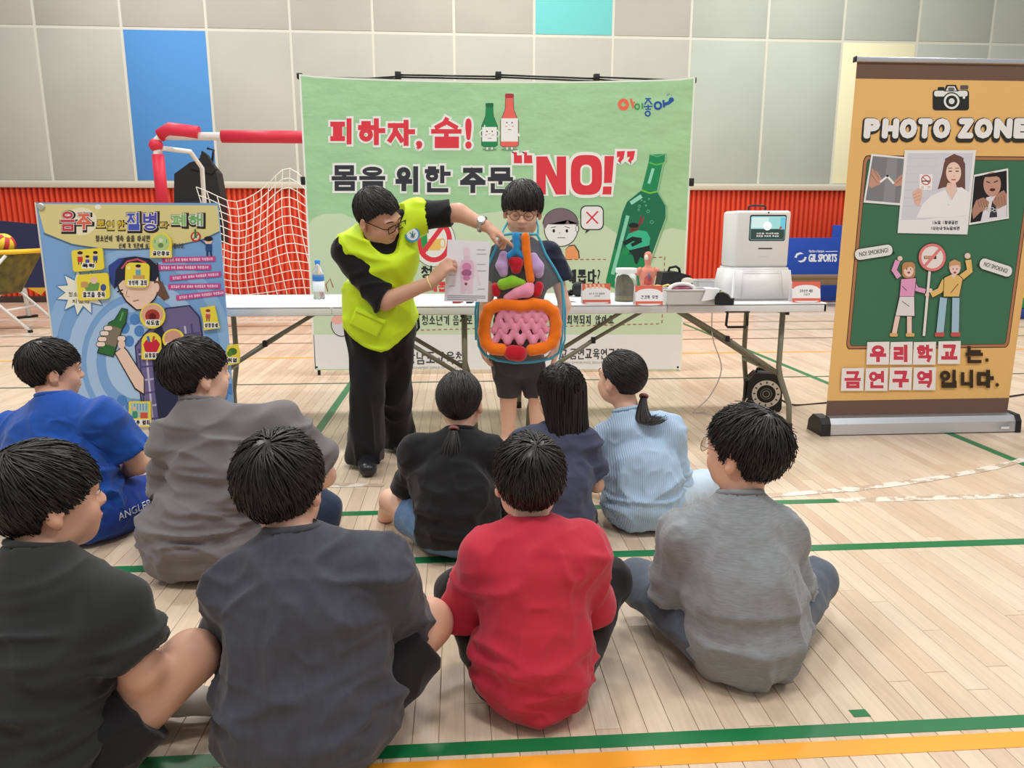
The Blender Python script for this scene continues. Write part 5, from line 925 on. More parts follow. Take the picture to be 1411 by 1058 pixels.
# ================================================================== people: smooth implicit surfaces meshed by surface nets
V = lambda *a: np.array(a, float)
def unit(v): v = np.asarray(v, float); return v / (np.linalg.norm(v) + 1e-12)
def rotz(p, a): c, s = math.cos(a), math.sin(a); return np.array([p[0] * c - p[1] * s, p[0] * s + p[1] * c, p[2]])
class Field:
    def __init__(s, lo, hi, h):
        s.lo = np.array(lo, float); s.h = h; s.n = np.ceil((np.array(hi) - s.lo) / h).astype(int) + 1
        s.v = np.full(s.n, 1.0, np.float32); s.ax = [(s.lo[i] + h * np.arange(s.n[i])).astype(np.float32) for i in range(3)]
    def _sl(s, lo, hi):
        a = np.clip(np.floor((np.array(lo) - s.lo) / s.h).astype(int), 0, s.n); b = np.clip(np.ceil((np.array(hi) - s.lo) / s.h).astype(int) + 1, 0, s.n)
        sl = tuple(slice(a[i], b[i]) for i in range(3))
        if any(b[i] <= a[i] for i in range(3)): return None, None
        return sl, (s.ax[0][sl[0]][:, None, None], s.ax[1][sl[1]][None, :, None], s.ax[2][sl[2]][None, None, :])
    def _mix(s, sl, d, k, sub=False):
        o = s.v[sl]
        if sub:
            d = -d
            if k > 0: h = np.clip(.5 - .5 * (o - d) / k, 0, 1); s.v[sl] = o + (d - o) * h + k * h * (1 - h)
            else: s.v[sl] = np.maximum(o, d)
        elif k > 0:
            h = np.clip(.5 + .5 * (o - d) / k, 0, 1); s.v[sl] = o + (d - o) * h - k * h * (1 - h)
        else: s.v[sl] = np.minimum(o, d)
    def cone(s, a, b, ra, rb, k=.02, flat=None, sub=False, cap=None):
        """tapered capsule; flat=(axis, factor) squeezes the section along an axis"""
        a = np.array(a, float); b = np.array(b, float); m = max(ra, rb) * (max(1, flat[1]) if flat else 1) + k + 2 * s.h
        sl, X = s._sl(np.minimum(a, b) - m, np.maximum(a, b) + m)
        if sl is None: return s
        ba = b - a; L2 = float(ba @ ba) + 1e-12
        q = [X[i] - np.float32(a[i]) for i in range(3)]
        t = np.clip((q[0] * ba[0] + q[1] * ba[1] + q[2] * ba[2]) / L2, 0, 1)
        q = [q[i] - t * np.float32(ba[i]) for i in range(3)]
        d2 = q[0] ** 2 + q[1] ** 2 + q[2] ** 2
        if flat:
            u = unit(flat[0]); w = q[0] * u[0] + q[1] * u[1] + q[2] * u[2]; d2 = d2 + w * w * (1 / flat[1] ** 2 - 1)
        d = (np.sqrt(np.maximum(d2, 0)) - (ra + (rb - ra) * t)) * (min(1, flat[1]) if flat else 1)
        if cap is not None: nn = unit(cap[1]); d = np.maximum(d, (X[0] - cap[0][0]) * nn[0] + (X[1] - cap[0][1]) * nn[1] + (X[2] - cap[0][2]) * nn[2])
        s._mix(sl, d.astype(np.float32), k, sub); return s
    def ell(s, c, r, Rm=None, k=.02, sub=False):
        c = np.array(c, float); r = np.array(r, float); m = max(r) + k + 2 * s.h; sl, X = s._sl(c - m, c + m)
        if sl is None: return s
        q = [X[i] - np.float32(c[i]) for i in range(3)]
        if Rm is not None: q = [sum(Rm[j][i] * q[j] for j in range(3)) for i in range(3)]
        k0 = np.sqrt(sum((q[i] / r[i]) ** 2 for i in range(3))); k1 = np.sqrt(sum((q[i] / r[i] ** 2) ** 2 for i in range(3))) + 1e-9
        s._mix(sl, (k0 * (k0 - 1) / k1).astype(np.float32), k, sub); return s
    def cut(s, p, n, k=0.0, box=None):
        """keep the side where (x-p).n < 0, inside an optional box (lo, hi)"""
        sl, X = s._sl(*(box if box else (s.lo, s.lo + s.h * s.n)))
        if sl is None: return s
        n = unit(n); d = sum((X[i] - p[i]) * n[i] for i in range(3)).astype(np.float32); o = s.v[sl]; s.v[sl] = np.maximum(o, np.broadcast_to(d, o.shape)); return s
    def mesh(s):
        v = s.v; ins = v < 0
        if not ins.any(): return np.zeros((0, 3)), np.zeros((0, 4), int)
        c = np.zeros(np.array(v.shape) - 1, np.int8)
        for i in (0, 1):
            for j in (0, 1):
                for k in (0, 1): c += ins[i:i + c.shape[0], j:j + c.shape[1], k:k + c.shape[2]]
        idx = np.argwhere((c > 0) & (c < 8)); vid = np.full(c.shape, -1, np.int32); vid[tuple(idx.T)] = np.arange(len(idx))
        off = np.array([(i, j, k) for i in (0, 1) for j in (0, 1) for k in (0, 1)]); val = np.stack([v[tuple((idx + o).T)] for o in off], 1)
        pos = np.zeros((len(idx), 3)); cnt = np.zeros(len(idx))
        for a in range(8):
            for b in range(a + 1, 8):
                if np.abs(off[a] - off[b]).sum() != 1: continue
                va, vb = val[:, a], val[:, b]; m = (va < 0) != (vb < 0); t = np.where(m, va / np.where(m, va - vb, 1), 0)
                pos += np.where(m[:, None], off[a] + t[:, None] * (off[b] - off[a]), 0); cnt += m
        P = s.lo + s.h * (idx + pos / np.maximum(cnt, 1)[:, None]); Q = []
        for ax in range(3):
            A = [slice(None)] * 3; B = [slice(None)] * 3; A[ax] = slice(0, -1); B[ax] = slice(1, None)
            e = ins[tuple(A)] != ins[tuple(B)]; E_ = np.argwhere(e); u, w = (ax + 1) % 3, (ax + 2) % 3
            ok = (E_[:, u] > 0) & (E_[:, w] > 0) & (E_[:, u] < v.shape[u] - 1) & (E_[:, w] < v.shape[w] - 1); E_ = E_[ok]
            d = np.zeros((4, 3), int); d[1, u] = -1; d[2, u] = -1; d[2, w] = -1; d[3, w] = -1
            q = np.stack([vid[tuple((E_ + d[i]).T)] for i in range(4)], 1); fl_ = ins[tuple(A)][tuple(E_.T)]
            q[~fl_] = q[~fl_][:, ::-1]; Q.append(q)
        return P, np.concatenate(Q)
def vnoise(p, seed=0):
    """smooth value noise, vectorised"""
    p = np.asarray(p); i = np.floor(p).astype(np.int64); f = p - i; f = f * f * (3 - 2 * f); o = 0
    for a in (0, 1):
        for b in (0, 1):
            for c in (0, 1):
                n = (i[:, 0] + a) * 73856093 ^ (i[:, 1] + b) * 19349663 ^ (i[:, 2] + c) * 83492791 ^ (seed * 2654435); n = (n * 1103515245 + 12345) & 0x7fffffff; n = (n ^ (n >> 13)) * 60493 & 0x7fffffff
                o = o + (n / 0x7fffffff) * np.where(a, f[:, 0], 1 - f[:, 0]) * np.where(b, f[:, 1], 1 - f[:, 1]) * np.where(c, f[:, 2], 1 - f[:, 2])
    return o * 2 - 1
def normals(P, Q):
    n = np.cross(P[Q[:, 2]] - P[Q[:, 0]], P[Q[:, 3]] - P[Q[:, 1]]); N = np.zeros_like(P)
    for k in range(4): np.add.at(N, Q[:, k], n)
    return N / (np.linalg.norm(N, axis=1)[:, None] + 1e-12)
def smooth(P, Q, it=1, lam=.5):
    for _ in range(it):
        A = np.zeros_like(P); c = np.zeros(len(P))
        for k in range(4): np.add.at(A, Q[:, k], P[Q[:, (k + 1) % 4]] + P[Q[:, (k - 1) % 4]]); np.add.at(c, Q[:, k], 2)
        P = P + lam * (A / np.maximum(c, 1)[:, None] - P)
    return P
def folds(P, N, amp, comps, seed=0):
    """comps: (scale_xyz, weight, ridge)"""
    d = np.zeros(len(P))
    for k, (sc, w, ridge) in enumerate(comps):
        warp = .6 * vnoise(P * 6 + 3.1 * k, seed + 9)[:, None]
        n = vnoise(P * np.array(sc) + warp, seed + k)
        d += w * ((2.2 * np.maximum(0, 1 - 1.6 * np.abs(n)) ** 1.7 - .7) if ridge else n)
    return P + N * (amp * d)[:, None]
def put(F, name, m, parent, it=1, post=None):
    P, Q = F.mesh()
    if not len(P): return None
    P = smooth(P, Q, it, .5)
    if post: P = post(P, normals(P, Q))
    return link(name, np_mesh(name, P, Q, [m]), parent)

SKIN = mat('skin', (228, 184, 160), .5, spec=.35, var=.05, vscale=14, sss=.06); SKIN2 = mat('skin_tan', (208, 160, 136), .5, spec=.35, var=.05, vscale=14, sss=.06); SKIN3 = mat('skin_warm', (220, 172, 148), .5, spec=.35, var=.05, vscale=14, sss=.06)
def hair_mat():
    m = bpy.data.materials.new('black_hair'); m.use_nodes = True; N = m.node_tree.nodes; L = m.node_tree.links; b = N['Principled BSDF']
    b.inputs['Base Color'].default_value = lin((27, 25, 26)); b.inputs['Roughness'].default_value = .36; b.inputs['Specular IOR Level'].default_value = .42
    at_ = N.new('ShaderNodeAttribute'); at_.attribute_name = 'strand'; mr = N.new('ShaderNodeMapRange'); mr.inputs[3].default_value = .34; mr.inputs[4].default_value = .55; L.new(at_.outputs['Fac'], mr.inputs[0]); L.new(mr.outputs[0], b.inputs['Roughness'])
    cr = N.new('ShaderNodeValToRGB'); cr.color_ramp.elements[0].color = lin((12, 11, 12)); cr.color_ramp.elements[1].color = lin((32, 29, 29)); L.new(at_.outputs['Fac'], cr.inputs[0]); L.new(cr.outputs[0], b.inputs['Base Color']); return m
HAIR = hair_mat()

def frame(fwd, up=(0, 0, 1)):
    """columns: right, forward, up"""
    f = unit(fwd); r = unit(np.cross(f, up)); return np.stack([r, f, np.cross(r, f)], 1)
def head_field(F, c, M, s=1.0, jaw=1.0, k=.02):
    g = lambda x, y, z: c + M @ (V(x, y, z) * s)
    F.ell(g(0, -.012, .026), V(.074, .092, .082) * s, M, .01); F.ell(g(0, .026, -.035), V(.060 * jaw, .060, .068) * s, M, .03); F.ell(g(0, .052, -.078), V(.034 * jaw, .028, .028) * s, M, .03)
    for sx in (-1, 1):
        F.ell(g(sx * .035 * jaw, .052, -.036), V(.028, .028, .032) * s, M, .02); F.ell(g(sx * .046 * jaw, .012, -.066), V(.02, .03, .026) * s, M, .03)
        F.ell(g(sx * .030, .088, .006), V(.017, .014, .011) * s, M, .012, sub=True); F.ell(g(sx * .030, .076, .003), V(.0135, .0115, .0105) * s, M, .004)
        e = frame(M @ unit(V(sx * .9, -.35, 0)), M[:, 2]); F.ell(g(sx * .0815, -.010, -.010), V(.019, .0095, .031) * s, e, .008); F.ell(g(sx * .0895, -.004, -.006), V(.009, .007, .018) * s, e, .004, sub=True); F.ell(g(sx * .0775, -.004, -.036), V(.009, .008, .011) * s, e, .008)
        F.ell(g(sx * .013, .092, -.030), V(.008, .009, .007) * s, M, .006)
    F.cone(g(0, .084, .008), g(0, .0985, -.026), .0065 * s, .0105 * s, .012); F.ell(g(0, .082, -.053), V(.022, .012, .008) * s, M, .008); F.ell(g(0, .080, -.064), V(.018, .011, .007) * s, M, .008); F.ell(g(0, .097, -.0585), V(.026, .010, .0016) * s, M, .003, sub=True); F.ell(g(0, .078, .022), V(.05, .014, .009) * s, M, .02)
def hand_field(F, w, d, n, s=1.0, curl=(.3, .35, .4, .45), spread=.12, thumb=.7, side=1, k=.006):
    """w wrist, d hand direction, n palm normal (towards the palm side), side +1 puts the thumb along d x n"""
    d = unit(d); n = unit(n - d * (n @ d)); t = np.cross(d, n) * side; L = .082 * s
    F.cone(w - d * .02 * s, w + d * .03 * s, .024 * s, .030 * s, .02, (n, .62)); F.ell(w + d * .045 * s, V(.040, .050, .0155) * s, np.stack([t, d, n], 1), .015)
    tips = []
    for i, (o, ln) in enumerate(((.028, .070), (.010, .078), (-.009, .073), (-.027, .058))):
        p = w + d * (.082 - .004 * abs(i - 1)) * s + t * o * s; a = curl[i]; dd = unit(d + t * spread * (1 - i * .66)); 
        for j, fr in enumerate((.45, .32, .23)):
            ang = a * (j + .55); e = unit(dd * math.cos(ang) + n * math.sin(ang)); q_ = p + e * ln * fr * s; r0 = (.0092 - .0009 * j) * s; F.cone(p, q_, r0, r0 * .93, k if j else .008); p = q_
        tips.append(p)
    p = w + d * .022 * s + t * .026 * s + n * .004 * s; e = unit(d * .62 + t * thumb + n * .35); q_ = p + e * .036 * s; F.cone(p, q_, .0135 * s, .0105 * s, .012); e = unit(d * .9 + t * thumb * .45 + n * .4); F.cone(q_, q_ + e * .030 * s, .0102 * s, .0088 * s, .006); tips.append(q_ + e * .03 * s)
    return tips

# ---- hair: a scalp shell plus combed locks
def hair_limits(style):
    # lowest z (in head units) the hair reaches, by azimuth from the front (0) to the back (180)
    if style == 'boy': return ([0, 35, 55, 72, 88, 100, 118, 140, 180], [.038, .036, .018, -.012, .012, .000, -.060, -.086, -.094])
    if style == 'bowl': return ([0, 35, 55, 72, 88, 100, 118, 140, 180], [.026, .024, .012, -.010, .004, -.010, -.062, -.088, -.096])
    if style == 'mushroom': return ([0, 35, 55, 72, 90, 104, 120, 140, 180], [.022, .018, .006, -.018, -.016, -.026, -.068, -.096, -.106])
    if style == 'man': return ([0, 30, 50, 66, 80, 100, 118, 140, 180], [.062, .060, .050, .020, .006, .004, -.05, -.07, -.074])
    if style == 'tied': return ([0, 25, 50, 70, 84, 100, 118, 140, 180], [.066, .062, .045, -.005, .010, .000, -.055, -.080, -.086])
    return ([0, 25, 45, 62, 80, 100, 118, 140, 180], [.066, .060, .030, -.06, -.09, -.10, -.10, -.10, -.10])
def make_hair(name, parent, c, M, s, style='boy', vol=1.0, n=520, seed=1, whorl=(.012, -.055, .085), pony=None, lockw=.0024, length=(.045, .085), tip=.005, tie=None):
    n = int(n * 1.0); rng = np.random.default_rng(seed); az, lz = hair_limits(style); C0 = V(0, -.014, .030); Rr = V(.0850, .1030, .0930) * vol
    def lim(d):
        a = np.degrees(np.abs(np.arctan2(d[:, 0], d[:, 1]))); return np.interp(a, az, lz)
    # shell
    h = .005; lo = V(-.115, -.125, -.11); hi = V(.115, .115, .135); ax = [np.arange(lo[i], hi[i], h) for i in range(3)]; F = Field(lo, hi, h); X = np.stack(np.meshgrid(*F.ax, indexing='ij'), -1).reshape(-1, 3)
    q = (X - C0) / (Rr * .985); r = np.linalg.norm(q, axis=1); d = (r - 1) * .085; inner = (np.linalg.norm((X - V(0, -.012, .026)) / V(.072, .089, .080), axis=1) - 1) * .08
    ex = lim(X - C0) - X[:, 2]; f = np.maximum(np.maximum(d, -inner - .004), ex * .8); F.v = f.reshape(F.n).astype(np.float32); P, Q = F.mesh(); P = smooth(P, Q, 2, .5)
    v0 = [P]; f0 = [Q]; st = [rng.random(len(P)) * .25]
    # locks
    W = unit(np.array(whorl)); root = rng.normal(size=(n * 4, 3)); root /= np.linalg.norm(root, axis=1)[:, None]; p = C0 + root * Rr; ok = p[:, 2] > lim(p - C0) + .006; p = p[ok][:n]; m = len(p); K = 6
    L = rng.uniform(*length, m); base = 1.0 + rng.uniform(-.012, .022, m); rings = []; swirl = .35
    wp = C0 + W * Rr; sd = rng.normal(0, .12, m)
    cur = p.copy(); alive = np.ones(m); width = lockw * rng.uniform(.7, 1.35, m)
    for j in range(K):
        t = j / (K - 1); nr = (cur - C0) / Rr ** 2; nr /= np.linalg.norm(nr, axis=1)[:, None]
        g = cur - wp; g[:, 2] -= .035
        if tie is not None: g = np.array(tie) - cur
        elif style == 'long': g = np.stack([np.sign(cur[:, 0]) * .05, -.01 + 0 * cur[:, 0], -.10 + 0 * cur[:, 0]], 1)
        sw = np.cross(nr, g); g = g + sw * (swirl * .5) + sw * sd[:, None]
        g -= nr * (g * nr).sum(1)[:, None]; g /= np.linalg.norm(g, axis=1)[:, None] + 1e-9; side = np.cross(nr, g)
        ww = width * (1 - t ** 3) * (.55 + .45 * min(1, t * 4)) + .0004; lift = (.0015 + tip * t * t * rng.uniform(.2, 1.8, m)) ; ctr = cur * 1.0 + nr * (lift - .001)[:, None]
        ring = np.stack([ctr + side * ww[:, None], ctr + nr * (.0013 * (1 - t * .7)), ctr - side * ww[:, None], ctr - nr * .0016], 1); rings.append(ring)
        nxt = cur + g * (L / (K - 1))[:, None]; q_ = (nxt - C0) / Rr; nxt = C0 + q_ / np.linalg.norm(q_, axis=1)[:, None] * Rr * base[:, None]
        low = lim(nxt - C0) - .006 + .010 * vnoise(nxt * 90, seed)
        stop = nxt[:, 2] < low; nxt[stop] = cur[stop] * .999 + V(0, 0, -.0004); cur = nxt
    Rg = np.stack(rings, 1).reshape(m, K * 4, 3); fs = []
    for j in range(K - 1):
        for e in range(4): fs.append((j * 4 + e, j * 4 + (e + 1) % 4, (j + 1) * 4 + (e + 1) % 4, (j + 1) * 4 + e))
    fs = np.array(fs); nv = len(P); v0.append(Rg.reshape(-1, 3)); f0.append((fs[None] + (np.arange(m) * K * 4)[:, None, None]).reshape(-1, 4) + nv); st.append(np.repeat(rng.random(m), K * 4))
    v = np.concatenate(v0); f = np.concatenate(f0); v = c + (v * s) @ M.T; stv = np.concatenate(st)
    if pony is not None:
        e = pony(rng); 
        if e is not None: pv, pf, ps = e; f = np.concatenate([f, pf + len(v)]); v = np.concatenate([v, pv]); stv = np.concatenate([stv, ps])
    me = np_mesh(name, v, f, [HAIR]); o = link(name, me, parent); a = me.attributes.new('strand', 'FLOAT', 'POINT'); a.data.foreach_set('value', stv.astype(np.float32)); return o
def strands(paths, w, rng, thick=.5):
    """paths (m, K, 3) -> ribbon-like tapered locks"""
    paths = np.asarray(paths); m, K, _ = paths.shape; T = np.gradient(paths, axis=1); T /= np.linalg.norm(T, axis=2)[..., None] + 1e-9; ref = np.where(np.abs(T[..., 1:2]) < .9, V(0, 1, 0), V(1, 0, 0)); A = np.cross(T, ref); A /= np.linalg.norm(A, axis=2)[..., None] + 1e-9; B = np.cross(T, A)
    t = np.linspace(0, 1, K); ww = (w if np.ndim(w) else np.full(m, w))[:, None] * (1 - .75 * t ** 4)[None]; ww = ww[..., None]
    R_ = np.stack([paths + A * ww, paths + B * ww * thick, paths - A * ww, paths - B * ww * thick], 2).reshape(m, K * 4, 3); fs = []
    for j in range(K - 1):
        for e in range(4): fs.append((j * 4 + e, j * 4 + (e + 1) % 4, (j + 1) * 4 + (e + 1) % 4, (j + 1) * 4 + e))
    return R_.reshape(-1, 3), (np.array(fs)[None] + (np.arange(m) * K * 4)[:, None, None]).reshape(-1, 4), np.repeat(rng.random(m), K * 4)

EYEW = mat('eye_white', (232, 228, 224), .3); EYEB = mat('eye_brown', (34, 24, 22), .2); LIPS = mat('lips', (200, 132, 118), .5); BROW = mat('brow', (40, 34, 33), .7)
def face_parts(parent, c, M, s, down=False, lips=True):
    g = lambda x, y, z: tuple(c + M @ (V(x, y, z) * s))
    for sx in (-1, 1):
        if down: mb(EYEB).tube([g(sx * .018, .0862, -.004), g(sx * .024, .0885, -.0068), g(sx * .031, .0880, -.0076), g(sx * .040, .083, -.0055)], [.0008 * s, .0014 * s, .0014 * s, .0008 * s], 6).build('eyelash', parent)
        else:
            e = mb(EYEW); blob(e, (0, 0, 0), (.0128 * s, .0118 * s, .0080 * s), 14, 8); Mx = Matrix([list(M[0]), list(M[1]), list(M[2])]); e.v = [tuple(V(*g(sx * .030, .0775, .003)) + M @ V(*p)) for p in e.v]; eo = e.build('eye', parent)
            i_ = mb(EYEB); blob(i_, (0, 0, 0), (.0060 * s, .004 * s, .0064 * s), 12, 6); i_.v = [tuple(V(*g(sx * .0295, .0872, .003)) + M @ V(*p)) for p in i_.v]; i_.build('iris', eo)
            mb(EYEB).tube([g(sx * .017, .086, .003), g(sx * .023, .0895, .0095), g(sx * .031, .0895, .0108), g(sx * .042, .083, .006)], [.0008 * s, .0013 * s, .0013 * s, .0008 * s], 6).build('eyelash', parent)
        mb(BROW).tube([g(sx * .014, .091, .023), g(sx * .026, .0915, .0275), g(sx * .040, .086, .0265), g(sx * .048, .0785, .021)], [.0015 * s, .0026 * s, .0022 * s, .001 * s], 6).build('eyebrow', parent)
    if lips:
        l = mb(LIPS); l.tube([g(-.019, .0868, -.0580), g(-.009, .0915, -.0556), g(0, .0922, -.0562), g(.009, .0915, -.0556), g(.019, .0868, -.0580)], [.0012 * s, .0024 * s, .0024 * s, .0024 * s, .0012 * s], 8); l.tube([g(-.018, .0862, -.0592), g(-.008, .0890, -.0625), g(.008, .0890, -.0625), g(.018, .0862, -.0592)], [.0012 * s, .0028 * s, .0028 * s, .0012 * s], 8); l.build('lips', parent)
def glasses(parent, c, M, s, rgb, shape='round', rim=.0011):
    m = mat('glasses_%d' % rgb[0], rgb, .3, metal=.6); g = lambda x, y, z: tuple(c + M @ (V(x, y, z) * s)); t = bpy.data.objects.new('glasses', None); COL.objects.link(t); t.parent = parent; fr = mb(m)
    for sx in (-1, 1):
        if shape == 'round': pts = [g(sx * .031 + .0215 * math.cos(a), .1015 - .004 * abs(math.cos(a)), -.001 + .0195 * math.sin(a)) for a in np.linspace(0, 2 * math.pi, 22, endpoint=False)]
        else: pts = [g(sx * .031 + x, .1015, z) for x, z in ((-.023, .013), (.023, .014), (.025, .006), (.019, -.016), (-.016, -.016), (-.023, -.006))]
        fr.tube(pts, rim * s, 6, closed=True); fr.tube([g(sx * .053, .098, .004), g(sx * .066, .085, .004), g(sx * .0775, .02, .006), g(sx * .0785, -.012, .002), g(sx * .076, -.03, -.012)], rim * s, 6)
    fr.tube([g(-.0095, .104, .002), g(0, .106, .005), g(.0095, .104, .002)], rim * s, 6); fr.build('frame', t)
    le = mb(mat('lens_clear', (240, 244, 246), .03, trans=1.0, alpha=.35))
    for sx in (-1, 1): le.add([g(sx * .031 + .020 * math.cos(a), .1005, -.001 + .018 * math.sin(a)) for a in np.linspace(0, 2 * math.pi, 16, endpoint=False)], [tuple(range(16))], False)
    le.build('lens', t); return t
# ---- seated children: every joint in metres from the seat point, facing +y unless turned
def collar_ring(parent, c, r, m, tilt=(0, 0, 1), thick=.006, squash=.9):
    fz = unit(tilt); a = unit(np.cross(fz, V(0, 1, .01))); b = np.cross(fz, a)
    return mb(m).tube([tuple(c + a * r * math.cos(t) + b * r * squash * math.sin(t)) for t in np.linspace(0, 2 * math.pi, 28, endpoint=False)], thick, 8, closed=True).build('collar', parent)
root_fields = {}
def seated(label, base, yaw, J, shirt, pants, skin=SKIN, S=1.0, W=1.0, hair=None, sleeve=.62, longsleeve=False, shorts=True, fold=None, seed=1, face=True, glass=None, hem=None, feet=None, headf=(0, 1, 0), headup=(0, 0, 1), jaw=1.0, tilt=0.0, hs=1.0, hemdrop=0.0, collar=True, hands=True, pantk=1.0, name='person', bare_to=.62, torso=1.0, fa=.0085, ribhem=None):
    """J gives joint positions (already turned) relative to base; yaw only turns defaults"""
    D = dict(pel=(0, 0, .105), waist=(0, -.015, .23), chest=(0, .01, .365), neck=(0, .045, .475), head=(0, .085, .575), shl=(-.120, .015, .415), shr=(.120, .015, .415), ell=(-.185, .09, .245), elr=(.185, .09, .245), wrl=(-.08, .24, .17), wrr=(.08, .24, .17), hpl=(-.085, .02, .10), hpr=(.085, .02, .10), knl=(-.26, .22, .15), knr=(.26, .22, .15), anl=(.06, .30, .06), anr=(-.06, .33, .06), tol=(.16, .36, .035), tor=(-.16, .39, .035))
    G = {k: rotz(np.array(v) * S, yaw) for k, v in D.items()}; G.update({k: np.array(v, float) for k, v in J.items()})
    root = thing(name, label, 'person', (base[0], base[1], 0)); fw = rotz(V(0, 1, 0), yaw); rt = rotz(V(1, 0, 0), yaw); s = S; w = W
    up = unit(G['neck'] - G['pel']); pts = np.array(list(G.values())); hc = G['head']; hs_ = hs * (.94 if S < .98 else 1.0); M = frame(headf, headup)
    lo = pts.min(0) - .21; hi = pts.max(0) + .18; lo[2] = -.004
    G['neck'] = G['neck'] + up * .004
    # body
    B = Field(lo, hi, .0062)
    B.ell(G['pel'], V(.125 * w, .10, .095) * s, frame(fw), .04); B.cone(G['pel'], G['waist'], .10 * s * w, .095 * s * w, .05, (fw, .8)); B.cone(G['waist'], G['chest'], .095 * s * w, .105 * s * w, .05, (fw, .75)); B.cone(G['chest'], G['neck'] - up * .03, .10 * s * w, .05 * s, .05, (fw, .75))
    B.cone(G['shl'], G['shr'], .042 * s, .042 * s, .04); B.cone(G['neck'] - up * .02, hc + M @ V(0, -.018, -.045) * hs_, .050 * s, .046 * hs_, .02)
    head_field(B, hc, M, hs_, jaw)
    for sd, sg in (('l', -1), ('r', 1)):
        B.cone(G['sh' + sd], G['el' + sd], .042 * s * w, .033 * s * w, .03); B.cone(G['el' + sd], G['wr' + sd], .034 * s * w, .0235 * s, .015)
        hd = unit(G['wr' + sd] - G['el' + sd]); hd = unit(hd * .7 + V(-sg * .3 * rt[0], -sg * .3 * rt[1], -.25)); hand_field(B, G['wr' + sd] + hd * .01, hd, V(0, 0, -1), .86 * s, side=-sg)
        B.cone(G['hp' + sd], G['kn' + sd], .072 * s * w, .050 * s * w, .04); B.cone(G['kn' + sd], G['an' + sd], .048 * s * w, .030 * s, .02)
        f = unit(G['to' + sd] - G['an' + sd]); B.cone(G['an' + sd], G['to' + sd], .032 * s, .022 * s, .02); B.ell(G['an' + sd] - f * .02, V(.03, .03, .03) * s, None, .02)
    B.cut((0, 0, .001), (0, 0, -1)); put(B, 'body', skin, root, 2)
    # shirt
    o = .013; C = Field(lo, hi, .0068); hemz = hem if hem is not None else .02; T = torso
    C.ell(G['pel'] + V(0, 0, .0), V(.150 * w * T, .140, .125) * s, frame(fw), .05); C.cone(G['pel'] + up * .04, G['waist'], (.128 * w * T) * s, (.118 * w * T) * s, .06, (fw, .86)); C.cone(G['waist'], G['chest'], .120 * s * w * T, .132 * s * w, .06, (fw, .80)); C.cone(G['chest'], G['neck'] - up * .055, .128 * s * w, .072 * s, .06, (fw, .78))
    C.cone(G['shl'] + fw * .0, G['shr'], .054 * s, .054 * s, .05); C.cone(G['neck'] - up * .002, G['neck'] - up * .05, .053 * s, .082 * s, .03)
    for sd, sg in (('l', -1), ('r', 1)):
        a, b = G['sh' + sd], G['el' + sd]; C.cone(G['neck'] - up * .03, a, .045 * s, .05 * s, .05)
        if longsleeve:
            C.cone(a, b, .058 * s * w, .050 * s * w, .03); e = b + (G['wr' + sd] - b) * sleeve; C.cone(b, e, .050 * s * w, .038 * s, .025)
        else:
            e = a + (b - a) * sleeve; dd = unit(b - a); e2 = e + dd * .05; C.cone(a, e2, .056 * s * w, .066 * s * w, .025, cap=(e, dd))
    C.cone(G['neck'] - up * .03, G['neck'] + up * .09, .0475 * s, .0535 * s, .0, sub=True)
    C.cut((0, 0, hemz), (0, 0, -1))
    fo = fold or [((5, 5, 22), .7, True), ((9, 9, 9), .5, False)]
    ct = V(0, 0, 0)
    def drape(P, N):
        Q_ = folds(P, N, fa * s, fo, seed); z = (P[:, 2] - G['pel'][2]) / s
        bunch = np.exp(-((z - .06) / .07) ** 2) * .9; nk = np.clip((np.linalg.norm(P - G['neck'], axis=1) / s - .055) / .06, 0, 1)[:, None]
        return P + nk * ((Q_ - P) + (folds(P, N, fa * s, [((5, 5, 30), 1, True)], seed + 40) - P) * bunch[:, None] + N * (fa * s * (.75 + .5 * bunch))[:, None])
    put(C, 'shirt', shirt, root, 2, drape)
    if ribhem:
        Rb = Field(lo, hi, .0068); Rb.v = C.v - .003; Rb.cut((0, 0, ribhem), (0, 0, 1)); Rb.cut((0, 0, hemz - .004), (0, 0, -1)); put(Rb, 'ribbed_hem', shirt, root, 2, lambda P, N: folds(P, N, .002, [((60, 60, 6), 1, False)], 3))
    if collar: collar_ring(root, G['neck'] + up * .020, .0545 * s, shirt, unit(up + fw * .15), .008)
    # trousers or shorts
    Pn = Field(lo, hi, .0068)
    Pn.ell(G['pel'] + V(0, 0, -.02) + fw * .01, V(.140 * w, .122, .09) * s, frame(fw), .04)
    for sd in 'lr':
        h_, k_, a_ = G['hp' + sd], G['kn' + sd], G['an' + sd]
        if shorts:
            e = h_ + (k_ - h_) * bare_to; dd = unit(k_ - h_); Pn.cone(h_, e + dd * .06, .086 * s * w * pantk, .082 * s * w * pantk, .04, cap=(e, dd))
        else:
            Pn.cone(h_, k_, .086 * s * w * pantk, .066 * s * w * pantk, .04); Pn.cone(k_, k_ + (a_ - k_) * .93, .064 * s * w * pantk, .050 * s * pantk, .03)
    Pn.cut((0, 0, .0015), (0, 0, -1))
    put(Pn, 'shorts' if shorts else 'trousers', pants, root, 2, lambda P, N: folds(P, N, .004 * s, [((14, 14, 14), .7, True), ((26, 26, 26), .3, False)], seed + 5))
    # feet
    if feet:
        Sf = Field(lo, hi, .0055)
        for sd in 'lr': f = unit(G['to' + sd] - G['an' + sd]); Sf.cone(G['an' + sd] - f * .015, G['to' + sd], .038 * s, .029 * s, .02); Sf.cone(G['an' + sd], G['an' + sd] + unit(G['kn' + sd] - G['an' + sd]) * .07, .036 * s, .034 * s, .02)
        Sf.cut((0, 0, .001), (0, 0, -1)); put(Sf, 'socks', feet, root, 2)
    root_fields[root.name] = (Pn, base)
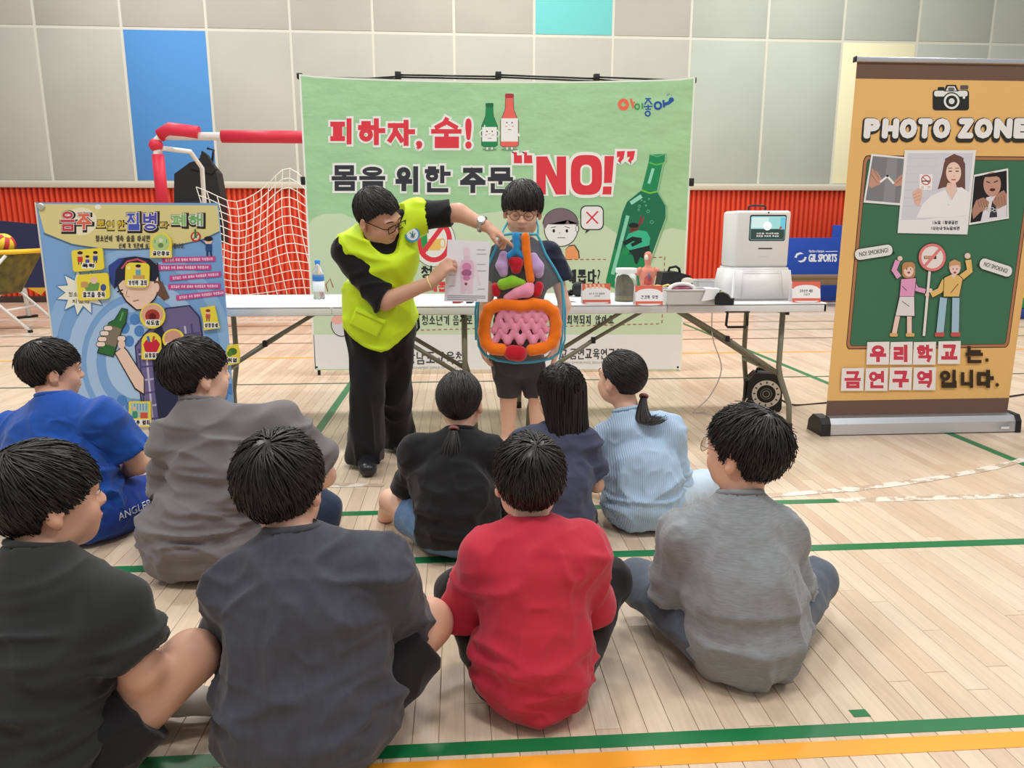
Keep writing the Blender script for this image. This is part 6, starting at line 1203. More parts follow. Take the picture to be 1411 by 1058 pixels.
    if hair: make_hair('hair', root, hc, M, hs_, seed=seed, **hair)
    if face: face_parts(root, hc, M, hs_)
    if glass: glasses(root, hc, M, hs_, glass)
    return root, G, M, hs_
def cloth(name, rgb, rgb2=None, **k):
    a = dict(rough=.85, spec=.2, var=.06, vscale=5, bump=.25, bscale=9, bdist=.012, sheen=.15); a.update(k); return mat(name, rgb, rgb2=rgb2, **a)
def hp(px, py, Y, b):
    p = at(px, py, Y); return p - np.array([b[0], b[1], 0])
TEE_RED = cloth('red_knit', (186, 44, 64)); TEE_CHAR = cloth('charcoal_cotton', (66, 68, 76), var=.10, vscale=60, vstretch=(1, 1, .3)); TEE_BLK = cloth('black_cotton', (40, 42, 42)); TEE_GRY = cloth('grey_cotton', (112, 108, 110)); TEE_BLUE = cloth('royal_blue_jersey', (28, 76, 160)); TEE_BK2 = cloth('black_jersey', (24, 24, 27)); TEE_NAVY = cloth('slate_navy_cotton', (66, 70, 92))
TEE_HEA = cloth('heather_grey_jersey', (142, 146, 150), rgb2=(124, 128, 132), var=.2, vscale=40, vstretch=(1, 1, 8)); DEN = cloth('slate_denim', (84, 92, 104), var=.1, vscale=60); DENB = cloth('blue_denim', (44, 58, 84), var=.12, vscale=60); DENL = cloth('light_denim', (92, 122, 156), var=.12, vscale=60); PBLK = cloth('black_twill', (26, 26, 28)); PALE = cloth('pale_blue_denim', (186, 204, 222)); GRP = cloth('grey_print_trousers', (104, 106, 112), var=.2, vscale=30); SPORT = cloth('blue_sport_shorts', (26, 60, 146)); SOCK = cloth('white_sock', (222, 216, 204)); SOCKG = cloth('grey_sock', (186, 180, 170))
def rib_mat():
    m = bpy.data.materials.new('light_blue_rib_knit'); m.use_nodes = True; N = m.node_tree.nodes; L = m.node_tree.links; b = N['Principled BSDF']; b.inputs['Roughness'].default_value = .85; b.inputs['Specular IOR Level'].default_value = .2
    tc = N.new('ShaderNodeTexCoord'); wv = N.new('ShaderNodeTexWave'); wv.bands_direction = 'X'; wv.inputs['Scale'].default_value = 44; wv.inputs['Distortion'].default_value = .6; L.new(tc.outputs['Object'], wv.inputs['Vector'])
    mx = N.new('ShaderNodeMix'); mx.data_type = 'RGBA'; mx.inputs[6].default_value = lin((156, 184, 214)); mx.inputs[7].default_value = lin((184, 208, 232)); L.new(wv.outputs['Fac'], mx.inputs['Factor']); L.new(mx.outputs[2], b.inputs['Base Color'])
    bp_ = N.new('ShaderNodeBump'); bp_.inputs['Strength'].default_value = .35; bp_.inputs['Distance'].default_value = .004; L.new(wv.outputs['Fac'], bp_.inputs['Height']); L.new(bp_.outputs[0], b.inputs['Normal']); return m
RIB = rib_mat()


HF = [((4, 4, 24), .7, True), ((10, 10, 14), .5, True), ((26, 26, 30), .2, False)]      # folds across the back
VF = [((16, 16, 4), .8, True), ((10, 10, 10), .5, False), ((30, 30, 12), .2, True)]     # folds hanging down
DG = [((9, 9, 13), .8, True), ((18, 18, 18), .35, True)]
# front row
b = (.165, 1.60); seated('person in a red sweater sitting cross-legged in the front row centre', b, 0, dict(head=hp(729, 660, 1.69, b), neck=hp(731, 727, 1.645, b), knr=hp(838, 800, 1.82, b), knl=hp(632, 815, 1.82, b), ell=hp(640, 835, 1.68, b), elr=hp(812, 830, 1.68, b)), TEE_RED, PBLK, S=.93, W=.94, hair=dict(style='boy', n=1500, length=(.05, .085), vol=1.03), longsleeve=True, sleeve=.9, shorts=False, seed=3, headf=(-.05, 1, .10), hem=.012, fold=DG, ribhem=.055)
b = (-.34, 1.45); seated('person in a charcoal T-shirt and black shorts seated left of the red sweater', b, R(6), dict(head=hp(388, 668, 1.56, b), neck=hp(404, 742, 1.50, b), chest=hp(420, 850, 1.475, b), waist=hp(430, 960, 1.455, b), shl=hp(333, 805, 1.50, b), shr=hp(520, 785, 1.50, b), elr=hp(560, 880, 1.62, b), ell=hp(330, 895, 1.62, b), knr=hp(590, 858, 1.62, b), anr=hp(500, 900, 1.80, b), knl=hp(350, 895, 1.86, b)), TEE_CHAR, PBLK, S=1.02, W=1.12, hair=dict(style='mushroom', n=1700, length=(.06, .10), vol=1.05), sleeve=.86, seed=5, headf=(.22, 1, .05), hem=.012, fold=DG, bare_to=.80, torso=1.05, skin=SKIN3)
b = (-.86, 1.36); seated('person in a black T-shirt and black shorts seated at the lower left corner', b, R(-28), dict(head=hp(66, 688, 1.50, b), neck=hp(52, 765, 1.44, b), chest=hp(66, 880, 1.41, b), shl=hp(-40, 850, 1.46, b), shr=hp(148, 838, 1.39, b), elr=hp(196, 925, 1.37, b), wrr=hp(128, 950, 1.56, b), knr=hp(264, 905, 1.46, b), anr=hp(170, 985, 1.56, b), knl=hp(20, 960, 1.75, b)), TEE_BLK, PBLK, S=1.0, W=1.1, hair=dict(style='bowl', n=1600, length=(.06, .10), vol=1.04), sleeve=.70, seed=8, headf=(.76, .65, .02), headup=(-.05, 0, 1), hem=.012, fold=HF, bare_to=.54, skin=SKIN2, feet=SOCKG)
b = (.72, 1.70); seated('person in a heather grey T-shirt with thin glasses seated at the right', b, R(-2), dict(head=hp(1026, 622, 1.80, b), neck=hp(1020, 690, 1.76, b), chest=hp(1015, 780, 1.73, b), shl=hp(944, 740, 1.76, b), shr=hp(1070, 735, 1.76, b), ell=hp(925, 830, 1.82, b), elr=hp(1088, 840, 1.84, b), knl=hp(878, 800, 1.98, b), knr=hp(1122, 800, 1.94, b)), TEE_HEA, DEN, S=.98, W=.97, hair=dict(style='boy', n=1500, length=(.05, .09), vol=1.03, tip=.008), sleeve=.86, shorts=False, seed=11, headf=(-.62, .78, .06), hem=.012, fold=VF, glass=(150, 120, 70), torso=1.03, skin=SKIN3)
# second row
b = (-.87, 2.40); seated('person in a plain grey T-shirt seated before the poster board', b, R(-18), dict(head=hp(272, 515, 2.52, b), neck=hp(276, 560, 2.48, b), chest=hp(310, 650, 2.44, b), waist=hp(290, 730, 2.42, b), shl=hp(246, 604, 2.48, b), shr=hp(388, 592, 2.44, b), elr=hp(446, 655, 2.52, b), ell=hp(236, 690, 2.54, b), wrr=hp(400, 690, 2.62, b), knr=hp(440, 705, 2.68, b)), TEE_GRY, DENB, S=1.12, W=1.10, hair=dict(style='boy', n=1400, length=(.06, .1), vol=1.02), sleeve=.74, shorts=False, seed=14, headf=(.74, .66, .04), hem=.035, fold=HF, hs=1.04, fa=.011)
b = (-1.43, 2.74); blue_, *_ = seated('person in a royal blue T-shirt and blue shorts at the left edge', b, R(-35), dict(head=hp(72, 510, 2.86, b), neck=hp(76, 552, 2.80, b), chest=hp(72, 620, 2.77, b), shl=hp(10, 600, 2.86, b), shr=hp(140, 578, 2.76, b), elr=hp(190, 640, 2.82, b), wrr=hp(160, 655, 2.90, b), ell=hp(20, 690, 2.92, b), wrl=hp(128, 668, 3.02, b), knr=hp(200, 690, 2.92, b), anr=hp(120, 735, 2.95, b)), TEE_BLUE, SPORT, S=1.06, W=1.1, hair=dict(style='boy', n=1300, length=(.05, .09)), sleeve=.70, seed=17, headf=(.80, .6, -.05), hem=.03, fold=DG, bare_to=1.06, skin=SKIN2, pantk=1.05)

SCR = mat('hair_tie', (150, 96, 100), .7)
def ponytail(root, hc, M, s, tie, tail, n=260, r=.014, spread=.030, seed=4, mid=None):
    """hair drawn to a tie, then the tail as its own part"""
    rng = np.random.default_rng(seed); T0 = hc + M @ (V(*tie) * s); T1 = np.array(tail); K = 9; paths = []
    mid = np.array(mid) if mid is not None else T0 * .5 + T1 * .5 + V(0, -.015, .0)
    for i in range(n):
        a = rng.uniform(0, 2 * math.pi); q = math.sqrt(rng.random()); o = V(math.cos(a), math.sin(a) * .7, math.sin(a) * .2); ln = rng.uniform(.82, 1.08); row = []
        for j in range(K):
            t = j / (K - 1) * ln; c_ = (1 - t) ** 2 * T0 + 2 * t * (1 - t) * mid + t * t * T1; w_ = r * .6 + (spread - r * .6) * math.sin(min(1, t * .75) * math.pi * .62) if t > .06 else r * .6
            row.append(c_ + o * q * w_)
        paths.append(row)
    v, f, st = strands(paths, .0022, rng, .6); me = np_mesh('ponytail', v, f, [HAIR]); o_ = link('ponytail', me, root); at_ = me.attributes.new('strand', 'FLOAT', 'POINT'); at_.data.foreach_set('value', st.astype(np.float32))
    d = unit(mid - T0); u = unit(np.cross(d, V(.3, .2, 1))); w = np.cross(d, u); mb(SCR).tube([tuple(T0 + d * .006 + (u * math.cos(t) + w * math.sin(t)) * r * .95) for t in np.linspace(0, 2 * math.pi, 16, endpoint=False)], .0055, 8, closed=True).build('hair_tie', root)
def long_hair(root, hc, M, s, bottom, n=620, seed=6, half=.08, back=-.115):
    rng = np.random.default_rng(seed); paths = []; K = 12
    for i in range(n):
        az = rng.uniform(-125, 125); a = R(180 + az); d = V(math.sin(a), math.cos(a), 0); z0 = rng.uniform(.0, .085); rr = math.sqrt(max(.05, 1 - ((z0) / .094) ** 2)); o = 1 + rng.uniform(0, .07)
        p0 = V(d[0] * .086 * rr * o, -.014 + d[1] * .104 * rr * o, .03 + z0); p1 = V(d[0] * .090 * o, -.014 + d[1] * .108 * o, .0); xb = max(-1, min(1, d[0] * 1.05)) * half + rng.normal(0, .006); be = bottom + rng.uniform(-.03, .035) + .03 * abs(xb / half)
        p2 = V(xb * .98, -.075 + d[1] * .02 + back * .18 - rng.uniform(0, .02), -.12); p3 = V(xb, back + rng.uniform(-.022, .005), be); row = []
        for j in range(K):
            t = j / (K - 1); row.append((1 - t) ** 3 * p0 + 3 * t * (1 - t) ** 2 * p1 * 1.0 + 3 * t * t * (1 - t) * p2 + t ** 3 * p3)
        paths.append(hc + (np.array(row) * s) @ M.T)
    v, f, st = strands(paths, .0034, rng, .45); me = np_mesh('loose_hair', v, f, [HAIR]); link('loose_hair', me, root); at_ = me.attributes.new('strand', 'FLOAT', 'POINT'); at_.data.foreach_set('value', st.astype(np.float32))
b = (-.02, 2.48); rt_, G_, M_, s_ = seated('person in a black top and denim shorts seated in the second row', b, R(4), dict(head=hp(634, 553, 2.60, b), neck=hp(634, 600, 2.56, b), chest=hp(622, 660, 2.52, b), shl=hp(574, 625, 2.55, b), shr=hp(676, 625, 2.55, b), ell=hp(562, 670, 2.62, b), elr=hp(686, 690, 2.56, b), knl=hp(540, 690, 2.70, b), anl=hp(528, 722, 2.86, b), tol=hp(520, 715, 2.95, b), knr=hp(684, 700, 2.70, b)), TEE_BK2, DENL, S=.93, W=1.0, hair=dict(style='tied', n=1400, tie=(0, -.115, -.055), length=(.06, .12), tip=.001, vol=1.0), longsleeve=True, sleeve=.6, seed=21, headf=(.25, 1, .12), hem=.07, fold=DG, bare_to=.55, feet=SOCK)
ponytail(rt_, G_['head'], M_, s_, (0, -.108, -.062), hp(621, 637, 2.455, b), spread=.046, seed=5, n=420)
b = (.345, 2.56); rt_, G_, M_, s_ = seated('person in a slate navy T-shirt seated beside the light blue sweater', b, R(-6), dict(head=hp(771, 541, 2.66, b), neck=hp(766, 592, 2.62, b), chest=hp(766, 650, 2.59, b), shl=hp(720, 614, 2.62, b), shr=hp(804, 610, 2.61, b), elr=hp(822, 668, 2.62, b), ell=hp(726, 690, 2.66, b), knr=hp(806, 712, 2.86, b), knl=hp(738, 712, 2.86, b)), TEE_NAVY, GRP, S=.89, W=.93, hair=dict(style='long', n=1200, whorl=(0, .03, .1), length=(.06, .12), tip=.001, vol=1.0), sleeve=.75, shorts=False, seed=24, headf=(-.35, 1, .12), hem=.02, fold=DG)
long_hair(rt_, G_['head'], M_, s_, -.29, half=.072, back=-.135)
b = (.70, 2.68); rt_, G_, M_, s_ = seated('person in a light blue ribbed sweater with white collar in the second row', b, R(2), dict(head=hp(855, 522, 2.78, b), neck=hp(866, 572, 2.74, b), chest=hp(882, 640, 2.71, b), shl=hp(844, 606, 2.76, b), shr=hp(918, 596, 2.72, b), elr=hp(934, 660, 2.78, b), ell=hp(852, 670, 2.86, b), knr=hp(976, 668, 2.92, b), knl=hp(866, 690, 3.04, b)), RIB, PALE, S=.97, W=.95, hair=dict(style='tied', n=1400, tie=(.045, -.10, -.045), length=(.06, .12), tip=.001, vol=1.0), longsleeve=True, sleeve=.9, shorts=False, seed=27, headf=(-.6, .8, .08), hem=.02, fold=DG)
ponytail(rt_, G_['head'], M_, s_, (.04, -.098, -.05), hp(903, 577, 2.65, b), spread=.044, seed=9, n=420, mid=hp(880, 592, 2.635, b))
wc = cloth('white_collar', (226, 228, 230)); nb_ = G_['neck']; mb(wc).lathe([(.075, -.028), (.066, -.012), (.056, .008), (.053, .014), (.050, .008)], tuple(nb_ + V(0, .0, -.012)), 24, Matrix.Rotation(R(-14), 3, 'X')).build('shirt_collar', rt_)
# ================================================================== the instructor
def A(px, py, Y, o): return at(px, py, Y) - np.array(o)
mo = (-.36, 3.5, 0); a_ = lambda x, y, Y: A(x, y, Y, mo)
man = thing('person', 'person in a neon yellow vest and black trousers bending over with a sheet', 'person', mo)
J = dict(pel=a_(524, 448, 3.56), waist=a_(520, 415, 3.53), chest=a_(527, 350, 3.46), neck=a_(524, 318, 3.42), head=a_(521, 299, 3.37), shR=a_(478, 345, 3.42), shL=a_(580, 297, 3.46), elR=a_(531, 415, 3.36), wrR=a_(596, 388, 3.33), elL=a_(632, 293, 3.45), wrL=a_(668, 311, 3.40),
         hpR=a_(507, 460, 3.54), hpL=a_(541, 458, 3.60), knR=a_(506, 545, 3.50), knL=a_(544, 540, 3.66), anR=a_(503, 625, 3.52), anL=a_(548, 610, 3.78), toR=a_(506, 641, 3.40), toL=a_(556, 617, 3.68))
lo = np.array(list(J.values())).min(0) - .2; hi = np.array(list(J.values())).max(0) + .2; lo[2] = -.004; hi[0] += .12
for k in ('anR', 'anL'): J[k][2] = .085
for k in ('toR', 'toL'): J[k][2] = .035
Mh = frame((.80, -.46, -.40), (.05, -.42, .90)); hs_ = 1.06; hc = J['head']; up = unit(J['neck'] - J['waist']); fwm = unit(V(.25, -1, 0))
B = Field(lo, hi, .0055); B.ell(J['pel'], (.15, .11, .11), frame(fwm), .04); B.cone(J['pel'], J['waist'], .115, .11, .05, (fwm, .8)); B.cone(J['waist'], J['chest'], .11, .125, .05, (fwm, .78)); B.cone(J['chest'], J['neck'] - up * .03, .12, .055, .05, (fwm, .8)); B.cone(J['shR'], J['shL'], .05, .05, .05); B.cone(J['neck'] - up * .03, hc + Mh @ V(0, -.018, -.045), .056, .052, .02)
head_field(B, hc, Mh, hs_, 1.05)
for sd in 'RL':
    B.cone(J['sh' + sd], J['el' + sd], .052, .040, .03); B.cone(J['el' + sd], J['wr' + sd], .041, .027, .015); B.cone(J['hp' + sd], J['kn' + sd], .085, .06, .04); B.cone(J['kn' + sd], J['an' + sd], .056, .035, .02)
hand_field(B, J['wrR'] + V(.004, 0, .004), unit(V(.25, -.05, .30)), unit(V(.75, .55, -.1)), 1.0, curl=(.75, .8, .85, .9), spread=.05, thumb=.55, side=1)
hand_field(B, J['wrL'] + V(.006, 0, -.004), unit(V(.75, .1, -.42)), unit(V(-.2, .25, -.8)), .98, curl=(.10, .85, .95, 1.0), spread=.02, thumb=.5, side=-1)
put(B, 'body', SKIN2, man, 2)
BLKP = cloth('black_polo', (22, 22, 24)); C = Field(lo, hi, .0066); C.cone(J['pel'] + up * .05, J['waist'], .125, .122, .05, (fwm, .84)); C.cone(J['waist'], J['chest'], .122, .138, .05, (fwm, .82)); C.cone(J['chest'], J['neck'] - up * .05, .134, .075, .05, (fwm, .82)); C.cone(J['shR'], J['shL'], .062, .060, .05); C.cone(J['neck'] - up * .015, J['neck'] - up * .06, .064, .095, .03)
C.cone(J['shR'], J['elR'] + (J['elR'] - J['shR']) * .0, .070, .066, .03); C.cone(J['shL'], J['shL'] + (J['elL'] - J['shL']) * .90, .066, .064, .03)
for e, dd in ((J['elR'] - unit(J['elR'] - J['shR']) * .005, unit(J['elR'] - J['shR'] + .6 * (J['wrR'] - J['elR']))), (J['shL'] + (J['elL'] - J['shL']) * .80, unit(J['elL'] - J['shL']))): C.cut(e, dd, box=(e - .09 + np.minimum(dd * .05, 0), e + .09 + np.maximum(dd * .05, 0)))
C.cone(J['neck'] - up * .03, J['neck'] + up * .07, .055, .057, 0, sub=True); put(C, 'polo_shirt', BLKP, man, 2, lambda P, N: folds(P, N, .006, [((12, 12, 12), .8, True)], 4)); collar_ring(man, J['neck'] - up * .002, .062, BLKP, unit(up + fwm * .5), .011)
NEON = mat('neon_yellow_vest', (206, 240, 40), .55, spec=.3, bump=.3, bscale=7, bdist=.015, var=.03)
Vs = Field(lo, hi, .007); Vs.ell(J['pel'] + up * .02 + fwm * .02, (.165, .145, .13), frame(fwm), .05); Vs.cone(J['pel'] + up * .04, J['waist'], .152, .148, .06, (fwm, .90)); Vs.cone(J['waist'], J['chest'], .148, .158, .06, (fwm, .88)); Vs.cone(J['chest'], J['neck'] - up * .065, .154, .092, .05, (fwm, .90)); Vs.cone(J['shR'] * .88 + J['neck'] * .12, J['shL'] * .90 + J['neck'] * .10, .080, .086, .04)
Vs.cone(J['pel'] + fwm * .06 + V(.0, 0, .02), J['pel'] + fwm * .08 + V(-.01, 0, -.075), .125, .085, .05)
Vs.cone(J['neck'] - up * .09, J['neck'] + up * .1, .064, .10, .0, sub=True); vb = a_(550, 368, 3.28); Vs.cone(J['neck'] + fwm * .07, vb, .082, .012, .004, sub=True)
for sd in 'RL':
    sh = J['sh' + sd]; dd = unit(J['sh' + sd] - J['sh' + ('L' if sd == 'R' else 'R')]); e = sh + dd * .035; Vs.cut(e, unit(dd + V(0, 0, -.1)), box=(e - .12, e + .12)); Vs.cone(sh + V(0, 0, -.01), sh + (J['el' + sd] - sh) * .30, .066, .070, .0, sub=True)
Vs.cut(a_(470, 455, 3.5), unit(V(-.42, .1, -.9)), box=(lo, hi)); Vs.cut(J['pel'] + V(.10, 0, -.02), unit(V(.5, .2, -.75)), box=(lo, hi))
put(Vs, 'safety_vest', NEON, man, 3, lambda P, N: folds(P, N, .006, [((9, 9, 14), .8, True), ((20, 20, 20), .3, False)], 12))
TR = Field(lo, hi, .0066); TR.ell(J['pel'], (.165, .128, .125), frame(fwm), .05)
for sd in 'RL': dn = unit(J['an' + sd] - J['kn' + sd]); TR.cone(J['hp' + sd], J['kn' + sd], .100, .078, .04); TR.cone(J['kn' + sd], J['an' + sd] + dn * .035, .076, .092, .03)
TR.cut((0, 0, .028), (0, 0, -1)); put(TR, 'trousers', cloth('black_slacks', (24, 24, 27)), man, 2, lambda P, N: folds(P, N, .007, [((16, 16, 4), .8, True), ((14, 14, 14), .3, False)], 6))
for sd in 'RL':
    Sh = Field(J['to' + sd] - .22, J['to' + sd] + .22, .005); d = unit((J['to' + sd] - J['an' + sd]) * V(1, 1, 0)); t = J['to' + sd]; Sh.cone(t * V(1, 1, 0) + V(0, 0, .038) - d * .14, t * V(1, 1, 0) + V(0, 0, .036) + d * .04, .040, .043, .02, (V(0, 0, 1), .85)); Sh.cone(J['an' + sd] + V(0, 0, .01), t * V(1, 1, 0) + V(0, 0, .05) - d * .06, .042, .036, .03); Sh.cut((0, 0, .001), (0, 0, -1)); put(Sh, 'shoe', mat('black_leather', (30, 32, 36), .32, spec=.5), man, 2)
make_hair('hair', man, hc, Mh, hs_, style='man', n=1500, seed=31, vol=.985, whorl=(.02, -.07, .075), length=(.04, .07), tip=.002); face_parts(man, hc, Mh, hs_, down=True); glasses(man, hc, Mh, hs_, (26, 26, 30), 'square', .0020)
wl = unit(J['wrL'] - J['elL']); w0 = J['wrL'] - wl * .015; STL = mat('steel', (196, 200, 206), .25, metal=.9); u_ = unit(np.cross(wl, V(0, 0, 1))); v_ = np.cross(wl, u_)
mb(STL).tube([tuple(w0 + (u_ * math.cos(t) + v_ * math.sin(t)) * .0315) for t in np.linspace(0, 2 * math.pi, 20, endpoint=False)], .0085, 8, closed=True).build('watch_band', man)
wf = w0 - u_ * .0 + (v_ if (v_ @ V(0, -1, .3)) > 0 else -v_) * .030; wd = unit((v_ if (v_ @ V(0, -1, .3)) > 0 else -v_) * .6 + (u_ if u_[1] < 0 else -u_) * .8); wf = w0 + wd * .032
Mr = Vector(wd).to_track_quat('Z', 'Y').to_matrix(); mb(STL).lathe([(.019, 0), (.020, .004), (.016, .010)], tuple(wf), 20, Mr).build('watch_case', man); mb(mat('watch_dial', (226, 230, 234), .3)).lathe([(.014, .0101), (.014, .0108)], tuple(wf), 18, Mr).build('watch_dial', man)
wr = unit(J['wrR'] - J['elR']); u_ = unit(np.cross(wr, V(0, 0, 1))); v_ = np.cross(wr, u_); w0 = J['wrR'] - wr * .012; mb(mat('cream_band', (232, 222, 150), .5)).tube([tuple(w0 + (u_ * math.cos(t) + v_ * math.sin(t)) * .0300) for t in np.linspace(0, 2 * math.pi, 20, endpoint=False)], .0035, 8, closed=True).build('wristband', man)
# (surface helper)
# badge and pocket sit on the vest
def on_surface(P0, d, F, n=80, step=.004):
    """first crossing of a meshed field seen from outside along d"""
    p = np.array(P0, float)
    for _ in range(n):
        i = np.clip(np.round((p - F.lo) / F.h).astype(int), 0, F.n - 1)
        if F.v[tuple(i)] < .003: return p
        p = p + d * step
    return p
vd = unit(at(568, 323, 3.4) - np.array([0, 0, CAMH])); bp_ = on_surface(a_(568, 323, 3.16), vd, Vs, 160); Mr = Vector(-vd + V(.25, 0, .1)).to_track_quat('Z', 'Y').to_matrix()
mb(mat('badge_blue', (70, 150, 196), .5)).lathe([(.034, -.012), (.034, .004)], tuple(bp_ - vd * .008), 26, Mr).build('badge', man); mb(mat('badge_white', (226, 238, 242), .5)).lathe([(.026, .0035), (.026, .0048)], tuple(bp_ - vd * .008), 24, Mr).build('badge_centre', man)
lf = mb(mat('badge_mark', (60, 120, 130), .5)); 
for q in (((-.008, -.014), (-.002, 0), (-.012, .008)), ((0, -.016), (.002, .012), (.002, .014)), ((.006, -.014), (.006, -.002), (.014, .006))): lf.tube([tuple(bp_ - vd * .008 + np.array(Mr @ Vector((x, y, .0055)))) for x, y in q], .0022, 6)
lf.build('badge_mark', man)
def patch(cs_, m, name, off=.007, nu=9, nv=6):
    F_ = []; vs_ = []
    for j in range(nv + 1):
        for i in range(nu + 1):
            u, v = i / nu, j / nv; x = (cs_[0][0] * (1 - u) + cs_[1][0] * u) * (1 - v) + (cs_[3][0] * (1 - u) + cs_[2][0] * u) * v; y = (cs_[0][1] * (1 - u) + cs_[1][1] * u) * (1 - v) + (cs_[3][1] * (1 - u) + cs_[2][1] * u) * v
            d = unit(at(x, y, 3.4) - np.array([0, 0, CAMH])); vs_.append(on_surface(a_(x, y, 3.10), d, Vs, 220, .003) - d * off)
    for j in range(nv):
        for i in range(nu): k = j * (nu + 1) + i; F_.append((k, k + 1, k + nu + 2, k + nu + 1))
    o = mb(m); P_ = smooth(np.array(vs_), np.array(F_), 2, .5); o.add(P_, F_, True); ob = o.build(name, man, fix=False); md = ob.modifiers.new('thick', 'SOLIDIFY'); md.thickness = .004; md.offset = 0; return ob
patch([(488, 424), (533, 444), (520, 468), (479, 447)], NEON, 'vest_pocket'); patch([(489, 422), (534, 442), (532, 448), (487, 428)], NEON, 'pocket_flap', .012)
# laminated sheet in his hand
so = at(643, 372, 3.35); sh_ = thing('laminated_sheet', 'laminated white sheet with a pink body diagram held by the person in the vest', 'sheet', tuple(so))
def sp_(x, y):
    p = at(x, y, 3.35); return (p[0] - so[0], p[2] - so[2])
cs_ = [sp_(617, 330), sp_(675, 333), sp_(672, 416), sp_(612, 415)]; mb(mat('laminate', (236, 236, 242), .15, spec=.6)).prism(cs_, .0, .0016).build('sheet', sh_)
a = Art(sp_, y0=-.0008); PKB = (226, 190, 214); a.ell(643, 347, 5, 6.5, (236, 214, 228)); a.rr(639, 352, 648, 360, 2, (232, 204, 222)); a.rr(634, 358, 653, 386, 5, (228, 196, 216)); a.poly([(635, 384), (652, 384), (651, 404), (645, 404), (643.5, 390), (642, 404), (635, 404)], (236, 206, 224)); a.line([(634, 361), (625, 392)], 3, (240, 220, 232)); a.line([(653, 361), (661, 392)], 3, (240, 220, 232)); a.ell(643, 368, 6.5, 6, (214, 140, 180)); a.ell(643, 376, 7, 5, (172, 100, 140)); a.ell(643, 383, 5, 3.6, (206, 130, 170)); a.ell(642, 391, 2, 2, (150, 70, 90), 10)
for x0_, x1_, y_ in ((619, 629, 370), (618, 628, 379), (618, 627, 394), (657, 669, 344), (657, 670, 350), (657, 669, 364), (658, 670, 373), (658, 668, 398)): a.line([(x0_, y_), (x1_, y_)], .8, (176, 172, 184))
for k in range(3): a.line([(616, 407 + 2.6 * k), (669 - 12 * (k == 2), 408 + 2.6 * k)], .8, (150, 148, 160))
a.build('diagram_print', sh_)

# ================================================================== the standing student with the organ apron
bo = (.305, 3.62, 0); a_ = lambda x, y, Y: A(x, y, Y, bo)
stu = thing('person', 'person in a navy T-shirt and round glasses standing and wearing the organ apron', 'person', bo)
J = dict(pel=a_(712, 488, 3.63), waist=a_(716, 440, 3.62), chest=a_(722, 372, 3.62), neck=a_(722, 330, 3.62), head=a_(720, 289, 3.585), shR=a_(692, 349, 3.62), shL=a_(758, 347, 3.62), elR=a_(668, 420, 3.63), elL=a_(778, 420, 3.64), wrR=a_(664, 470, 3.60), wrL=a_(766, 478, 3.60), hpR=a_(697, 495, 3.63), hpL=a_(730, 495, 3.63))
for sd, xx in (('R', -.062), ('L', .080)): J['kn' + sd] = V(xx, .005, .36); J['an' + sd] = V(xx * 1.05, .02, .075); J['to' + sd] = V(xx * 1.3, -.10, .03)
lo = np.array(list(J.values())).min(0) - .16; hi = np.array(list(J.values())).max(0) + .16; lo[2] = -.004; Mh = frame((-.12, -1, -.30), (0, -.25, 1)); hs_ = 1.05; hc = J['head']; up = unit(J['neck'] - J['waist']); fws = V(0, -1, 0)
B = Field(lo, hi, .0058); B.ell(J['pel'], (.115, .09, .09), None, .04); B.cone(J['pel'], J['waist'], .092, .088, .05, (fws, .8)); B.cone(J['waist'], J['chest'], .088, .10, .05, (fws, .75)); B.cone(J['chest'], J['neck'] - up * .03, .095, .045, .05, (fws, .8)); B.cone(J['shR'], J['shL'], .036, .036, .04); B.cone(J['neck'] - up * .02, hc + Mh @ V(0, -.018, -.045), .043, .043, .02); head_field(B, hc, Mh, hs_, 1.0)
for sd, sg in (('R', -1), ('L', 1)):
    B.cone(J['sh' + sd], J['el' + sd], .038, .030, .03); B.cone(J['el' + sd], J['wr' + sd], .031, .022, .015); hand_field(B, J['wr' + sd], unit(V(-sg * .15, -.15, -1)), V(-sg * .9, .3, 0), .84, side=-sg, curl=(.25, .3, .35, .4)); B.cone(J['hp' + sd], J['kn' + sd], .066, .048, .04); B.cone(J['kn' + sd], J['an' + sd], .048, .030, .03); B.cone(J['an' + sd], J['to' + sd], .032, .026, .02)
B.cut((0, 0, .001), (0, 0, -1)); put(B, 'body', SKIN, stu, 2)
C = Field(lo, hi, .0062); C.cone(J['pel'], J['waist'], .115, .108, .05, (fws, .8)); C.cone(J['waist'], J['chest'], .108, .118, .05, (fws, .78)); C.cone(J['chest'], J['neck'] - up * .05, .112, .062, .05, (fws, .8)); C.cone(J['shR'], J['shL'], .046, .046, .04); C.cone(J['neck'] - up * .018, J['neck'] - up * .05, .048, .075, .03)
for sd in 'RL': e = J['sh' + sd] + (J['el' + sd] - J['sh' + sd]) * .50 + (J['sh' + sd] - J['neck']) * .12; dd = unit(e - J['sh' + sd]); C.cone(J['sh' + sd], e + dd * .04, .050, .072, .03, cap=(e, dd)) 
C.cone(J['neck'] - up * .03, J['neck'] + up * .06, .044, .046, 0, sub=True); C.cut(J['pel'] + V(0, 0, .02), (0, 0, -1)); put(C, 'shirt', cloth('navy_jersey', (34, 40, 60)), stu, 2, lambda P, N: folds(P, N, .006, DG, 33)); collar_ring(stu, J['neck'] - up * .012, .049, MATS['navy_jersey'], unit(up + fws * .3), .006)
TR = Field(lo, hi, .0062); TR.ell(J['pel'] + V(0, 0, -.012), (.132, .112, .115), None, .03)
for sd in 'RL': TR.cone(J['hp' + sd], J['kn' + sd] + V(0, 0, -.02), .072, .064, .012)
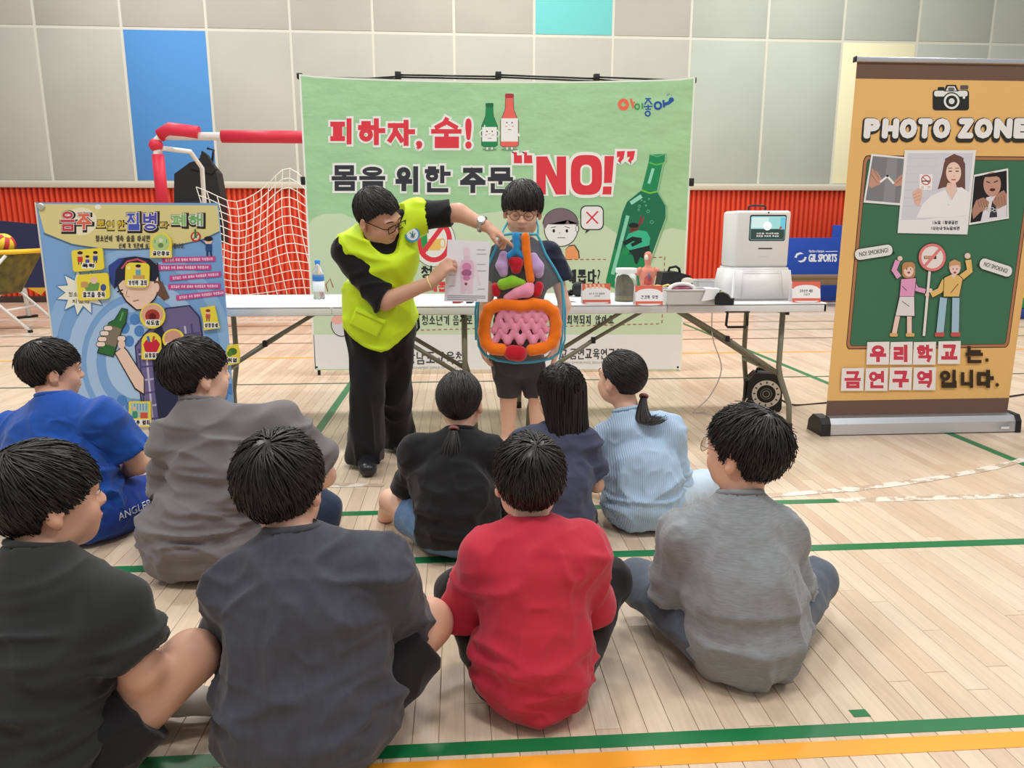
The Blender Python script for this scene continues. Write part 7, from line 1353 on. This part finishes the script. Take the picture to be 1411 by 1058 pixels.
e = V(0, 0, a_(700, 549, 3.6)[2]); TR.cut(e, (0, 0, -1)); put(TR, 'shorts', cloth('dark_grey_shorts', (68, 64, 68)), stu, 2, lambda P, N: folds(P, N, .006, [((14, 14, 6), .8, True)], 2))
for sd in 'RL': Sh = Field(J['to' + sd] - .16, J['to' + sd] + .16 + V(0, .1, 0), .005); Sh.cone(J['an' + sd] * V(1, 1, 0) + V(0, .02, .035), J['to' + sd] * V(1, 1, 0) + V(0, -.02, .03), .038, .036, .02); Sh.cone(J['an' + sd] + V(0, 0, .0), J['an' + sd] * V(1, 1, 0) + V(0, 0, .04), .036, .04, .02); Sh.cut((0, 0, .001), (0, 0, -1)); put(Sh, 'shoe', mat('white_trainer', (210, 210, 212), .5), stu, 2)
make_hair('hair', stu, hc, Mh, hs_, style='bowl', n=1700, seed=41, vol=1.10, length=(.06, .10), tip=.002, whorl=(.01, -.03, .1)); face_parts(stu, hc, Mh, hs_, down=True); glasses(stu, hc, Mh, hs_, (92, 62, 62), 'round', .0014)
# organ apron
AY = 3.475; ao = at(718, 410, AY); ap = thing('organ_apron', 'clear plastic apron with blue edging and plush coloured organs worn by the standing person', 'apron', tuple(ao))
def app(x, y, dy=0.0):
    p = at(x, y, AY + dy); q = p - ao; q[1] = dy + .55 * q[0] ** 2 * 1.6; return tuple(q)
edge = [(690, 324), (706, 322), (722, 322), (740, 323), (744, 330), (752, 350), (766, 372), (776, 390), (778, 420), (777, 450), (775, 475), (771, 488), (760, 495), (735, 499), (710, 500), (685, 497), (668, 490), (660, 478), (658, 450), (659, 420), (662, 395), (672, 368), (682, 345)]
CP = mat('clear_vinyl', (226, 236, 240), .08, spec=.6, alpha=.16, bump=.6, bscale=9, bdist=.02); cpm = mb(CP); pts = [app(*p, .004) for p in edge]; cn = app(718, 410, .0); cpm.add(pts + [cn], [(i, (i + 1) % len(pts), len(pts)) for i in range(len(pts))], True); cpm.build('clear_panel', ap, fix=False)
TRIM = mat('blue_trim', (74, 170, 200), .5); mb(TRIM).tube([app(*p) for p in edge], .0065, 8, closed=True).build('edging', ap); 
mb(TRIM).tube([app(741, 324), app(742, 312, .03), app(738, 300, .08), app(730, 300, .17)], .005, 8).build('neck_strap', ap); mb(TRIM).tube([app(691, 324), app(694, 316, .04), app(700, 306, .09), app(706, 302, .17)], .005, 8).build('neck_strap', ap)
mb(TRIM).tube([app(777, 395), app(781, 430, .02), app(780, 470, .02), app(772, 497, .03)], .0045, 8).build('side_tie', ap); mb(TRIM).tube([app(659, 400), app(655, 430, .02), app(656, 470, .03)], .0045, 8).build('side_tie', ap)
def plush(n, rgb): return mat('plush_' + n, rgb, .9, spec=.1, sheen=.4, bump=.3, bscale=24, bdist=.012)
def organ(name, paths, m, it=2):
    P = np.array([app(x, y, d) for pth in paths for x, y, r, d in pth]); rm = max(r for pth in paths for *_, r, d in pth) / 282; F = Field(P.min(0) - rm - .03, P.max(0) + rm + .03, .0042)
    for pth in paths:
        for i in range(max(1, len(pth) - 1)):
            x, y, r, d = pth[i]; x2, y2, r2, d2 = pth[min(i + 1, len(pth) - 1)]; F.cone(app(x, y, d), app(x2, y2, d2), r / 282, r2 / 282, .006)
    return put(F, name, m, ap, it)
def pr(pts, r, d=-.022): return [(x, y, r, d) for x, y in pts]
ORO = plush('orange', (240, 120, 24)); PKO = plush('pink', (236, 150, 178)); RDO = plush('red', (190, 26, 44)); LVO = plush('lavender', (190, 160, 208))
organ('colon', [pr([(692, 482), (680, 481), (670, 473), (667, 458), (669, 440), (674, 427), (684, 421), (700, 419), (717, 422), (735, 419), (752, 422), (763, 430), (767, 446), (766, 462), (761, 473), (748, 480), (733, 482)], 8.2, -.03)], ORO)
for y0_, n_, xa, xb, hh_ in ((433, 5, 687, 752, 7.5), (449, 5, 681, 753, 7), (464, 4, 682, 752, 7)):
    zz = [(xa + (xb - xa) * i / (2 * n_), y0_ + (hh_ if i % 2 == 0 else -hh_)) for i in range(2 * n_ + 1)]; organ('small_intestine', [pr(zz, 4.6, -.028)], PKO, 1)
organ('bladder', [[(705, 486, 10.5, -.03), (715, 487, 11, -.03)]], RDO); organ('windpipe', [pr([(711, 325), (712, 338), (711, 346)], 5.4), pr([(711, 346), (701, 353)], 4.6), pr([(711, 346), (721, 354)], 4.6)], plush('blue', (44, 140, 200)))
organ('oesophagus', [pr([(724, 326), (725, 345), (728, 365), (731, 385)], 5.6, -.03)], ORO); organ('lung', [[(694, 352, 6, -.02), (692, 366, 8.5, -.02), (694, 376, 6, -.02)]], LVO); organ('lung', [[(735, 354, 6, -.02), (740, 368, 9.5, -.02), (742, 376, 7, -.02)]], LVO)
organ('heart', [[(707, 361, 7, -.025), (713, 362, 7.5, -.025), (711, 370, 7, -.025)]], RDO); organ('liver', [[(693, 392, 7.5, -.022), (706, 388, 8, -.022), (720, 390, 5, -.022)]], plush('green', (140, 200, 50))); organ('stomach', [[(699, 411, 5.5, -.03), (712, 404, 7, -.03), (726, 400, 9.5, -.03), (730, 394, 6, -.03)]], PKO)
organ('kidney', [[(683, 396, 6, -.02), (684, 403, 6, -.02)]], RDO); organ('kidney', [[(743, 394, 6, -.02), (740, 403, 6.5, -.02)]], RDO)

# lettering on the blue shorts
Fs, bs = root_fields[blue_.name]; v, f, _ = glyphs('ANGLER'); o3 = np.array([bs[0], bs[1], 0]); ang = R(-25); vs = []
for u, w in v:
    x = (u - .5) * 50; y = -(w - .5) * 11 - .35 * x * 0; X = 186 + x * math.cos(ang) - y * math.sin(ang) + (w - .5) * 3; Y = 702 + x * math.sin(ang) + y * math.cos(ang)
    d = unit(at(X, Y, 2.6) - np.array([0, 0, CAMH])); vs.append(tuple(on_surface(at(X, Y, 2.55) - o3, d, Fs, 260, .002) - d * .006))
mb(mat('shorts_lettering', (226, 230, 238), .5)).add(vs, f, False).build('shorts_lettering', blue_, fix=False)
bpy.data.scenes.remove(_TS)
